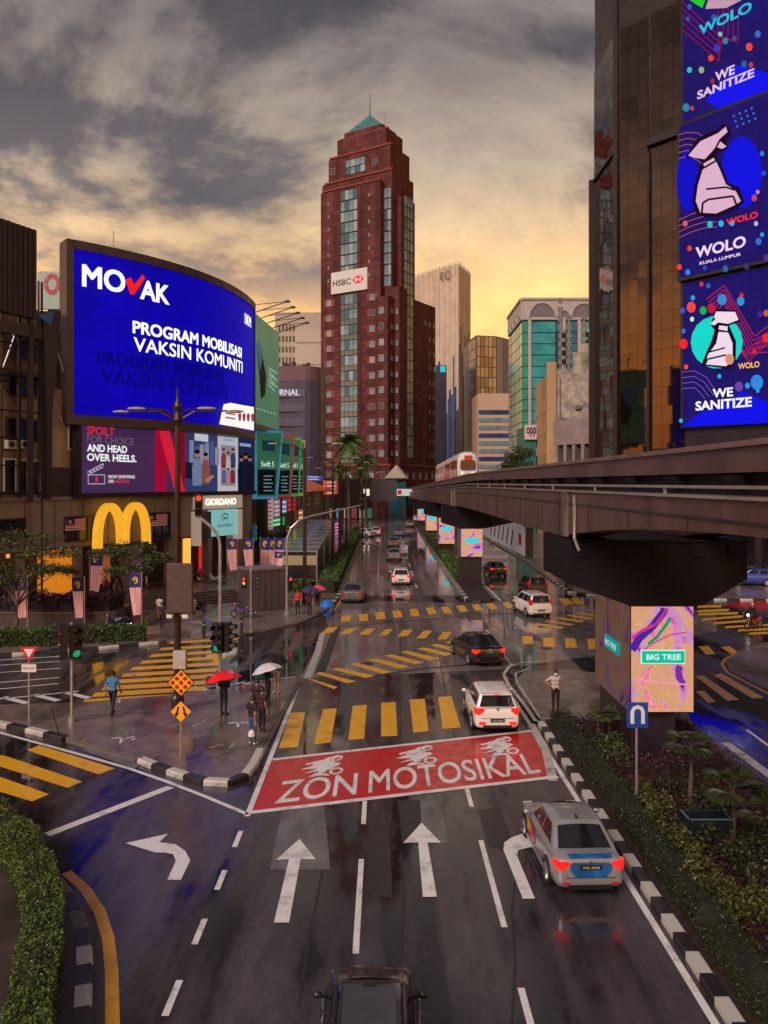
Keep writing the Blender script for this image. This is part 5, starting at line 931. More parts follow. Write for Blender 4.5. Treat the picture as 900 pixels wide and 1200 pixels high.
it = [(el(869, 202, 24, 42), '#1414f0', .8), (el(806, 212, 13, 36), '#1414e0', .7)]
for k in range(5): it += [(q, '#ff8060', .5) for q in strk([(795, 158+7*k+0), (806, 155+7*k), (818, 156+8*k), (828-k, 162+8*k)], .7)]
for k in range(4): it += [(q, '#ff8060', .5) for q in strk([(795, 258+7*k), (810, 251+7*k), (826, 246+7*k), (840, 248+6*k)], .7)]
it += [(c6([(485, 790), (545, 695), (640, 650), (680, 620), (715, 665), (690, 700), (700, 745), (655, 760), (590, 830), (560, 800)]), DKR, .5), (c6([(500, 780), (560, 710), (650, 668), (688, 636), (697, 662), (655, 700), (632, 745), (582, 800), (520, 790)]), PK, .8), (c6([(645, 740), (660, 710), (692, 735), (670, 748)]), PK, .8),
       (c6([(560, 825), (640, 780), (675, 850), (700, 918), (755, 942), (782, 1015), (745, 1045), (640, 1090), (545, 1085), (520, 1010), (532, 930)]), DKR, .5), (c6([(575, 822), (628, 792), (634, 805), (580, 836)]), PK, .8), (c6([(572, 852), (640, 812), (660, 855), (688, 925), (735, 955), (764, 1010), (738, 1028), (640, 1072), (560, 1068), (537, 1010), (548, 930)]), PK, .8)]
it += [(q, DKR, .5) for q in strk(c6([(588, 950), (690, 940), (735, 955)]), 2.2)]+[(q, DKR, .5) for q in strk(c6([(568, 1070), (572, 1020), (600, 1002), (725, 985), (742, 1030)]), 2.4)]
it += dots([(860+7*k+2*j, 136+6*j-3*k, 1.6, '#2f7ae8', .8) for k in range(4) for j in range(3)]+[(893, 180, 3.2, '#2f8ad8', .8), (895, 203, 3, '#2f5ad8', .8), (884, 232, 4, '#d84a60', .8), (888, 225, 2.6, '#f0a0a0', .7), (808, 291, 3.4, '#ff4028', .9), (796, 313, 3.6, '#ff4028', .9), (806, 319, 3.6, '#2f8ae8', .9), (826, 314, 3, '#3050d8', .8), (889, 283, 4.4, '#2f78e0', .8), (893, 275, 3, '#2fa8e0', .8), (858, 262, 3, '#2fb8e8', .9), (845, 262, 4, '#2fb8e8', .9), (832, 263, 4, '#28c8d0', .9), (850, 315, 4, '#2f6fb0', .8), (875, 312, 4, '#4a3a78', .7), (886, 262, 3, '#c8c8e0', .8), (898, 302, 4, '#6a3a98', .7), (803, 262, 3.6, '#ff6040', .8)])
art(s2, 1.5, it)
ptext('lettering', RW, 'WOLO', B2, 815, 874, 290, 303, 1.75, em('#f8d8f0', .95), s2); ptext('lettering', RW, 'KUALA LUMPUR', B2, 820, 868, 307, 310.5, 1.75, em('#f8d8f0', .9), s2); ptext('lettering', RW, 'WOLO', B2, 851, 888, 257, 264.5, 1.8, em('#ff2c18', 1.0), s2)
it = [(c7([(770, 850), (900, 905), (900, 1010), (465, 1030), (560, 960), (700, 905)]), '#1414ff', .8)]
for k in range(5): it += [(q, '#e0285a', .7) for q in strk(c7([(590+14*k, 390+14*k), (680, 318+22*k), (832-6*k, 575+22*k), (900, 525+32*k)]), 1.0)]+[(q, '#e0285a', .7) for q in strk(c7([(720+8*k, 600+10*k), (802-3*k, 700-14*k), (900, 610-12*k)]), .8)]
for k in range(4): it += [(q, '#b080f0', .6) for q in strk(c7([(468, 755+28*k), (530, 748+28*k), (590-12*k, 780+24*k), (650-22*k, 865+8*k)]), .6)]
it += [(el(840, 401, 30.5, 31), '#18e0d0', .9), (c7([(628, 470), (638, 436), (740, 445), (762, 500), (705, 520), (740, 600), (738, 700), (700, 738), (565, 720), (590, 655), (615, 600), (632, 545), (610, 515)]), DKR, .5), (c7([(640, 450), (735, 452), (752, 492), (700, 512), (650, 505), (628, 478)]), '#f8e0f0', .9), (c7([(610, 512), (640, 485), (650, 505), (630, 520)]), '#f8e0f0', .9), (c7([(655, 520), (698, 525), (696, 548), (652, 540)]), '#f8e0f0', .9), (c7([(652, 552), (700, 556), (722, 610), (722, 690), (690, 725), (585, 715), (600, 665), (640, 610)]), '#f8e0f0', .9)]
it += [(q, DKR, .5) for q in strk(c7([(600, 655), (685, 632)]), 1.8)]+[(q, DKR, .5) for q in strk(c7([(582, 720), (596, 690), (690, 668)]), 2)]
it += dots([(810, 360, 6.5, '#ff4a3c', .9), (834, 361, 6, '#c81838', .9), (846, 351, 6.5, '#2f98d8', .9), (868, 353, 5.5, '#2f9ad8', .9), (869, 346, 3, '#d83030', .9), (800, 364, 3.6, '#2f68d8', .8), (812, 349, 3.2, '#28a8c8', .9), (822, 333, 3, '#e04040', .8), (824, 364, 5, '#18b848', .9), (801, 403, 6, '#ff2820', .95), (804, 430, 3, '#ff5030', .9), (811, 374, 3, '#d0f8b0', .9), (801, 388, 3, '#4a78d8', .8), (887, 448, 9, '#2f90e8', .9), (866, 453, 6, '#7a4ab8', .8), (876, 452, 3.6, '#2fa0f0', .9), (888, 458, 2.6, '#2fa0f0', .9), (898, 396, 5.5, '#ff2c28', .9), (855, 421, 6.5, '#f0a070', .8), (843, 441, 2.8, '#28b8e0', .9), (884, 412, 3, '#e03838', .8), (891, 368, 4, '#4a2a98', .8), (898, 367, 4, '#e06838', .8), (798, 493, 2.6, '#20c8e0', .9), (830, 335, 3, '#2f70d8', .8)])
art(s3, .7, it)
ptext('lettering', RW, 'WE', B2, 835, 859, 456, 466.5, 1.1, em('#ffffff', .95), s3); ptext('lettering', RW, 'SANITIZE', B2, 815, 881, 470.5, 481.5, 1.1, em('#ffffff', .95), s3); ptext('lettering', RW, 'WOLO', B2, 865, 890, 426, 433, 1.1, em('#ffc060', .95), s3)
# ================================================================== MONORAIL
def gz(d): return 0 if d < 60 else -1.5*(d-60)/110
MR = thing('monorail_guideway', 'elevated concrete monorail guideway running off to the right', 'guideway', (6.3, 30, 7.4))
PIL = [28.6, 72, 104, 138, 175]
def bot(d):
    if d < 28.6: u = (28.6-d)/17.0; return 7.42+(.98*(1-(1-min(u, 1))**2))
    return 7.42
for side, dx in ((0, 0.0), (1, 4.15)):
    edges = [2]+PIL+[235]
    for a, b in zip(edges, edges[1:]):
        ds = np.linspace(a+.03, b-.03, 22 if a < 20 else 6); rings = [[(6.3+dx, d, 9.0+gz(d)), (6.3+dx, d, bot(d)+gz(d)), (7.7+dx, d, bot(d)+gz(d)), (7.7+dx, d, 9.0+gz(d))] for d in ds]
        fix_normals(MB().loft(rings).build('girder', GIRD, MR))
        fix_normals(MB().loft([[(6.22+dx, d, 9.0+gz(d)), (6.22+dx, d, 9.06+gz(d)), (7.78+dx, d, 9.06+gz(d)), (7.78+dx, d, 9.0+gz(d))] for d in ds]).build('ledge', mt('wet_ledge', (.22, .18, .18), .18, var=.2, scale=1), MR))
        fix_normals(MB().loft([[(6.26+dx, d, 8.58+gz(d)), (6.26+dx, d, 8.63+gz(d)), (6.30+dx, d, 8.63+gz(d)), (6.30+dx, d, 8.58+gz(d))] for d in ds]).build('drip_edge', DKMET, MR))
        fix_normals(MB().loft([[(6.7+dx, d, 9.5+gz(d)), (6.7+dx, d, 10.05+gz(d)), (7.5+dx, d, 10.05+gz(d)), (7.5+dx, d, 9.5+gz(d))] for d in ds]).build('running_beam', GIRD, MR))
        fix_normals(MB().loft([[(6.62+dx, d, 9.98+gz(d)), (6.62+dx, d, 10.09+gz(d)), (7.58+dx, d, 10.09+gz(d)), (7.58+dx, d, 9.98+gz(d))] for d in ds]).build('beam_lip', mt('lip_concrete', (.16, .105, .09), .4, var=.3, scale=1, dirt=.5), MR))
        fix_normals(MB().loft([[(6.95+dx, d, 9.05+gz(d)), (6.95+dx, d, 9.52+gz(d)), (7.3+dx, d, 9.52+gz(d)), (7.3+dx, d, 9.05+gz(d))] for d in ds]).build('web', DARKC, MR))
for d in np.arange(9, 100, 3.3):
    z = gz(d); mb = MB(); mb.loft([[(6.55, d-.22, 9.42+z), (6.95, d-.22, 9.5+z), (6.95, d-.22, 9.12+z)], [(6.55, d+.22, 9.42+z), (6.95, d+.22, 9.5+z), (6.95, d+.22, 9.12+z)]]); mb.build('bracket', DARKC, MR)
for d in (28.0, 72): z = gz(d); MB().box(6.20, 6.30, d-.32, d+.30, bot(d)+z-.02, 8.98+z).build('joint_plate', mt('streaked_plate', (.14, .11, .10), .6, var=.5, scale=5, dirt=.7, streak=True), MR)
mb = MB(); mb.tube([(6.25, 4, 9.22), (6.25, 60, 9.22), (6.25, 170, 7.75)], .035, 5); mb.build('conductor_rail', GALV, MR)
for d in np.arange(6, 60, 6): MB().box(6.22, 6.28, d, d+.06, 9.05, 9.24).build('rail_post', GALV, MR)
for d in np.arange(4.5, 70, 4.1): z = gz(d); MB().box(6.285, 6.30, d, d+.05, bot(d)+z+.02, 8.56+z).build('panel_joint', DKMET, MR)
for d in (26.4, 74): z = gz(d); mb = MB(); mb.tube([(6.2, d, 8.9+z), (6.2, d, 7.5+z), (6.35, d, 7.1+z)], .05, 6); mb.build('drain_pipe', GALV, MR)
# big-tree screen texture
def ledmat(name, seed, s=1.0):
    m = bpy.data.materials.new(name); m.use_nodes = True; t = m.node_tree; p = t.nodes['Principled BSDF']; tcn = nd(t, 'ShaderNodeTexCoord'); mpn = nd(t, 'ShaderNodeMapping'); mpn.inputs['Location'].default_value = (seed, seed*.7, seed*.3); mpn.inputs['Rotation'].default_value = (.4, .9, .3); t.links.new(tcn.outputs['Object'], mpn.inputs[0])
    a = nd(t, 'ShaderNodeTexNoise'); a.inputs['Scale'].default_value = .42; a.inputs['Detail'].default_value = 3; a.inputs['Distortion'].default_value = 2.6; t.links.new(mpn.outputs[0], a.inputs['Vector'])
    c = ramp(t, a.outputs[0], [(.28, lin('#7a2a9a')), (.36, lin('#3c1a8a')), (.40, lin('#e070b0')), (.44, lin('#b890c0')), (.47, lin('#d8a07c')), (.56, lin('#cf9868')), (.60, lin('#dcae7c')), (.64, lin('#e060a0')), (.70, lin('#f0a880'))])
    b = nd(t, 'ShaderNodeTexNoise'); b.inputs['Scale'].default_value = 3.0; b.inputs['Detail'].default_value = 4; b.inputs['Distortion'].default_value = 2; t.links.new(mpn.outputs[0], b.inputs['Vector'])
    c = mix(t, ramp(t, b.outputs[0], [(.60, (0, 0, 0)), (.63, (.7, .7, .7)), (.66, (0, 0, 0))]), c, lin('#ff70c0'))
    t.links.new(c, p.inputs['Emission Color']); p.inputs['Emission Strength'].default_value = s; p.inputs['Base Color'].default_value = (.01, .01, .01, 1); p.inputs['Roughness'].default_value = .35; return m
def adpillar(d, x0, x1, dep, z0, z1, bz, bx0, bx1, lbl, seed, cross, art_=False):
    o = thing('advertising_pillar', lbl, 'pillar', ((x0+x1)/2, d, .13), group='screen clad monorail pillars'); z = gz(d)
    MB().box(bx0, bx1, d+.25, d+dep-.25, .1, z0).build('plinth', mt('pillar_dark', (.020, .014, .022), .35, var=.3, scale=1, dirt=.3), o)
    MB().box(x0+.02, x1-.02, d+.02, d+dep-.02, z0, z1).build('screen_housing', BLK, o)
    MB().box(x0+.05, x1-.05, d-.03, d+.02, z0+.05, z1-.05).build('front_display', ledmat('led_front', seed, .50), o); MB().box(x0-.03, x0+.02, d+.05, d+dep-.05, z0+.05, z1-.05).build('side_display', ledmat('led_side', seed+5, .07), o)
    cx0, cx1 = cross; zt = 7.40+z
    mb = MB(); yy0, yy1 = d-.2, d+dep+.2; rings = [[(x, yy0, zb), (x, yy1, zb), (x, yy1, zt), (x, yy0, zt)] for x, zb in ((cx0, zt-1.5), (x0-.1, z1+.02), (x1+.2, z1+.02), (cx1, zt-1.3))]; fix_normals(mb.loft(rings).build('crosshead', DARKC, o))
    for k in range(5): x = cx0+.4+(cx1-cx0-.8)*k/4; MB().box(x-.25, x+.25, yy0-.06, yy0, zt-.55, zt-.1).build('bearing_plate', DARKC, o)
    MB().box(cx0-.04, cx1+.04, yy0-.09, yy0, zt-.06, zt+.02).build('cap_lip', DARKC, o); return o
P1 = adpillar(27.2, 8.25, 10.42, 4.4, 1.58, 5.2, 0, 8.35, 9.85, 'near square pillar wrapped in bright peach and violet screens under the guideway', 3.1, (6.25, 12.1), True)
TG = em('#10c8a0', .9); TGW = em('#e8fff8', 1.0)
MB().box(8.25+.38, 8.25+1.80, 27.1, 27.16, 3.28, 3.68).build('name_plate', TG, P1); MB().box(8.25+.35, 8.25+1.83, 27.12, 27.165, 3.25, 3.71).build('name_plate_border', em('#d8ffe8', .9), P1)
mb = MB(); text_to(mb, 'BIG TREE', B1, lambda a, b: (8.25+.52+1.15*a, 27.08, 3.39+.19*b)); mb.build('lettering', TGW, P1)
MB().box(8.16, 8.20, 28.2, 30.0, 3.28, 3.72).build('name_plate', em('#10a8a0', .7), P1); mb = MB(); text_to(mb, 'BIG TREE', B1, lambda a, b: (8.14, 29.85-1.4*a, 3.4+.2*b)); mb.build('lettering', em('#e8fff8', .7), P1)
def streak(pts, c, s_, w0):
    mb = MB(); P = [Vector(p) for p in pts]; Lr, Rr = [], []
    for k, p in enumerate(P):
        dv = (P[min(k+1, len(P)-1)]-P[max(k-1, 0)]).normalized(); n = Vector((-dv.y, dv.x))*w0/2; Lr.append(p+n); Rr.append(p-n)
    mb.loft([[(8.25+a.x, 27.155, 1.6+a.y) for a in Lr], [(8.25+a.x, 27.155, 1.6+a.y) for a in Rr]], caps=False, closed=False); return mb.build('screen_graphic', em(c, s_), P1)
streak([(.06, 2.1), (.3, 2.5), (.75, 2.9), (1.1, 3.35), (1.15, 3.5)], '#5a2ab0', .7, .26); streak([(.06, 2.5), (.4, 2.75), (.9, 3.0), (1.25, 3.5)], '#e040a0', .8, .12); streak([(.6, 2.3), (.9, 2.55), (1.2, 2.95), (1.35, 3.2)], '#10a880', .7, .10)
streak([(.1, 1.15), (.8, 1.05), (1.3, .98), (1.9, .95)], '#ff9ac0', .9, .05); streak([(.06, .25), (.9, .22), (1.4, .15)], '#ff8098', .9, .04); streak([(.35, 2.0), (.7, 2.3), (1.3, 2.6), (1.9, 2.7)], '#f060b0', .7, .06)
for k, (d, x0, x1, z0, z1) in enumerate(((71.5, 6.75, 8.75, 2.75, 5.3), (103.5, 6.95, 9.05, 1.5, 4.9), (137.5, 7.1, 9.1, 1.2, 4.9), (174.5, 7.2, 9.2, 1.2, 4.8))):
    p = adpillar(d, x0, x1, 2.6, z0, z1, 0, x0+.1, x1-.1, ['second pillar with peach and violet screen beside the wet far road', 'third screen pillar with pink display', 'fourth small pink screen pillar far along the median', 'farthest tiny screen pillar at the end of the median'][k], 11+k*4.3, (5.2, 12.0))
    MB().box(x0+.4, x1-.4, d-.09, d-.03, z0+(z1-z0)*.5, z0+(z1-z0)*.66).build('name_plate', em('#20d8e0', 1.0), p)
# train
TR = thing('monorail_train', 'white monorail train with red stripes on the guideway', 'train', (11.1, 107, 9.4))
WT_ = mt('train_white', (.62, .58, .56), .3, var=.08, coat=.3); RT_ = mt('train_red', (.55, .02, .03), .3, var=.1, coat=.3)
prof = [(-1.45, 0), (-1.5, .9), (-1.45, 2.6), (-1.1, 3.35), (-.5, 3.6), (.5, 3.6), (1.1, 3.35), (1.45, 2.6), (1.5, .9), (1.45, 0)]
for c in range(4):
    y0 = 107+c*11.4; zb = gz(y0+5)+10.55; ds = [(0, .80), (.35, .95), (1.0, 1), (10.6, 1), (11.0, .97)] if c == 0 else [(0, .97), (.4, 1), (10.6, 1), (11.0, .97)]
    fix_normals(MB().loft([[(11.1+x*s, y0+d, zb+(z*s if c == 0 and d < .5 else z)) for x, z in prof] for d, s in ds]).build('car_body', WT_, TR))
    for k in range(5): mb = MB(); mb.box(9.585, 9.60, y0+1.0+2.0*k, y0+2.4+2.0*k, zb+1.35, zb+2.45); mb.build('side_window', GLDARK, TR)
    for k in range(3): MB().box(9.58, 9.598, y0+(.4 if k == 0 else 2.55+2.0*k), y0+(.9 if k == 0 else 2.9+2.0*k), zb+.2, zb+2.7).build('red_band', RT_, TR)
    if c == 1: MB().box(9.575, 9.60, y0+.2, y0+10.8, zb+.15, zb+1.2).build('red_band', RT_, TR)
zb = gz(112)+10.55
MB().box(9.75, 12.45, 107.4, 152, 8.6, 10.5).build('skirt', mt('train_skirt', (.05, .03, .05), .5), TR)
mb = MB(); mb.poly([(11.1+x, 106.93, zb+z) for x, z in ((-1.05, 1.35), (1.05, 1.35), (.95, 2.45), (-.95, 2.45))][::-1]); mb.build('windscreen', CARGL, TR)
mb = MB(); mb.box(10.6, 11.6, 106.85, 107.5, zb+2.5, zb+3.1); mb.build('front_red_panel', RT_, TR); MB().box(10.2, 12.0, 106.92, 107.0, zb+1.15, zb+1.3).build('front_trim', mt('trim_purple', (.10, .04, .22), .4), TR)
for x in (10.3, 11.7): MB().box(x-.12, x+.12, 106.9, 106.99, zb+.7, zb+.9).build('headlamp', em('#fff4e0', 2.0), TR)
# hanging advert panel beyond the near crosshead
HA = thing('hanging_advert', 'long pale slanted advertising panel hung under the guideway', 'billboard', (12.6, 70, 3))
mb = MB(); mb.box(12.3, 12.7, 70, 110, 2.9, 5.4); mb.build('panel', mt('advert_pale', (.42, .36, .38), .5, var=.2, scale=.5, emit=(.5, .42, .44), es=.15), HA); MB().box(12.2, 12.8, 69.6, 70, 2.8, 5.5).build('end_frame', DKMET, HA)
for k in range(6): mb = MB(); mb.poly([(12.29, 78+3*k, 3.3), (12.29, 78.8+3*k, 3.3), (12.29, 77.6+3*k, 4.9), (12.29, 76.8+3*k, 4.9)]); mb.build('advert_print', mt('advert_plum', (.10, .03, .07), .5), HA)
MB().box(12.285, 12.30, 72.5, 74, 3.7, 4.7).build('advert_mark', mt('advert_red', (.6, .05, .05), .5), HA)
for d in (72, 84, 96, 108): MB().box(12.4, 12.6, d, d+.2, 5.4, 8.0+gz(d)).build('hanger', DKMET, HA); MB().box(11.5, 12.6, d, d+.2, 7.85+gz(d), 8.0+gz(d)).build('hanger_arm', DKMET, HA)
# dark concourse building under the guideway at right, with posts
CC = thing('station_concourse', 'dark concourse block with slim posts seen under the guideway', 'building', (23, 72, .1))
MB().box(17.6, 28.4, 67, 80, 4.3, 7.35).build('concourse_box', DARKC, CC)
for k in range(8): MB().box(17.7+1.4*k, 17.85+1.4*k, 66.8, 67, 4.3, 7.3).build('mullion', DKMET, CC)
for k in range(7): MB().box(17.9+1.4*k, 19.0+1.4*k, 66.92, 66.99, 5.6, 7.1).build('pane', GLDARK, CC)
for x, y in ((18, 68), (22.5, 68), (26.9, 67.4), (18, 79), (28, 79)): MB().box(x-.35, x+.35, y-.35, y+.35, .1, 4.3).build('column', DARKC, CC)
# ================================================================== VEGETATION
def leaf_mesh(name, P, size, mat, up=.3, aspect=.5):
    n = len(P); P = np.asarray(P, float)
    d = rng.normal(size=(n, 3)); d[:, 2] = d[:, 2]*.6+up; d /= np.linalg.norm(d, axis=1)[:, None]
    r = rng.normal(size=(n, 3)); s = np.cross(d, r); s /= np.linalg.norm(s, axis=1)[:, None]
    L_ = size*rng.uniform(.6, 1.35, (n, 1)); V = np.empty((n, 4, 3)); nn = np.cross(d, s)
    V[:, 0] = P; V[:, 1] = P+d*L_*.55+s*L_*aspect*.5; V[:, 2] = P+d*L_+nn*L_*.12; V[:, 3] = P+d*L_*.55-s*L_*aspect*.5
    me = bpy.data.meshes.new(name); me.vertices.add(n*4); me.vertices.foreach_set('co', V.reshape(-1)); me.loops.add(n*4); me.loops.foreach_set('vertex_index', np.arange(n*4, dtype=np.int32)); me.polygons.add(n); me.polygons.foreach_set('loop_start', np.arange(0, n*4, 4, dtype=np.int32)); me.polygons.foreach_set('loop_total', np.full(n, 4, dtype=np.int32))
    me.materials.append(mat); me.update(); me.validate(); return me
def leaf_obj(name, P, size, mat, parent=None, **k):
    off = np.array(parent_off(parent)) if parent is not None else np.zeros(3)
    o = bpy.data.objects.new(name, leaf_mesh(name, np.asarray(P)-off, size, mat, **k)); COL.objects.link(o)
    if parent is not None: o.parent = parent
    return o
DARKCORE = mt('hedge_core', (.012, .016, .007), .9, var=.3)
def hedge(name, label, path, wd, ht, n, size, mat, z0=.12, lump=.12, cat='hedge', core=DARKCORE):
    P = [Vector((p[0], p[1])) for p in path]; acc = [0]
    for a, b in zip(P, P[1:]): acc.append(acc[-1]+(b-a).length)
    o = thing(name, label, cat, (P[0].x, P[0].y, z0)); mb = MB(); Lr = []
    for k, p in enumerate(P):
        dv = (P[min(k+1, len(P)-1)]-P[max(k-1, 0)]).normalized(); nn = Vector((-dv.y, dv.x)); w2 = wd/2*.86; Lr.append([(p.x+nn.x*w2, p.y+nn.y*w2, z0), (p.x-nn.x*w2, p.y-nn.y*w2, z0), (p.x-nn.x*w2, p.y-nn.y*w2, z0+ht*.82), (p.x, p.y, z0+ht*.92), (p.x+nn.x*w2, p.y+nn.y*w2, z0+ht*.82)])
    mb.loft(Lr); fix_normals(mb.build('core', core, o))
    t = rng.uniform(0, acc[-1], n); side = rng.uniform(-1, 1, n); Q = np.zeros((n, 3)); ph = rng.uniform(0, 6, 4)
    for i in range(n):
        k = min(np.searchsorted(acc, t[i], 'right')-1, len(P)-2); a, b = P[k], P[k+1]; l = (b-a).length; u = (t[i]-acc[k])/l; dv = (b-a)/l; nx, ny = -dv.y, dv.x
        per = wd+2*ht; s = (side[i]+1)/2*per
        if s < ht: ox, z = -wd/2, s
        elif s < ht+wd: ox, z = -wd/2+(s-ht), ht
        else: ox, z = wd/2, per-s
        lm = lump*(math.sin(t[i]*2.3+ph[0])*.5+math.sin(t[i]*5.1+ox*4+ph[1])*.5+.6*math.sin(z*7+t[i]*3.3+ph[2]))*.5
        q = a+(b-a)*u; ox *= 1+lm*.6; z = max(0, z+(lm*.8 if s > ht*.5 and s < per-ht*.5 else 0)-abs(rng.normal(0, .03)))
        Q[i] = (q.x+nx*ox, q.y+ny*ox, z0+z)
    leaf_obj('foliage', Q+rng.normal(0, .012, Q.shape), size, mat, o, up=.45)
    m = max(8, n//60); tt = rng.integers(0, n, m); SP = []          # young shoots that stand clear of the clipped surface
    for i in tt:
        if Q[i, 2] < z0+ht*.6: continue
        ln = size*rng.uniform(1.0, 3.2); dv = rng.normal(0, .35, 2)
        for j in range(6): SP.append(Q[i]+np.array([dv[0]*ln*j/6, dv[1]*ln*j/6, ln*j/6]))
    if SP and mat is LF_GREEN: sh_ = leaf_obj('young_shoots', SP, size*1.05, LF_LIME if mat is LF_GREEN else mat, o, up=.6); sh_['kind'] = 'stuff'
    return o
hedge('hedge', 'clipped leafy green hedge curving through the bottom left corner', [G(*p, .95)[:2] for p in ((22, 1290), (30, 1200), (37, 1150), (47, 1100), (51, 1052), (44, 1012), (26, 976), (0, 950), (-50, 930))], .66, .85, 30000, .062, LF_GREEN, lump=.22)
hedge('hedge', 'long low dark hedge along the kerb of the planted median', [(6.72, 5), (6.72, 18), (6.74, 31.2)], .72, .42, 26000, .055, LF_DARK, lump=.14)
hedge('hedge', 'bright green clipped hedge lining the far left road', [(-4.75, 67.5), (-4.75, 100), (-4.75, 150)], 1.35, 1.1, 11000, .20, LF_FAR, lump=.15)
hedge('hedge', 'green hedge patch behind the people by the glass canopy', [(-8.6, 69.5), (-6.0, 68.6)], 1.2, .9, 1800, .17, LF_FAR)
hedge('hedge', 'short green hedge on the kerb under the striped flags', [G(-30, 758, .1)[:2], G(80, 754, .1)[:2], G(172, 749, .1)[:2]], 1.2, .85, 9000, .13, LF_FAR, lump=.2)
hedge('hedge', 'green planting strip between the far screen pillars', [(7.4, 75.5), (7.6, 102)], 1.4, .8, 3500, .20, LF_FAR); hedge('hedge', 'far green planting past the third screen pillar', [(7.6, 107.5), (7.8, 136)], 1.4, .8, 2000, .25, LF_FAR)
# purple planter
PLN = thing('planter_bed', 'long dark planter wall topped with purple foliage behind the flags', 'planter', (-22, 52.5, .13)); x0, x1 = -28, D(138, 0, 52)[0]
MB().box(x0, x1, 51.6, 55, .13, 1.0).build('planter_wall', mt('planter_stone', (.055, .034, .040), .4, var=.3, scale=1.5, dirt=.4), PLN); MB().box(x0, x1, 51.5, 55, 1.0, 1.1).build('coping', mt('planter_coping', (.09, .06, .06), .35), PLN)
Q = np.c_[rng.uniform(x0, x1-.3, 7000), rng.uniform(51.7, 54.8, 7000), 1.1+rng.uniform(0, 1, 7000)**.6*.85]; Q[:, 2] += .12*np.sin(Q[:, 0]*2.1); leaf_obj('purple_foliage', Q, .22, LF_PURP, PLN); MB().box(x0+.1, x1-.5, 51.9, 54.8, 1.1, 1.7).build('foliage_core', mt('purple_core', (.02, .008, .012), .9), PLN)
# median ground cover: nobody could count it
Q = []
while len(Q) < 26000:
    x, y = rng.uniform(7.2, 11.5), rng.uniform(12, 31.5); h = .16+.14*math.sin(x*3.1)*math.sin(y*2.3)+.1
    if y < 21 and x > 8.9 and rng.uniform() < .3: continue
    Q.append((x, y, .12+h*rng.uniform(.15, 1)))
o = leaf_obj('ground_cover', Q, .085, LF_PURP); o['kind'] = 'stuff'; tag(o, 'low dark purple ground cover in the planted median', 'ground cover')
def shrub(label, px, py, r, h, n, mat, group=None, cat='shrub'):
    c = G(px, py, h*.6); o = thing('shrub', label, cat, (c[0], c[1], .12), group=group); v = rng.normal(size=(n, 3)); v /= np.linalg.norm(v, axis=1)[:, None]; v[:, 2] = abs(v[:, 2]); k = rng.uniform(.55, 1, (n, 1))**.5; lob = 1+.25*np.sin(v[:, :1]*5+px)+.2*np.sin(v[:, 1:2]*6+py)
    leaf_obj('foliage', np.array([c[0], c[1], .14])+v*k*lob*np.array([r, r, h]), .10, mat, o)
    mb = MB()
    for j in range(4): a = j*1.6+px; mb.tube([(c[0], c[1], .1), (c[0]+.5*r*math.cos(a), c[1]+.5*r*math.sin(a), .12+h*.7)], [.02, .008], 5)
    mb.build('stems', BARK, o); return o
pos = [(755, 935), (772, 948), (768, 965), (790, 985), (800, 1002), (818, 1015), (812, 1032), (835, 1048), (855, 1060), (880, 1062), (898, 1072)]
for k, (a, b) in enumerate(pos): shrub('lime green shrub, one of the row running through the planted median', a, b, .42, .55, 900, LF_LIME, 'lime shrubs in the median')
pos = [(715, 872), (722, 886), (790, 925), (830, 935), (850, 950), (880, 985), (838, 990), (870, 1010), (895, 1040), (820, 960), (895, 1005)]
for k, (a, b) in enumerate(pos): shrub('dark green shrub filling gaps around the median palms', a, b, .5, .55, 700, LF_DARK if k > 1 else LF_TREE, 'dark shrubs in the median')
def fanpalm(label, px, py, th, nf, fl, seed, mat=LF_PALM, tr=.06, name='fan_palm'):
    c = G(px, py, .12); o = thing(name, label, 'palm', c); rnd = random.Random(seed); mb = MB(); top = Vector((c[0]+rnd.uniform(-.05, .05), c[1], c[2]+th)); mb.tube([c, Vector(c).lerp(top, .5)+Vector((.03, 0, 0)), top], [tr*1.2, tr, tr*.8], 8); mb.build('trunk', BARK, o)
    for k in range(nf):
        a = 2*math.pi*k/nf+rnd.uniform(-.25, .25); el_ = rnd.uniform(-.15, .75); d = Vector((math.cos(a)*math.cos(el_), math.sin(a)*math.cos(el_), math.sin(el_))); s = d.cross(Vector((0, 0, 1))).normalized(); u = s.cross(d).normalized()
        stem = top+d*fl*.45; mb = MB(); mb.tube([top, stem], .012*fl*1.5, 4); nb = 13; R0 = fl*.75
        for j in range(nb):      # pleated fan blade: narrow segments round the stem tip, drooping at the ends
            b0 = -1.5+3.0*j/nb; b1 = -1.5+3.0*(j+1)/nb; bm_ = (b0+b1)/2; rr = R0*(.8+.2*math.cos(bm_*1.0))*rnd.uniform(.92, 1.05)
            def pt(b, r, lift=0): v = stem+(d*math.cos(b)+s*math.sin(b))*r+u*lift; return v-Vector((0, 0, .22*(r/R0)**2*R0))
            mb.poly([stem, pt(b0, rr*.8), pt(bm_, rr, .02*R0), pt(bm_, rr*.5, .06*R0)]); mb.poly([stem, pt(bm_, rr*.5, .06*R0), pt(bm_, rr, .02*R0), pt(b1, rr*.8)])
        mb.build('leaf', mat, o)
    return o
fanpalm('small fan palm left of the near screen pillar', 714, 866, .85, 8, .62, 1, LF_TREE); fanpalm('slender fan palm in front of the near screen pillar', 808, 942, 1.70, 8, .70, 2, LF_DARK); fanpalm('dark fan palm right of the metal utility box', 860, 992, 1.5, 9, .74, 3, LF_DARK); fanpalm('dark fan palm cut by the right edge of the median', 902, 1010, 1.1, 9, .72, 4, LF_DARK)
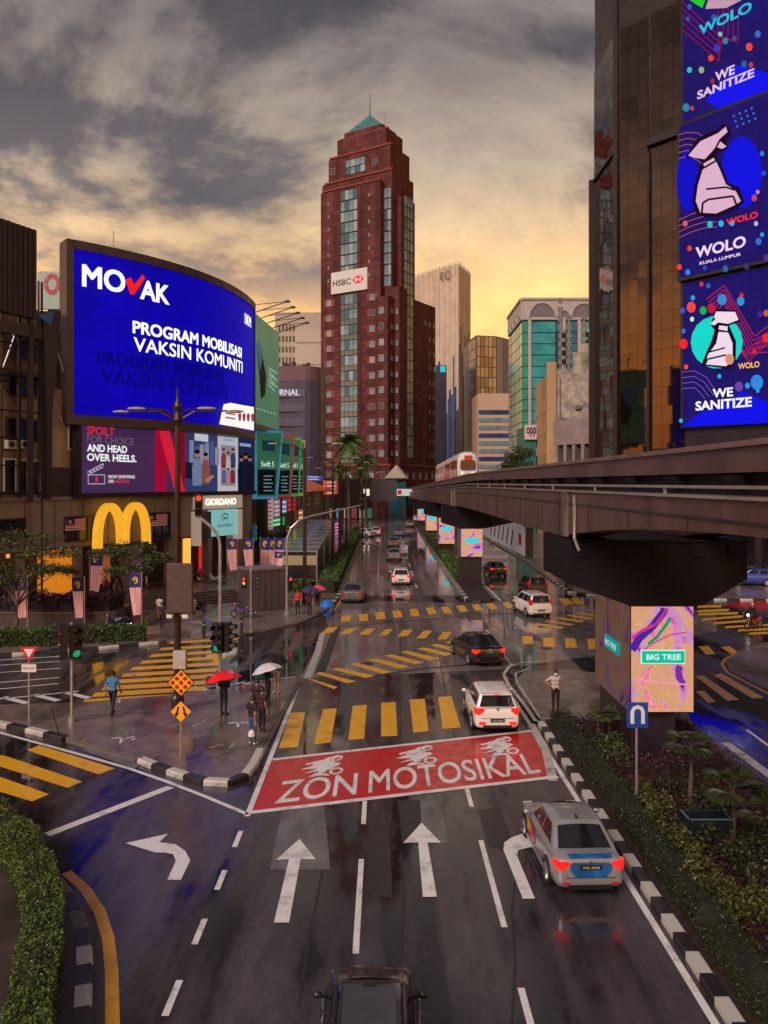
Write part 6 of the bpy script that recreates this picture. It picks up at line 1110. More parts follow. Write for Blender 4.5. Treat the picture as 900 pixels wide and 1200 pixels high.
# trees left
def tree(name, label, base, H0, crowns, nleaf, size, mat, tr=.12):
    o = thing(name, label, 'tree', base); b = Vector(base); mb = MB(); fork = b+Vector((.1, 0, H0*.55)); mb.tube([b, b.lerp(fork, .5)+Vector((.06, 0, 0)), fork], [tr*1.25, tr, tr*.8], 8)
    Q = []
    for c, r in crowns:
        c = Vector(c); mid = fork.lerp(c, .5)+Vector((0, 0, .15)); mb.tube([fork, mid, c], [tr*.55, tr*.35, tr*.12], 6); m = int(nleaf/len(crowns))
        for j in range(9):
            a = random.uniform(0, 6.28); tip = c+Vector((math.cos(a)*r[0]*random.uniform(.5, .95), math.sin(a)*r[1]*random.uniform(.5, .95), random.uniform(-.3, .5)*r[2])); mb.tube([c, tip], [tr*.14, tr*.05], 4)
            q = rng.normal(0, 1, (m//9, 3))*np.array([r[0]*.26, r[1]*.26, r[2]*.30]); Q.append(np.array(tip)+q)
    mb.build('trunk', BARK, o); leaf_obj('crown', np.concatenate(Q), size, mat, o, up=.05); return o
def cr(d, lst): return [((D(x, y, d+dd)), r) for x, y, dd, r in lst]
tree('street_tree', 'airy flat crowned street tree at the left edge', G(18, 748), 3.6, cr(49, [(-5, 640, 0, (1.6, 1.5, .6)), (28, 632, 1, (1.7, 1.4, .55)), (58, 648, 0, (1.5, 1.3, .5)), (30, 668, -1, (1.5, 1.3, .5)), (-2, 680, 0, (1.3, 1.3, .45)), (70, 668, 1, (1.0, 1.0, .4))]), 7000, .16, LF_TREE)
tree('street_tree', 'small spreading street tree below the yellow arches', G(152, 729), 3.0, cr(54, [(128, 650, 0, (1.2, 1.2, .45)), (152, 645, 1, (1.5, 1.3, .5)), (178, 655, 0, (1.3, 1.2, .45)), (150, 668, -1, (1.4, 1.2, .4)), (190, 652, 0, (.8, .8, .3))]), 5200, .16, LF_TREE)
tree('street_tree', 'dark small tree above the guideway by the purple sign', D(605, 600, 140)[:2]+(0,), 12, cr(140, [(603, 537, 0, (1.8, 1.5, 1.2)), (612, 530, 0, (1.6, 1.5, 1.1)), (608, 545, 0, (2.2, 1.5, 1.0)), (598, 546, 0, (1.2, 1.2, .8))]), 2600, .4, LF_TREE, .2)
# far feather palms
def palm(label, px, d, pyc, r, seed):
    c = D(px, pyc, d); rnd = random.Random(seed); o = thing('palm_tree', label, 'palm', (c[0], d, .1)); mb = MB(); mb.tube([(c[0]+.2, d, .1), (c[0]-.1, d, c[2]*.5), (c[0], d, c[2])], [.28, .2, .17], 8); mb.build('trunk', BARK, o); top = Vector(c)
    for k in range(40):
        a = rnd.uniform(0, 6.283); e_ = rnd.uniform(-.9, 1.2); mb = MB(); pts = []
        for j in range(6):
            s = j/5; pts.append(top+Vector((math.cos(a)*math.cos(e_)*r*s, math.sin(a)*math.cos(e_)*r*s, math.sin(e_)*r*s-.55*r*s*s)))
        mb.tube(pts, [.04, .035, .03, .025, .02, .01], 4); sd_ = Vector((-math.sin(a), math.cos(a), 0))
        for j in range(1, 6):
            for q in (0, .5):
                p = pts[j-1].lerp(pts[j], q)
                for sg in (-1, 1): mb.poly([p, p+(pts[j]-pts[j-1])*.5, p+sd_*sg*r*.34*(1.15-j/6)+(pts[j]-pts[j-1])*.7-Vector((0, 0, r*.12))])
        mb.build('frond', LF_FAR if k % 3 else LF_TREE, o)
    mb = MB(); mb.lathe([(.2, -1.6), (.5, -1.2), (.55, -.4), (.2, 0)], 8, 0, tuple(top)); mb.build('dead_fronds', mt('dead_frond', (.16, .05, .03), .8), o)
palm('tall palm before the red tower, its crown highest of the group', 409, 150, 517, 3.9, 5); palm('shorter palm just right of the tallest one', 429, 152, 538, 2.6, 6); palm('low palm left of the street lamp group', 399, 146, 549, 2.0, 7); palm('low palm nearest the blank grey billboard', 424, 156, 556, 2.0, 8)
# ================================================================== STREET FURNITURE
def pole(mb, p, z1, r, n=10, r1=None): mb.tube([p, (p[0], p[1], z1)], [r, r1 or r], n); return mb
# tall brown lamp post with four arms, blank display board and cabinet
b = G(208, 832, .13); LPp = thing('lamp_post', 'tall dark four armed lamp post on the corner island carrying a brown board', 'lamp post', b); dL = b[1]; zt = D(208, 494, dL)[2]
mb = MB(); mb.tube([b, (b[0], dL, 1.2), (b[0], dL, zt)], [.19, .15, .105], 12); mb.lathe([(.26, 0), (.26, .5), (.19, .62)], 12, 0, b); mb.build('shaft', BRNPOLE, LPp)
mb = MB(); mb.lathe([(.10, 0), (.22, .25), (.16, .55), (.20, .8), (.06, 1.15), (.02, 1.6)], 10, 0, (b[0], dL, zt-.2)); mb.build('finial', BRNPOLE, LPp)
for ax, ay, L_ in ((-1, .15, 2.1), (1, .1, 2.0), (-.75, -.6, 1.5), (.75, -.6, 1.6)):
    p = [Vector((b[0], dL, zt)), Vector((b[0]+ax*L_*.35, dL+ay*L_*.35, zt+.42)), Vector((b[0]+ax*L_, dL+ay*L_, zt+.45))]; mb = MB(); mb.tube(p, [.05, .045, .035], 7); mb.build('arm', BRNPOLE, LPp)
    q = p[2]; mb = MB(); mb.ell((q.x+ax*.28, q.y+ay*.28, q.z-.02), .38, .16, .07, 10, 5); mb.build('lamp_head', GALV, LPp)
x0, z1 = D(196, 660, dL-.3)[0::2]; x1, z0 = D(226, 718, dL-.3)[0::2]; o = MB().box(x0, x1, dL-.42, dL-.22, z0, z1).build('display_board', mt('brown_board', (.075, .048, .045), .4, var=.1, dirt=.2), LPp); bevel(o, .02)
MB().box(x0+.05, x1-.05, dL-.43, dL-.42, z0+.05, z1-.05).build('board_face', mt('brown_board_face', (.085, .055, .052), .35, var=.12), LPp)
x0, z1 = D(204, 762, dL-.3)[0::2]; x1, z0 = D(219, 783, dL-.3)[0::2]; bevel(MB().box(x0, x1, dL-.5, dL-.2, z0, z1).build('control_cabinet', mt('cabinet_cream', (.42, .38, .34), .5, dirt=.3), LPp), .02)
for sx in (-1, 1): c = D(208+sx*9, 722, dL-.3); mb = MB(); mb.tube([(b[0], dL, c[2]), c], .02, 5); mb.bbox(c, .22, .16, .14); mb.build('camera_unit', WHITE, LPp)
# signal heads
LENS_R, LENS_G, LENS_Y = em('#ff2a14', 3.0), em('#20a070', .9), em('#ffb030', 2.0); LOFF = mt('dark_lens', (.03, .012, .012), .2)
def sighead(par, c, rz, lit, s=1.0, name='signal_head'):
    h = bpy.data.objects.new(name, MB().box(-.17*s, .17*s, -.1*s, .12*s, -.5*s, .5*s).mesh(name, BLK)); COL.objects.link(h); h.parent = par; h.location = Vector(c)-par.location; h.rotation_euler = (0, 0, rz)
    for k, nm in enumerate(('red', 'amber', 'green')):
        z = (.32-.32*k)*s; m = {'red': LENS_R, 'amber': LENS_Y, 'green': LENS_G}[nm] if nm in lit else LOFF
        mb = MB(); mb.lathe([(.115*s, 0), (.09*s, .02*s), (.02*s, .035*s)], 14); mb.xf(Matrix.Translation((0, -.1*s, z)) @ Matrix.Rotation(R(90), 4, 'X')); mb.build('lens', m, h, world=False)
        mb = MB(); ring = []
        for j in range(11): a = math.pi*(-.12+1.24*j/10); ring.append((a, .135*s))
        mb.loft([[(r*math.cos(a), y, z+r*math.sin(a)) for a, r in ring]+[((r-.012)*math.cos(a), y, z+(r-.012)*math.sin(a)) for a, r in ring[::-1]] for y in (-.1*s, -.32*s)]); mb.build('visor', BLK, h, world=False)
    return h
def post_signal(name, label, px, py, ztop_py, heads, r=.055, mat=GALV):
    b = G(px, py, .13); t = thing(name, label, 'traffic light', b); zt = D(px, ztop_py, b[1])[2]; mb = MB(); pole(mb, b, zt, r); mb.lathe([(r*2.6, 0), (r*2.6, .18), (r, .22)], 10, 0, b); mb.build('post', mat, t)
    for ox, oy, pyc, rz, lit, s in heads: sighead(t, (b[0]+ox, b[1]+oy, D(px, pyc, b[1])[2]), rz, lit, s)
    return t
post_signal('traffic_light', 'twin headed traffic light nearest the left edge on the corner island', 84, 846, 729, [(-.28, -.1, 751, R(-70), ('red', 'amber'), 1.3), (.22, -.16, 751, R(30), ('green',), 1.3)])
tl = post_signal('traffic_light', 'black traffic light with green lens on curved grey mast behind red umbrella', 258, 806, 640, [(-.06, -.24, 746, R(-12), ('green',), 1.35), (.34, -.06, 746, R(75), (), 1.3)], .075)
d_ = G(258, 806)[1]; mb = MB(); pth = [D(258, 641, d_), D(257, 632, d_), D(253, 624, d_), D(247, 617, d_), D(240, 611, d_), D(231, 605, d_)]; mb.tube(pth, .07, 8); mb.build('curved_arm', GALV, tl); sighead(tl, D(233, 592, d_), R(10), ('red',), 1.0)
c = D(253, 770, d_-.1); MB().bbox(c, .22, .12, .42).build('push_button_box', mt('button_yellow', (.5, .25, .03), .5), tl); c = G(251, 798, .2); MB().bbox((c[0], c[1], .25), .7, .5, .24).build('footing', mt('footing_red', (.10, .04, .04), .6, dirt=.5), tl)
post_signal('traffic_light', 'slim pedestrian signal lit red in front of the kiosk', 294, 741, 664, [(-.38, -.05, 683, R(-6), ('red', 'amber'), .8), (.25, .05, 683, R(80), (), .8)], .05)
ml = post_signal('traffic_light', 'grey cantilever mast with far signal reaching over the left road', 336, 720, 640, [(.25, -.1, 683, R(20), ('red',), .9)], .085)
d_ = G(336, 720)[1]; mb = MB(); pth = [D(336, 641, d_), D(337, 630, d_), D(341, 619, d_), D(350, 610, d_), D(364, 605, d_+.6), D(395, 598, d_+1.5), D(424, 592, d_+2.2)]; mb.tube(pth, [.085, .085, .085, .08, .075, .06, .05], 8); mb.build('curved_arm', GALV, ml); sighead(ml, D(425, 588, d_+2.0), 0, (), 1.25)
# dark far lamp posts
for px, py, ptop, lbl in ((357, 708, 525, 'dark twin armed lamp post by the glass canopy'), (390, 668, 540, 'dark lamp post left of the palms'), (406, 655, 545, 'thin dark lamp post among the palms'), (425, 632, 556, 'small dark lamp post near the grey billboard'), (398, 660, 552, 'thin dark post left of the tallest palm')):
    b = G(px, py, .13); t = thing('lamp_post', lbl, 'lamp post', b); zt = D(px, ptop, b[1])[2]; mb = MB(); mb.tube([b, (b[0], b[1], zt)], [.17, .10], 8); mb.build('shaft', BRNPOLE, t)
    for sx in (-1, 1): mb = MB(); mb.tube([(b[0], b[1], zt-.3), (b[0]+sx*.8, b[1], zt+.2), (b[0]+sx*2.1, b[1], zt+.35)], .05, 6); mb.build('arm', BRNPOLE, t); mb = MB(); mb.ell((b[0]+sx*2.4, b[1], zt+.33), .45, .16, .08, 8, 5); mb.build('lamp_head', GALV, t)
# signs
def diamond(par, c, s, mat, rim):
    mb = MB(); mb.loft([[(c[0], y, c[2]+s), (c[0]+s, y, c[2]), (c[0], y, c[2]-s), (c[0]-s, y, c[2])] for y in (c[1], c[1]+.03)]); fix_normals(mb.build('plate', rim, par)); k = s*.92; mb = MB(); mb.poly([(c[0], c[1]-.004, c[2]+k), (c[0]-k, c[1]-.004, c[2]), (c[0], c[1]-.004, c[2]-k), (c[0]+k, c[1]-.004, c[2])]); mb.build('plate_face', mat, par)
b = G(212, 893, .13); sg_ = thing('warning_sign', 'orange diamond sign with two diverging arrows on the corner island', 'sign', b); d_ = b[1]; mb = MB(); pole(mb, b, D(0, 834, d_)[2], .035); mb.build('post', GALV, sg_)
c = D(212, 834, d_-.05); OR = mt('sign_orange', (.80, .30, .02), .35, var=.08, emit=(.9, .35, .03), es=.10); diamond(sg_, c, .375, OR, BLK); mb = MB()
for sx in (-1, 1):
    for pl_ in ([(.05, .16), (.11, .17), (.16, -.05), (.10, -.06)], [(.06, -.03), (.22, -.06), (.16, -.2)]): mb.poly([(c[0]+sx*x, c[1]-.008, c[2]+z) for x, z in pl_])
mb.build('arrows', BLK, sg_)
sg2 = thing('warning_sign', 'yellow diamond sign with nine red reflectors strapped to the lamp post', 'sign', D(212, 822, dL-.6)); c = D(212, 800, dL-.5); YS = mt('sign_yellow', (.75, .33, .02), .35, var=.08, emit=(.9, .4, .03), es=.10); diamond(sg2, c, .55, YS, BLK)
for i in range(-1, 2):
    for j in range(-1, 2): x, z = (i-j)*.165, (i+j)*.165; mb = MB(); mb.lathe([(.088, 0), (.07, .03), (.02, .04)], 12); mb.xf(Matrix.Translation((c[0]+x, c[1]-.005, c[2]+z)) @ Matrix.Rotation(R(90), 4, 'X')); mb.build('reflector', mt('red_reflector', (.45, .012, .012), .2), sg2)
for dz in (-.25, .25): MB().box(c[0]-.2, c[0]+.2, c[1]+.03, dL, c[2]+dz-.03, c[2]+dz+.03).build('bracket', GALV, sg2)
b = G(34, 841, .13); yg = thing('give_way_sign', 'inverted red and white triangle sign with small plate on the island', 'sign', b); d_ = b[1]; mb = MB(); pole(mb, b, D(0, 758, d_)[2], .035); mb.build('post', GALV, yg); c = D(34, 764, d_-.05)
for s, y, m in ((.36, 0, mt('sign_red', (.50, .02, .03), .4)), (.2, -.008, WHITE)): mb = MB(); mb.loft([[(c[0]-s, c[1]+y, c[2]+s*.58), (c[0]+s, c[1]+y, c[2]+s*.58), (c[0], c[1]+y, c[2]-s*1.15)], [(c[0]-s, c[1]+y-.006, c[2]+s*.58), (c[0]+s, c[1]+y-.006, c[2]+s*.58), (c[0], c[1]+y-.006, c[2]-s*1.15)]]); fix_normals(mb.build('plate', m, yg))
c = D(34, 783, d_-.05); MB().bbox(c, .56, .03, .30).build('small_plate', WHITE, yg); mb = MB(); text_to(mb, 'BERI LALUAN', B1, lambda a, b_: (c[0]-.23+.46*a, c[1]-.02, c[2]-.04+.09*b_)); mb.build('lettering', mt('sign_red', None), yg)
b = G(746, 946, .13); ug = thing('u_turn_sign', 'blue square sign with white U turn arrow on the planted median', 'sign', b); d_ = b[1]; zt = D(0, 824, d_)[2]; mb = MB(); pole(mb, b, zt-.1, .035); mb.build('post', GALV, ug)
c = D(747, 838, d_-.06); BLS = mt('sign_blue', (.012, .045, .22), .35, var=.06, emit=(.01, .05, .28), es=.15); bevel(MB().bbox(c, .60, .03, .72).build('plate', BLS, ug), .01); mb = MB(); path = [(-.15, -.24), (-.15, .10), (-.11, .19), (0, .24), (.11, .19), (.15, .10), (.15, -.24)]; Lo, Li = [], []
for k, (x, z) in enumerate(path):
    p = Vector((x, z)); dv = (Vector(path[min(k+1, 6)])-Vector(path[max(k-1, 0)])).normalized(); n = Vector((-dv.y, dv.x))*.052; Lo.append((c[0]+x+n.x, c[1]-.02, c[2]+z+n.y)); Li.append((c[0]+x-n.x, c[1]-.02, c[2]+z-n.y))
mb.loft([Lo, Li], caps=False, closed=False); mb.build('u_arrow', WHITE, ug)
# utility box on the median
b = G(828, 985, .12); ub = thing('utility_box', 'low black open topped metal box among the median shrubs', 'utility box', b); d_ = b[1]; c = b
for x0, x1, y0, y1 in ((-.55, .55, -.3, -.26), (-.55, .55, .26, .3), (-.55, -.51, -.26, .26), (.51, .55, -.26, .26)): MB().box(c[0]+x0, c[0]+x1, c[1]+y0, c[1]+y1, .12, .78).build('side', mt('box_black', (.012, .014, .018), .25), ub)
MB().box(c[0]-.5, c[0]+.5, c[1]-.25, c[1]+.25, .5, .56).build('inner_deck', mt('box_inner', (.03, .02, .03), .3), ub)
for x0, x1, y0, y1 in ((-.57, .57, -.33, -.29), (-.58, -.54, -.33, .31)): MB().box(c[0]+x0, c[0]+x1, c[1]+y0, c[1]+y1, .775, .80).build('rim', mt('box_rim', (.08, .20, .22), .25, .3), ub)
# bollards
for k, (px, py) in enumerate(((239, 748), (283, 744))):
    b = G(px, py-1, .13); t = thing('bollard', 'thin black bollard %s of the green signal' % ('left' if k == 0 else 'right'), 'bollard', b, group='bollards on the left kerb'); mb = MB(); mb.lathe([(.085, 0), (.075, .85), (.09, .87), (.09, .93), (.04, .98)], 12, 0, b); mb.build('shaft', BLK, t); mb = MB(); mb.lathe([(.078, .74), (.078, .80)], 12, 0, b); mb.build('reflective_band', GALV, t)
# flags
FR, FWh, FB, FYel = mt('flag_red', (.62, .03, .05), .8, var=.1), mt('flag_white', (.78, .70, .72), .8, var=.06), mt('flag_blue', (.02, .025, .16), .8, var=.1), mt('flag_yellow', (.75, .45, .03), .8)
def flag(label, ppx, pbase, ptop, side, fl, fw, ph=0.0):
    b = G(ppx, pbase, .13); d = b[1]; t = thing('flag', label, 'flag', b, group='striped flags along the plaza'); zt = D(0, ptop, d)[2]; mb = MB(); pole(mb, b, zt, .03, 6); mb.build('pole', GALV, t); z1 = zt-.1; nC, nR = 14, 8
    def p(u, v): # u across, v down
        w_ = 1-.35*v**1.5*(.6+.4*u); x = b[0]+side*(.05+fw*u*w_); return (x, d-.03-.05*math.sin(u*5+v*3+ph), z1-fl*v-.06*u*v)
    mb = MB()
    for c_ in range(nC):
        for r_ in range(nR):
            v0, v1 = .34+.66*r_/nR, .34+.66*(r_+1)/nR; mb.poly([p(c_/nC, v0), p((c_+1)/nC, v0), p((c_+1)/nC, v1), p(c_/nC, v1)], c_ % 2)
    mb.build('striped_cloth', [FR, FWh], t); mb = MB()
    for c_ in range(6):
        for r_ in range(4): mb.poly([p(c_/6, .34*r_/4), p((c_+1)/6, .34*r_/4), p((c_+1)/6, .34*(r_+1)/4), p(c_/6, .34*(r_+1)/4)])
    mb.build('canton', FB, t); mb = MB(); pq = lambda u, v: (p(u, v)[0], p(u, v)[1]-.03, p(u, v)[2])
    for k in range(12): a, b_ = math.pi*(.75+1.5*k/12)-.8, math.pi*(.75+1.5*(k+1)/12)-.8; mb.poly([pq(.5+.26*math.cos(a), .17+.09*math.sin(a)), pq(.5+.26*math.cos(b_), .17+.09*math.sin(b_)), pq(.5+.17*math.cos(b_)+.05, .165+.06*math.sin(b_)), pq(.5+.17*math.cos(a)+.05, .165+.06*math.sin(a))])
    mb.poly([pq(.55+(.13 if k % 2 == 0 else .07)*math.cos(k*math.pi/7), .15+(.05 if k % 2 == 0 else .028)*math.sin(k*math.pi/7)) for k in range(14)]); mb.build('crescent_and_star', FYel, t); return t
for a in (('leftmost striped flag by the street tree trunk', 32, 740, 674, -1, 2.5, .72), ('striped flag just right of the leftmost one', 99, 737, 675, -1, 2.5, .75), ('striped flag highest up by the yellow arches', 105, 704, 646, 1, 3.0, 1.0), ('striped flag right of the purple planter', 166, 736, 670, -1, 2.6, .74), ('striped flag left of the kiosk, first of the pair', 278, 690, 630, -1, 2.7, .85), ('striped flag right above the kiosk roof', 297, 690, 630, -1, 2.7, .85), ('striped flag in the row before the canopy, left', 305, 687, 629, 1, 3.1, .78), ('striped flag in the row before the canopy, middle', 314, 687, 629, 1, 3.1, .78), ('striped flag in the row before the canopy, right', 322, 687, 629, 1, 3.1, .78), ('low small striped flag by the canopy', 321.5, 692, 645, 1, 1.6, .7)): flag(*a, ph=a[1])
for k, (x0, x1, y0, y1) in enumerate(((77, 100, 608, 622), (172, 196, 603, 617))):
    t0, z1 = FW.tz(x0, y0, .25); t1 = FW.t(x1, .25); z0 = FW.tz(x0, y1, .25)[1]; f = thing('wall_flag', 'striped flag hung flat in the window %s of the yellow arches' % ('left' if k == 0 else 'right'), 'flag', FW.pt(t0, z0, .2)); mb = MB()
    for r_ in range(10): FW.slab(mb, t0, t1, z0+(z1-z0)*r_/10, z0+(z1-z0)*(r_+1)/10, .2, .25, r_ % 2)
    mb.build('striped_cloth', [FWh, FR], f); mb = MB(); FW.slab(mb, t0, t0+(t1-t0)*.45, z0+(z1-z0)*.45, z1, .25, .26); mb.build('canton', FB, f); mb = MB(); FW.poly(mb, [(t0+(t1-t0)*(.22+.09*math.cos(a)), z0+(z1-z0)*(.72+.16*math.sin(a))) for a in np.linspace(0, 6.28, 10)[:-1]], .27); mb.build('crescent_and_star', FYel, f)
# ================================================================== VEHICLES
def carpaint(name, col, metal=.3): return mt('paint_'+name, col, .34, metal, var=.02, coat=.8, scale=1, spec=.4)
SPEC = {
 'sedan': dict(L=4.35, W=1.73, Hh=1.46, st=[(-.5, .40, .78, .80), (-.487, .28, .96, .92), (-.45, .2, 1.02, .97), (-.33, .18, 1.03, 1), (-.05, .17, .97, 1), (.22, .17, .94, 1), (.36, .18, .86, .98), (.45, .22, .74, .93), (.49, .3, .58, .82), (.5, .36, .5, .72)], gb=(-.40, .235), gt=(-.235, .065), belt=.97),
 'hatch': dict(L=3.9, W=1.70, Hh=1.52, st=[(-.5, .38, .74, .84), (-.49, .28, .98, .94), (-.46, .2, 1.02, .98), (-.33, .18, 1.02, 1), (0, .17, .98, 1), (.24, .17, .95, 1), (.38, .18, .86, .97), (.46, .24, .72, .9), (.5, .34, .52, .75)], gb=(-.482, .25), gt=(-.425, .07), belt=.99),
 'suv': dict(L=4.55, W=1.84, Hh=1.68, st=[(-.5, .45, .85, .84), (-.49, .34, 1.1, .95), (-.45, .26, 1.13, .99), (-.3, .24, 1.13, 1), (0, .23, 1.10, 1), (.22, .23, 1.08, 1), (.38, .24, 1.0, .97), (.47, .3, .86, .9), (.5, .42, .64, .78)], gb=(-.475, .245), gt=(-.415, .09), belt=1.08),
 'mpv': dict(L=4.2, W=1.70, Hh=1.65, st=[(-.5, .40, .8, .85), (-.49, .28, 1.02, .94), (-.46, .2, 1.05, .98), (-.3, .18, 1.05, 1), (0, .18, 1.02, 1), (.25, .18, 1.0, 1), (.38, .2, .9, .97), (.46, .26, .76, .9), (.5, .36, .56, .78)], gb=(-.485, .28), gt=(-.45, .12), belt=1.02)}
def sub(q, a0, a1, b0, b1, off=.012):
    A_, B_, C_, D_ = [Vector(p) for p in q]      # base0, base1, top1, top0
    f = lambda a, b: A_.lerp(B_, a).lerp(D_.lerp(C_, a), b); n = (B_-A_).cross(D_-A_).normalized(); return [f(a0, b0)+n*off, f(a1, b0)+n*off, f(a1, b1)+n*off, f(a0, b1)+n*off], n
def plateprism(q, n, th): return [list(q), [p-n*th for p in q]]
def make_car(label, kind, paintm, loc, heading=0.0, lit=False, group=None, sticker=False, roofglass=False, name='car', cat='car', front=False, plate='VVL 6636', scale=1.0):
    S = SPEC[kind]; L_, w, Hh, belt = S['L'], S['W']/2, S['Hh'], S['belt']; car = thing(name, label, cat, loc, heading, group); K = dict(parent=car, world=False)
    rings = []
    for fy, zb, zs, fw in S['st']:
        y, ww = fy*L_, fw*w; h = [(0, zb), (.55*ww, zb), (.88*ww, zb+.015), (.97*ww, zb+.10), (ww, zb+.32*(zs-zb)), (ww*.995, zb+.6*(zs-zb)), (ww*.965, zs-.10), (ww*.90, zs-.03), (ww*.78, zs), (ww*.4, zs+.018), (0, zs+.025)]
        rings.append([(x, y, z) for x, z in h]+[(-x, y, z) for x, z in h[-2:0:-1]])
    o = fix_normals(MB().loft(rings).build('body', paintm, smooth=True, **K)); sm = o.modifiers.new('subsurf', 'SUBSURF'); sm.levels = 1; sm.render_levels = 2
    (b0, b1), (t0, t1) = [(a*L_, b*L_) for a, b in (S['gb'], S['gt'])]; hb, ht = w*.915, w*.715; zb, zt = belt-.03, Hh-.085
    def outline(y0, y1, hw, c, z, bow=0): return [(-hw+c, y0, z), (0, y0-bow, z), (hw-c, y0, z), (hw, y0+c, z), (hw+.012, (y0+y1)/2, z), (hw, y1-c*1.6, z), (hw-c*1.4, y1, z), (0, y1+bow, z), (-hw+c*1.4, y1, z), (-hw, y1-c*1.6, z), (-hw-.012, (y0+y1)/2, z), (-hw, y0+c, z)]
    cb = MB(); cb.loft([outline(b0, b1, hb, .05, zb, .05), outline(t0, t1, ht, .05, zt, .04), outline(t0+.10, t1-.14, ht-.07, .06, Hh-.025, .04), outline(t0+.35, t1-.45, ht-.26, .08, Hh, .03)]); o = fix_normals(cb.build('roof_and_pillars', paintm, smooth=True, **K)); bevel(o, .035, 3, 20)
    # glass
    def pane(nm, quad, a0, a1, b0_, b1_, mat=CARGL, off=.014, bow=0.0):
        q, n = sub(quad, a0, a1, b0_, b1_, off); mb = MB(); cols = 6; r0 = []
        for k in range(cols+1):
            a = k/cols; e_ = n*(bow*4*a*(1-a)); r0.append([q[0].lerp(q[1], a)+e_, q[3].lerp(q[2], a)+e_, q[3].lerp(q[2], a)+e_-n*.02, q[0].lerp(q[1], a)+e_-n*.02])
        return fix_normals(mb.loft(r0).build(nm, mat, smooth=False, **K))
    rear = [(-hb+.05, b0, zb), (hb-.05, b0, zb), (ht-.05, t0, zt), (-ht+.05, t0, zt)]; frnt = [(hb-.07, b1, zb), (-hb+.07, b1, zb), (-ht+.07, t1, zt), (ht-.07, t1, zt)]
    pane('rear_window', rear, .04, .96, .14 if kind != 'sedan' else .08, .93, bow=.05); pane('windscreen', frnt, .03, .97, .06, .95, bow=.05)
    for sx in (1, -1):
        q = [(hb*sx, b0+.05, zb), (hb*sx, b1-.08, zb), (ht*sx, t1-.08, zt), (ht*sx, t0+.05, zt)]
        if sx < 0: q = [q[1], q[0], q[3], q[2]]
        segs = [(.10, .47), (.51, .90)] if kind == 'sedan' else [(.05, .22), (.245, .54), (.57, .93)]
        for a0, a1 in segs:
            if sx < 0: a0, a1 = 1-a1, 1-a0
            pane('side_window', q, a0, a1, .16, .93, off=.02)
    if roofglass: MB().box(-ht*.72, ht*.72, t0+.35, t1-.30, Hh-.004, Hh+.012).build('roof_glass', mt('tinted_roof_glass', (.05, .05, .06), .10, spec=1.0, var=.25, scale=.7), **K); MB().box(-ht*.18, ht*.18, t1-.36, t1-.26, Hh-.002, Hh+.02).build('roof_notch', BLK, **K)
    for sx in (-1, 1):
        if kind in ('suv', 'mpv'): mb = MB(); mb.tube([(sx*(ht-.06), t0+.25, Hh-.03), (sx*(ht-.06), t0+.4, Hh+.03), (sx*(ht-.06), t1-.5, Hh+.03), (sx*(ht-.06), t1-.35, Hh-.03)], .018, 6); mb.build('roof_rail', BLK, **K)
        mb = MB(); mb.ell((sx*(w+.09), b1-.42, belt+.06), .10, .06, .07, 10, 6); mb.tube([(sx*(w*.9), b1-.38, belt-.01), (sx*(w+.06), b1-.4, belt+.03)], .025, 6); mb.build('mirror', paintm if kind != 'suv' else BLK, smooth=True, **K)
        for fy in (-.10, .12): mb = MB(); mb.box(*sorted((sx*(w*.985), sx*(w+.018))), fy*L_-.10, fy*L_+.08, belt-.20, belt-.17); mb.build('door_handle', paintm if not sticker else CHROME, **K)
        for fy in (-.20, .03, .24): mb = MB(); mb.box(*sorted((sx*(w*.97), sx*(w+.004))), fy*L_-.006, fy*L_+.006, .34, belt-.34); mb.build('door_seam', BLK, **K)
        MB().box(*sorted((sx*(w*.97), sx*(w+.012))), -.26*L_, .26*L_, .20, .27).build('sill', BLK if kind != 'sedan' else paintm, **K)
        for fy in (-.295, .315):
            rw = .32 if kind != 'suv' else .36; yc = fy*L_; mb = MB(); n = 20      # dark wheel-arch opening, tyre, rim with spokes
            mb.loft([[(x, yc+(rw+.05)*math.cos(2*math.pi*k/n), max(.17, rw+(rw+.05)*math.sin(2*math.pi*k/n))) for k in range(n)] for x in (sx*w*.6, sx*(w+.006))]); fix_normals(mb.build('wheel_arch', BLK, **K))
            ty = MB(); prof = [(rw*.62, -.09), (rw*.94, -.10), (rw, -.06), (rw, .06), (rw*.94, .10), (rw*.62, .09)]; ty.lathe(prof, 22); ty.xf(Matrix.Translation((sx*(w-.075), yc, rw)) @ Matrix.Rotation(R(90), 4, 'Y')); wh = fix_normals(ty.build('wheel', TYRE, smooth=False, **K))
            rm = MB(); rm.lathe([(rw*.66, -.02), (rw*.66, .02)], 20); rm.xf(Matrix.Rotation(R(90), 4, 'Y'))
            for k in range(5): st = len(rm.v); rm.box(-.03, .03, -.035, .035, .03, rw*.64); rm.xf(Matrix.Translation((sx*.03, 0, 0)) @ Matrix.Rotation(2*math.pi*k/5, 4, 'X'), st)
            rm.xf(Matrix.Translation((sx*(w-.0), yc, rw))); rm.build('rim', RIM, wh, world=False)
    yr = -L_/2; lamp = TAILON if lit else TAIL
    # rear lamps per body type
    z0, z1 = (.72, .93) if kind == 'sedan' else ((.74, 1.0) if kind in ('hatch',) else ((.95, 1.15) if kind == 'suv' else (.88, 1.30)))
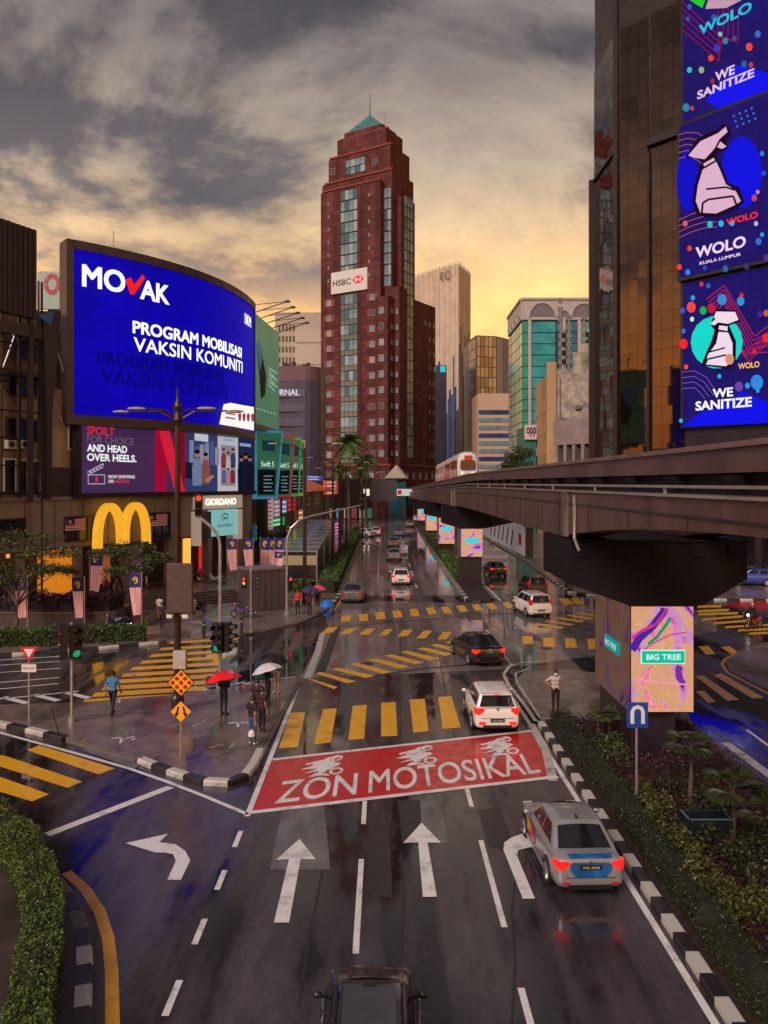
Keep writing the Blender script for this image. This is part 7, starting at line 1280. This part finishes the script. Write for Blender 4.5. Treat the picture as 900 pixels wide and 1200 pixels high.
    for sx in (-1, 1):
        xi, xo = (.60, .83) if kind in ('sedan', 'hatch') else ((.58, .86) if kind == 'suv' else (.72, .88))
        zo = (z0+z1)/2; A_ = [(sx*w*xi, yr-.008, zo+.01), (sx*w*xo, yr-.008, z0), (sx*w*xo, yr-.004, z1-.02), (sx*w*(xi-.02), yr-.004, z1)]; B_ = [(sx*w*.80, yr+.10, zo), (sx*w*.955, yr+.09, z0+.03), (sx*w*.955, yr+.09, z1-.02), (sx*w*.80, yr+.10, z1-.01)]; C_ = [(sx*w*.90, yr+.30, zo), (sx*w*1.004, yr+.30, zo-.02), (sx*w*1.004, yr+.30, z1-.03), (sx*w*.90, yr+.30, z1-.02)]
        fix_normals(MB().loft([A_, B_, C_]).build('tail_lamp', lamp, **K))
        if kind == 'hatch': MB().box(*sorted((sx*w*.52, sx*w*.80)), yr-.02, yr+.05, .40, .50).build('fog_lamp', lamp, **K)
        else: MB().box(*sorted((sx*w*.60, sx*w*.78)), yr-.016, yr+.05, .40, .44).build('reflector', TAIL, **K)
        q = [(sx*w*.55, L_/2+.01, .60), (sx*w*.86, L_/2-.06, .62), (sx*w*.9, L_/2-.14, .74), (sx*w*.58, L_/2-.05, .72)]; mb = MB(); mb.loft([q, [(x, y-.1, z) for x, y, z in q]]); fix_normals(mb.build('headlamp', em('#fff0d8', 2.5) if front else mt('lamp_glass', (.5, .5, .5), .1), **K))
    zp = .80 if kind in ('sedan',) else (.55 if kind != 'suv' else .72)
    MB().box(-.26, .26, yr-.022, yr+.02, zp-.06, zp+.06).build('number_plate', PLATE, **K); mb = MB(); text_to(mb, plate, B1, lambda a, b: (-.21+.42*a, yr-.025, zp-.032+.064*b)); mb.build('plate_lettering', mt('plate_white', (.5, .48, .46), .5), **K)
    MB().box(-w*.62, w*.62, yr-.012, yr+.05, .27, .37).build('bumper_insert', BLK, **K)
    mb = MB(); mb.lathe([(.05, 0), (.05, .012)], 12); mb.xf(Matrix.Translation((0, yr-.012, z1-.03)) @ Matrix.Rotation(R(90), 4, 'X')); mb.build('badge', CHROME, **K)
    for z_ in ((.545,) if kind == 'sedan' else (.62,)): MB().box(-w*.70, w*.70, yr-.007, yr+.02, z_, z_+.010).build('boot_seam', BLK, **K)
    mb = MB(); mb.tube([(-w*.66, b0-.06, belt+.03), (w*.66, b0-.06, belt+.03)], .008, 4); mb.build('window_seal', BLK, **K)
    if kind == 'sedan':
        MB().box(-w*.52, w*.52, yr-.016, yr+.03, .885, .91).build('chrome_strip', CHROME, **K)
        mb = MB(); mb.ell((0, t0+.18, Hh+.01), .03, .09, .06, 8, 5); mb.build('shark_fin', BLK, **K)
    else:
        MB().box(-ht*.92, ht*.92, t0-.16, t0+.08, Hh-.075, Hh-.03).build('spoiler', paintm, **K); MB().box(-.11, .11, t0-.165, t0-.15, Hh-.07, Hh-.04).build('brake_light', lamp, **K)
        mb = MB(); mb.tube([(0, b0-.02, zb+.14), (.3, b0+.02, zb+.2)], .012, 5); mb.build('rear_wiper', BLK, **K)
    if sticker:
        BS = mt('blue_film', (.012, .10, .30), .25, var=.6, scale=2.2, coat=.5); mb = MB(); mb.poly([(-w*.585, yr-.012, .885), (-w*.58, yr-.012, .74), (-w*.42, yr-.012, .56), (w*.42, yr-.012, .56), (w*.58, yr-.012, .74), (w*.585, yr-.012, .885)][::-1]); mb.build('boot_decal', BS, **K)
        mb = MB(); mb.poly([(-w*.62, -.455*L_, 1.047), (w*.62, -.455*L_, 1.047), (w*.58, -.487*L_, 1.0), (-w*.58, -.487*L_, 1.0)]); mb.build('boot_decal', BS, **K)
        for sx in (-1, 1):
            x = sx*(w+.008); mb = MB(); mb.poly([(x, -.02*L_, .40), (x, .20*L_, .40), (x, .22*L_, .78), (x, .02*L_, .78)]); mb.build('door_decal', mt('red_film', (.40, .03, .06), .3, var=.5, scale=2), **K); x = sx*(w+.010); mb = MB(); mb.poly([(x, .12*L_, .46), (x, .21*L_, .46), (x, .225*L_, .80), (x, .10*L_, .80)]); mb.build('door_decal', mt('yellow_film', (.60, .30, .03), .3, var=.3), **K)
    if scale != 1: car.scale = (scale,)*3
    return car
SIL = carpaint('silver', (.34, .34, .36), .45); PWH = carpaint('white', (.72, .70, .68), 0); PBK = carpaint('black', (.010, .009, .011), .1); PGR = carpaint('grey', (.16, .16, .17), .6); PPL = carpaint('plum', (.05, .02, .04), .4); PBL = carpaint('blue', (.012, .05, .30), .2); PBG = carpaint('beige', (.36, .30, .23), .5); PRB = carpaint('steelblue', (.20, .22, .30), .5)
def at(px, py, L_): p = G(px, py); return (p[0], p[1]+L_/2, .004)
make_car('silver sedan taxi with blue boot decal, nearest car beside the planted median', 'sedan', SIL, at(691, 1060, 4.35), R(2.0), True, sticker=True, scale=.93)
make_car('black sport utility car seen from above at the bottom edge', 'suv', PBK, (-.22, 12.6, .004), 0, roofglass=True, scale=.85)
make_car('white hatchback braking on the red motorcycle box', 'hatch', PWH, at(582, 862, 3.9), R(1), True)
make_car('black sedan crossing the junction ahead of the white hatchback', 'sedan', PBK, at(563, 783, 4.3), R(13), True)
make_car('white people carrier behind the dark van at the junction', 'mpv', PWH, at(629, 725, 4.2), R(9), False)
make_car('dark plum van in front of the white people carrier', 'mpv', PPL, at(629, 700, 4.2), R(3), False)
make_car('black sedan with lit red lamps by the second screen pillar', 'sedan', PBK, at(583, 677, 4.3), R(4), True)
make_car('dark grey sedan beside the left kerb and hedge', 'sedan', PGR, at(413, 708, 4.3), R(-2), False)
make_car('white hatchback with lit lamps in the middle of the far road', 'hatch', PWH, at(470, 687, 3.9), 0, True)
make_car('silver sedan behind two oncoming cars on the far road', 'sedan', SIL, at(462, 658, 4.3), 0, False); make_car('pale sedan ahead of the silver one on the far road', 'sedan', PBG, at(461, 642, 4.3), 0, False)
make_car('blue grey sedan far along the road', 'sedan', PRB, at(468, 629, 4.3), 0, False); make_car('white hatchback by the far left kerb', 'hatch', PWH, at(440, 628, 3.9), R(2), True); make_car('white sedan pulling out at the far left kerb', 'sedan', PWH, at(426, 630, 4.3), R(50), False)
make_car('beige car far off near the street end', 'sedan', PBG, at(481, 618, 4.3), R(-3), False); make_car('tiny white car at the street end, left one', 'hatch', PWH, at(489, 611, 3.9), R(-4), False); make_car('tiny white car at the street end, right one', 'hatch', PWH, at(496, 612, 3.9), R(-4), False)
make_car('blue car parked beyond the right crossing', 'hatch', PBL, (33.2, 73, .13), R(70), False)
# motorcycles
def wheel2(par, y, r, K):
    mb = MB(); n = 18; rings = []
    for k in range(n+1):
        a = 2*math.pi*k/n; rings.append([(.05*math.cos(b), y+(r+.045*math.sin(b))*math.cos(a), r+.045+(r+.045*math.sin(b))*math.sin(a)) for b in np.linspace(0, 2*math.pi, 7)[:-1]])
    mb.loft(rings, caps=False); wv = fix_normals(mb.build('wheel', TYRE, **K)); mb = MB()
    for k in range(5): a = k*2*math.pi/5; mb.tube([(0, y, r+.045), (0, y+r*math.cos(a), r+.045+r*math.sin(a))], .015, 5)
    mb.build('spokes', RIM, wv, world=False)
def motorbike(label, loc, rz, col, lit=False, box=None, group=None):
    t = thing('motorcycle', label, 'motorcycle', loc, rz, group); K = dict(parent=t, world=False); wheel2(t, -.62, .22, K); wheel2(t, .62, .22, K); P = carpaint('bike_'+col, col, .1)
    mb = MB(); mb.loft([[(-.06, -.75, .62), (.06, -.75, .62), (.05, -.7, .74), (-.05, -.7, .74)], [(-.12, -.4, .45), (.12, -.4, .45), (.11, -.35, .74), (-.11, -.35, .74)], [(-.10, 0, .32), (.10, 0, .32), (.09, .05, .60), (-.09, .05, .60)], [(-.15, .35, .36), (.15, .35, .36), (.12, .42, .85), (-.12, .42, .85)], [(-.1, .5, .6), (.1, .5, .6), (.08, .48, .95), (-.08, .48, .95)]]); bevel(fix_normals(mb.build('fairing', P, **K)), .02)
    mb = MB(); mb.loft([[(-.10, -.72, .74), (.10, -.72, .74), (.09, -.72, .80), (-.09, -.72, .80)], [(-.14, -.3, .74), (.14, -.3, .74), (.12, -.3, .82), (-.12, -.3, .82)], [(-.09, .08, .66), (.09, .08, .66), (.07, .08, .74), (-.07, .08, .74)]]); bevel(fix_normals(mb.build('seat', BLK, **K)), .02)
    mb = MB(); mb.tube([(-.34, .36, 1.0), (-.12, .42, .97), (.12, .42, .97), (.34, .36, 1.0)], .018, 6); mb.build('handlebar', BLK, **K); mb = MB()
    for sx in (-1, 1): mb.tube([(sx*.07, .62, .27), (sx*.07, .45, .9)], .022, 6); mb.tube([(sx*.07, -.62, .27), (sx*.09, -.4, .55)], .02, 6)
    mb.build('fork', RIM, **K); mb = MB(); mb.tube([(.14, -.9, .36), (.14, -.3, .28), (.10, .1, .26)], [.045, .04, .025], 8); mb.build('exhaust', CHROME, **K); mb = MB(); mb.box(-.12, .12, -.12, .2, .2, .36); mb.build('engine', DKMET, **K)
    mb = MB(); mb.ell((0, .52, .93), .09, .05, .08, 10, 6); mb.build('headlamp', em('#fff0c8', 6.0) if lit else mt('lamp_glass', None), **K); MB().box(-.07, .07, -.80, -.76, .64, .70).build('tail_lamp', TAIL, **K)
    for sx in (-1, 1): mb = MB(); mb.tube([(sx*.28, .38, 1.0), (sx*.32, .38, 1.13)], .008, 4); mb.ell((sx*.33, .37, 1.15), .05, .015, .035, 8, 5); mb.build('mirror', BLK, **K)
    if box: bevel(MB().box(-.24, .24, -.95, -.5, .84, 1.22).build('delivery_box', mt('box_'+box, box, .45), **K), .02)
    return t
def gm(px, py, z=.13): return G(px, py, z)
motorbike('dark motorcycle parked near the brown board post', gm(233, 718), R(160), '#181018', group='motorcycles parked by the steps'); motorbike('motorcycle with pink delivery box before the clothing shop', gm(228, 682), R(60), '#301820', box='#c03060', group='motorcycles parked by the steps'); motorbike('pale motorcycle parked right of the pink box bike', gm(252, 684), R(80), '#808890', group='motorcycles parked by the steps'); motorbike('motorcycle behind the flags with a red box', gm(243, 674), R(100), '#400c10', box='#a01828', group='motorcycles parked by the steps')
motorbike('dark blue motorcycle parked behind the short hedge', gm(136, 738), R(95), '#141838', group='motorcycles parked by the steps'); motorbike('purple scooter beside the kiosk', gm(284, 724), R(75), '#3a2858', group='motorcycles parked by the steps')
BIKE_P = G(883, 737, .004); motorbike('red motorcycle with lit headlamp crossing at the right edge', BIKE_P, R(118), '#8a0c10', True)
# ================================================================== PEOPLE
def capsule(mb, a, b, ra, rb, n=10):
    a, b = Vector(a), Vector(b); d = b-a; L_ = d.length or 1e-4; d = d/L_ if L_ > 1e-3 else Vector((0, 0, 1)); s = d.cross(Vector((0, 1, 0)))
    if s.length < .1: s = d.cross(Vector((1, 0, 0)))
    s.normalize(); u = d.cross(s); rings = []
    for t in (-.98, -.7, -.35, 0): rings.append((a+d*ra*t, ra*math.sqrt(1-t*t)))
    for t in (0, .35, .7, .98): rings.append((b+d*rb*t, rb*math.sqrt(1-t*t)))
    mb.loft([[c+r*(math.cos(2*math.pi*k/n)*s+math.sin(2*math.pi*k/n)*u) for k in range(n)] for c, r in rings])
PEOPLE = []
def person(label, base, heading, shirt, trousers, shoes='#101010', skin=None, h=1.70, armL='down', armR='down', walk=0.0, shorts=False, sleeve=.55, mask=None, cap=None, sit=False, group=None, headturn=0.0, lean=0.0):
    k = h/1.72; C_ = []      # capsules: a, b, ra, rb, region
    add = lambda a, b, ra, rb, r: C_.append((Vector(a)*k, Vector(b)*k, ra*k, rb*k, r))
    yw = walk*.22; V = lambda x, y, z: (x, y+lean*(z-.95) if z > .95 else y, z)
    for sx, s in ((-1, 1), (1, -1)):
        if sit: hip, kn, an = (sx*.10, 0, .80), (sx*.17, .42, .74), (sx*.17, .34, .36)
        else: hip, kn, an = (sx*.092, 0, .90), (sx*.10, s*yw*.75+.015, .50+abs(walk)*.02), (sx*.10, s*yw*1.25-(.10 if walk and s < 0 else 0), .085+(.05 if walk and s < 0 else 0))
        add(hip, kn, .092, .064, 'trousers'); add(kn, Vector(kn).lerp(Vector(an), .35), .058, .054, 'skin' if shorts else 'trousers'); add(Vector(kn).lerp(Vector(an), .3), an, .056, .042, 'skin' if shorts else 'trousers'); add((an[0], an[1]-.03, an[2]-.04), (an[0]+sx*.02, an[1]+.15, an[2]-.045), .042, .036, 'shoes')
    if sit: add((-.08, -.02, .86), (.08, -.02, .86), .12, .12, 'trousers')
    else: add((-.07, 0, .95), (.07, 0, .95), .115, .115, 'trousers')
    up = 0 if not sit else -.08
    add(V(-.055, 0, 1.02+up), V(.055, 0, 1.02+up), .112, .112, 'shirt'); add(V(-.07, 0, 1.18+up), V(.07, 0, 1.18+up), .112, .112, 'shirt'); add(V(-.095, -.01, 1.32+up), V(.095, -.01, 1.32+up), .108, .108, 'shirt'); add(V(-.14, -.01, 1.41+up), V(.14, -.01, 1.41+up), .068, .068, 'shirt')
    hc = Vector(V(0, .03, 1.60+up)); add(V(0, -.01, 1.42+up), V(0, .01, 1.52+up), .058, .05, 'skin'); add(hc+Vector((0, -.012, .022)), hc+Vector((0, .01, -.03)), .092, .074, 'skin')
    ct, st_ = math.cos(headturn), math.sin(headturn); fw = Vector((-st_, ct, 0)); add(hc+fw*.08+Vector((0, 0, -.01)), hc+fw*.098+Vector((0, 0, -.025)), .012, .016, 'skin')
    for sx in (-1, 1): add(hc+Vector((sx*.088*ct, sx*.088*st_, .0)), hc+Vector((sx*.088*ct, sx*.088*st_, -.03)), .016, .014, 'skin')
    for sx, mode in ((-1, armL), (1, armR)):
        sh = Vector(V(sx*.185, -.01, 1.405+up))
        if mode == 'down': elb, wr = sh+Vector((sx*.05, -.03, -.28)), sh+Vector((sx*.055, .04, -.53)); hd = Vector((0, .12, -.99))
        elif mode == 'hip': elb, wr = sh+Vector((sx*.20, -.12, -.20)), Vector((sx*.15, .03, 1.02+up)); hd = Vector((-sx*.3, .6, -.5))
        elif mode == 'hold': elb, wr = sh+Vector((sx*.06, .02, -.28)), sh+Vector((-sx*.04, .22, -.20)); hd = Vector((-sx*.3, .6, .6))
        elif mode == 'phone': elb, wr = sh+Vector((sx*.05, .03, -.27)), sh+Vector((-sx*.08, .24, -.16)); hd = Vector((-sx*.6, .6, .3))
        elif mode == 'fold': elb, wr = sh+Vector((sx*.05, .04, -.27)), sh+Vector((-sx*.18, .20, -.24)); hd = Vector((-sx*.95, .2, .1))
        elif mode == 'bars': elb, wr = sh+Vector((sx*.10, .18, -.22)), sh+Vector((sx*.12, .44, -.30)); hd = Vector((0, .9, -.3))
        elif mode == 'swing': elb, wr = sh+Vector((sx*.05, .06, -.27)), sh+Vector((sx*.05, .22, -.48)); hd = Vector((0, .5, -.85))
        else: elb, wr = sh+Vector((sx*.05, -.12, -.26)), sh+Vector((sx*.05, -.10, -.52)); hd = Vector((0, .1, -.99))
        hd.normalize(); mid = sh.lerp(elb, sleeve*1.2 if sleeve < .8 else .99)
        add(sh, mid, .058, .052, 'shirt'); add(mid, elb, .047, .041, 'shirt' if sleeve > .8 else 'skin'); add(elb, wr, .041, .029, 'shirt' if sleeve > .8 else 'skin')
        kn_ = wr+hd*.085; add(wr, kn_, .028, .036, 'skin'); sd_ = hd.cross(Vector((0, 1, .2))); sd_ = sd_.normalized() if sd_.length > .1 else Vector((1, 0, 0)); cu = hd.cross(sd_).normalized()
        for j, ln in enumerate((.072, .08, .075, .06)):
            r0 = kn_+sd_*(.030-.020*j); m1 = r0+hd*ln*.55; add(r0, m1, .0115, .011, 'skin'); add(m1, m1+(hd*.8+cu*.6*sx).normalized()*ln*.5, .011, .010, 'skin')
        tb = wr+hd*.03+sd_*.03; add(tb, tb+(sd_*.8+hd*.7).normalized()*.055, .013, .011, 'skin')
    mb = MB()
    for a, b, ra, rb, _ in C_: capsule(mb, a, b, ra, rb)
    t = thing('person', label, 'person', base, heading, group); me = mb.mesh('body', [SKIN]); o = bpy.data.objects.new('body', me); COL.objects.link(o); rmod = o.modifiers.new('r', 'REMESH'); rmod.mode = 'VOXEL'; rmod.voxel_size = .0135; smd = o.modifiers.new('s', 'SMOOTH'); smd.iterations = 3; smd.factor = .5
    mats = {'skin': SKIN, 'shirt': mt('cloth_'+shirt, shirt, .8, var=.25, scale=8), 'trousers': mt('cloth_'+trousers, trousers, .8, var=.2, scale=8), 'shoes': mt('shoe_'+shoes, shoes, .6)}
    PEOPLE.append((t, o, C_, mats)); K = dict(parent=t, world=False)
    c = hc*k; mb = MB(); n = 14      # hair shell over the crown and back of the head
    rings = []
    for j in range(6):
        ph = math.pi/2*(1-j/5*1.12); rr = .100*k*math.cos(ph)+.004; rings.append([(c.x+rr*math.cos(2*math.pi*i/n), c.y-.012*k+rr*1.06*math.sin(2*math.pi*i/n)-(.012*k*j/5 if math.sin(2*math.pi*i/n+headturn) > 0 else 0), c.z+.03*k+.098*k*math.sin(ph)+(.02*k*(j/5) if math.sin(2*math.pi*i/n) > .2 else -.03*k*(j/5))) for i in range(n)])
    fix_normals(mb.loft(rings).build('hair' if not cap else 'headwear', HAIR if not cap else mt('cap_'+cap, cap, .4), smooth=True, **K))
    if cap == '#141414x': pass
    for sx in (-1, 1): e_ = c+(fw*.083+Vector((sx*.032*ct, sx*.032*st_, .012)))*k; mb = MB(); mb.ell(tuple(e_), .011*k, .008*k, .008*k, 8, 5); mb.build('eye', BLK, **K)
    if mask:
        mb = MB(); pts = []
        for j in range(9): a = -1.15+2.3*j/8; pts.append((c.x+.094*k*math.sin(a-headturn), c.y+.094*k*math.cos(a-headturn)))
        mb.loft([[(x, y, c.z-.085*k) for x, y in pts], [(x*1.0+fw.x*.014, y+fw.y*.014, c.z-.045*k) for x, y in pts], [(x, y, c.z-.005*k) for x, y in pts]], caps=False, closed=False); mb.build('face_mask', mt('mask_'+mask, mask, .8), **K)
    else: mb = MB(); m_ = c+(fw*.085+Vector((0, 0, -.05)))*k; mb.ell(tuple(m_), .022*k, .008*k, .005*k, 8, 5); mb.build('mouth', mt('lips', (.18, .06, .05), .5), **K)
    return t
def finish_people():
    dg = bpy.context.evaluated_depsgraph_get()
    for t, o, C_, mats in PEOPLE:
        me = bpy.data.meshes.new_from_object(o.evaluated_get(dg)); me.name = 'body'; names = list(mats); me.materials.clear()
        for n in names: me.materials.append(mats[n])
        nP = len(me.polygons); co = np.empty(nP*3); me.polygons.foreach_get('center', co); co = co.reshape(-1, 3); best = np.full(nP, 9.0); idx = np.zeros(nP, int)
        for a, b, ra, rb, reg in C_:
            a_, d_ = np.array(a), np.array(b-a); l2 = max(d_@d_, 1e-9); u = np.clip(((co-a_)@d_)/l2, 0, 1); ds = np.linalg.norm(co-a_-u[:, None]*d_, axis=1)-(ra+(rb-ra)*u); m_ = ds < best; best[m_] = ds[m_]; idx[m_] = names.index(reg)
        me.polygons.foreach_set('material_index', idx.astype(np.int32)); me.polygons.foreach_set('use_smooth', np.ones(nP, bool)); me.update(); old = o.data; o.modifiers.clear(); o.data = me; o.parent = t; bpy.data.meshes.remove(old)
def umbrella(label, px, py, d, rad, col, tilt=(0, 0), group=None, shaft_to=None, emblem=None):
    c = Vector(D(px, py, d)); o = thing('umbrella', label, 'umbrella', tuple(c), 0, group); K = dict(parent=o, world=False); M_ = Matrix.Rotation(tilt[0], 4, 'X') @ Matrix.Rotation(tilt[1], 4, 'Y'); n = 8; mat = mt('umbrella_'+col, col, .5, var=.12, scale=5); hgt = rad*.48
    pr = lambda r: hgt*(1-(r)**2.1)
    for g_ in range(n):      # eight gores, scalloped at the hem
        a0, a1 = 2*math.pi*g_/n, 2*math.pi*(g_+1)/n; mb = MB(); rings = []
        for j in range(7):
            r = j/6; row = []
            for q in range(5): a = a0+(a1-a0)*q/4; sag = 1-.07*math.sin(math.pi*q/4)*r; row.append(M_ @ Vector((rad*r*sag*math.cos(a), rad*r*sag*math.sin(a), pr(r)-.03*math.sin(math.pi*q/4)*r)))
            rings.append(row)
        mb.loft(rings, caps=False, closed=False); mb.build('canopy_panel', mat, smooth=True, **K)
        mb = MB(); mb.tube([M_ @ Vector((rad*r*math.cos(a0), rad*r*math.sin(a0), pr(r)-.015)) for r in (0, .35, .7, 1)], .006, 4); mb.build('rib', DKMET, **K)
    mb = MB(); e_ = M_ @ Vector((0, 0, hgt+.07)); st = (Vector(shaft_to)-c) if shaft_to else M_ @ Vector((0, 0, -.75)); mb.tube([e_, M_ @ Vector((0, 0, hgt)), st], [.006, .008, .009], 6); mb.build('shaft', DKMET, **K); mb = MB(); mb.tube([st, st+(st-e_).normalized()*.10], .016, 7); mb.build('handle', BLK, **K)
    if emblem:
        mb = MB(); q = M_ @ Vector((rad*.52, -rad*.36, pr(.63)+.012)); nn = Vector((.55, -.55, .6)).normalized(); s = nn.cross(Vector((0, 0, 1))).normalized(); u = s.cross(nn)
        for k in range(16): a, b = 2*math.pi*k/16, 2*math.pi*(k+1)/16; mb.poly([q+nn*.02+(s*math.cos(x)+u*math.sin(x))*r for x, r in ((a, .07), (a, .095), (b, .095), (b, .07))])
        mb.poly([q+nn*.02+s*x+u*z for x, z in ((-.015, -.05), (.015, -.05), (.015, .05), (-.015, .05))]); mb.build('emblem', mt('emblem_pale', (.7, .5, .5), .5), **K)
    return o
def carrybag(label, base, px, py, d, s=.16):
    c = D(px, py, d); o = thing('carrier_bag', label, 'bag', c); mb = MB(); mb.lathe([(s*.5, -s*1.3), (s*.75, -s*1.1), (s*.65, -s*.3), (s*.25, .02)], 9); mb.build('bag', mt('white_bag', (.66, .63, .63), .45, var=.1), o, world=False); mb = MB(); mb.tube([(-.02, 0, 0), (0, 0, .09), (.02, 0, 0)], .006, 4); mb.build('handles', WHITE, o, world=False)
Z = .13
person('man in blue shirt walking with a carrier bag on the island', G(132, 838, Z), R(-4), '#3f7fb8', '#12162c', '#181c30', walk=1, armR='swing', armL='back', h=1.74); carrybag('white carrier bag held by the walking man in blue', None, 139, 818, G(132, 838, Z)[1]+.1, .15)
b = G(262, 838, Z); person('person in black holding the red umbrella', b, R(-25), '#14101a', '#10121a', armL='phone', armR='hold', sleeve=.9, mask='#202024', h=1.72); umbrella('big red umbrella tilted over the person in black', 262, 797, b[1]-.1, .74, '#e01424', (R(-12), R(-12)), shaft_to=(b[0]+.1, b[1]+.2, 1.35), emblem=True)
person('man in maroon shirt and jeans in the waiting group, nearest the kerb', G(296, 872, Z), R(-35), '#1c0a12', '#3a5078', '#c8c0c0', armR='back', mask='#3a3a44', cap='#180a0c'); carrybag('white carrier bag held by the man in jeans', None, 295, 856, G(296, 872, Z)[1]-.3, .17)
person('person in dark red top behind the man in jeans', G(307, 858, Z), R(-40), '#38101c', '#14141c', '#6a4a40', armL='fold', mask='#303038', h=1.66); person('person in plum top at the back of the waiting group', G(301, 848, Z), R(-20), '#241224', '#161620', armR='fold', h=1.72, mask='#bcbcc4')
b = G(314, 825, Z); person('person in black dress under the white umbrella', b, R(-60), '#100e14', '#100e14', '#5a3a34', armR='hold', h=1.66, sleeve=.6); umbrella('white umbrella above the waiting group', 313, 786, b[1]-.1, .64, '#c8c4c6', (R(-8), R(-16)), shaft_to=(b[0]+.12, b[1]+.1, 1.3))
b = G(325, 812, Z); person('person in black shirt and beige shorts under the black umbrella', b, R(150), '#181216', '#6a5440', '#b0a8a0', armR='hold', armL='phone', shorts=True, h=1.73); umbrella('black umbrella farthest back at the island corner', 321, 773, b[1]+.05, .62, '#1a161e', (R(5), R(8)), shaft_to=(b[0]-.1, b[1]-.1, 1.35))
person('man in white shirt with hands on hips on the median nose', G(651, 834, .06), R(188), '#b8a8a8', '#141016', '#1c1a1c', armL='hip', armR='hip', mask='#c8c4c4', headturn=R(15), h=1.70)
person('person in dark blue on the far plaza, nearer of two', G(190, 737, Z), R(10), '#2a2438', '#181828', walk=.8, h=1.68); person('person in white top on the far plaza behind the dark blue one', G(187, 727, Z), R(-15), '#c8bcbc', '#5a4a50', walk=.6, h=1.66)
person('person in red shirt by the grey cantilever mast', G(349, 720, Z), R(170), '#c02030', '#18141a', h=1.72); b = G(363, 721, Z); person('person in dark clothes under the purple umbrella', b, R(150), '#40203a', '#1a1620', armR='hold', h=1.70); umbrella('purple translucent umbrella beside the pink one', 363, 692, b[1], .62, '#3a2c58', (0, R(-6)), shaft_to=(b[0]+.1, b[1]-.15, 1.3))
b = G(372, 718, Z); person('person in navy under the pink umbrella', b, R(190), '#241c30', '#6a4a48', armL='hold', shorts=True, h=1.68); umbrella('pink umbrella by the far left kerb', 374, 690, b[1], .55, '#d04068', (0, R(8)), shaft_to=(b[0]-.1, b[1]-.15, 1.3))
umbrella('open blue umbrella resting on the ground by the hedge', 383, 711, G(383, 713)[1], .55, '#2070d0', (R(70), 0))
person('motorcycle rider in black with white helmet', (BIKE_P[0], BIKE_P[1], .03), R(118), '#100c12', '#14121a', armL='bars', armR='bars', sit=True, sleeve=.95, lean=.12, cap='#b8b0b0', h=1.7)
for k, (px, py, s_, tr) in enumerate(((124, 700, '#7a2030', '#201820'), (137, 702, '#3a3040', '#282030'), (141, 699, '#181418', '#181418'), (172, 697, '#a88a80', '#303038'), (251, 676, '#281820', '#181820'))):
    person(['person in red top waiting under the yellow arches', 'person in grey standing left in the shop entrance', 'person in black standing right in the shop entrance', 'person in pale top right of the yellow arches', 'person in brown before the clothing shop'][k], G(px, py, Z), R(170+40*k), s_, tr, h=1.68)
finish_people()
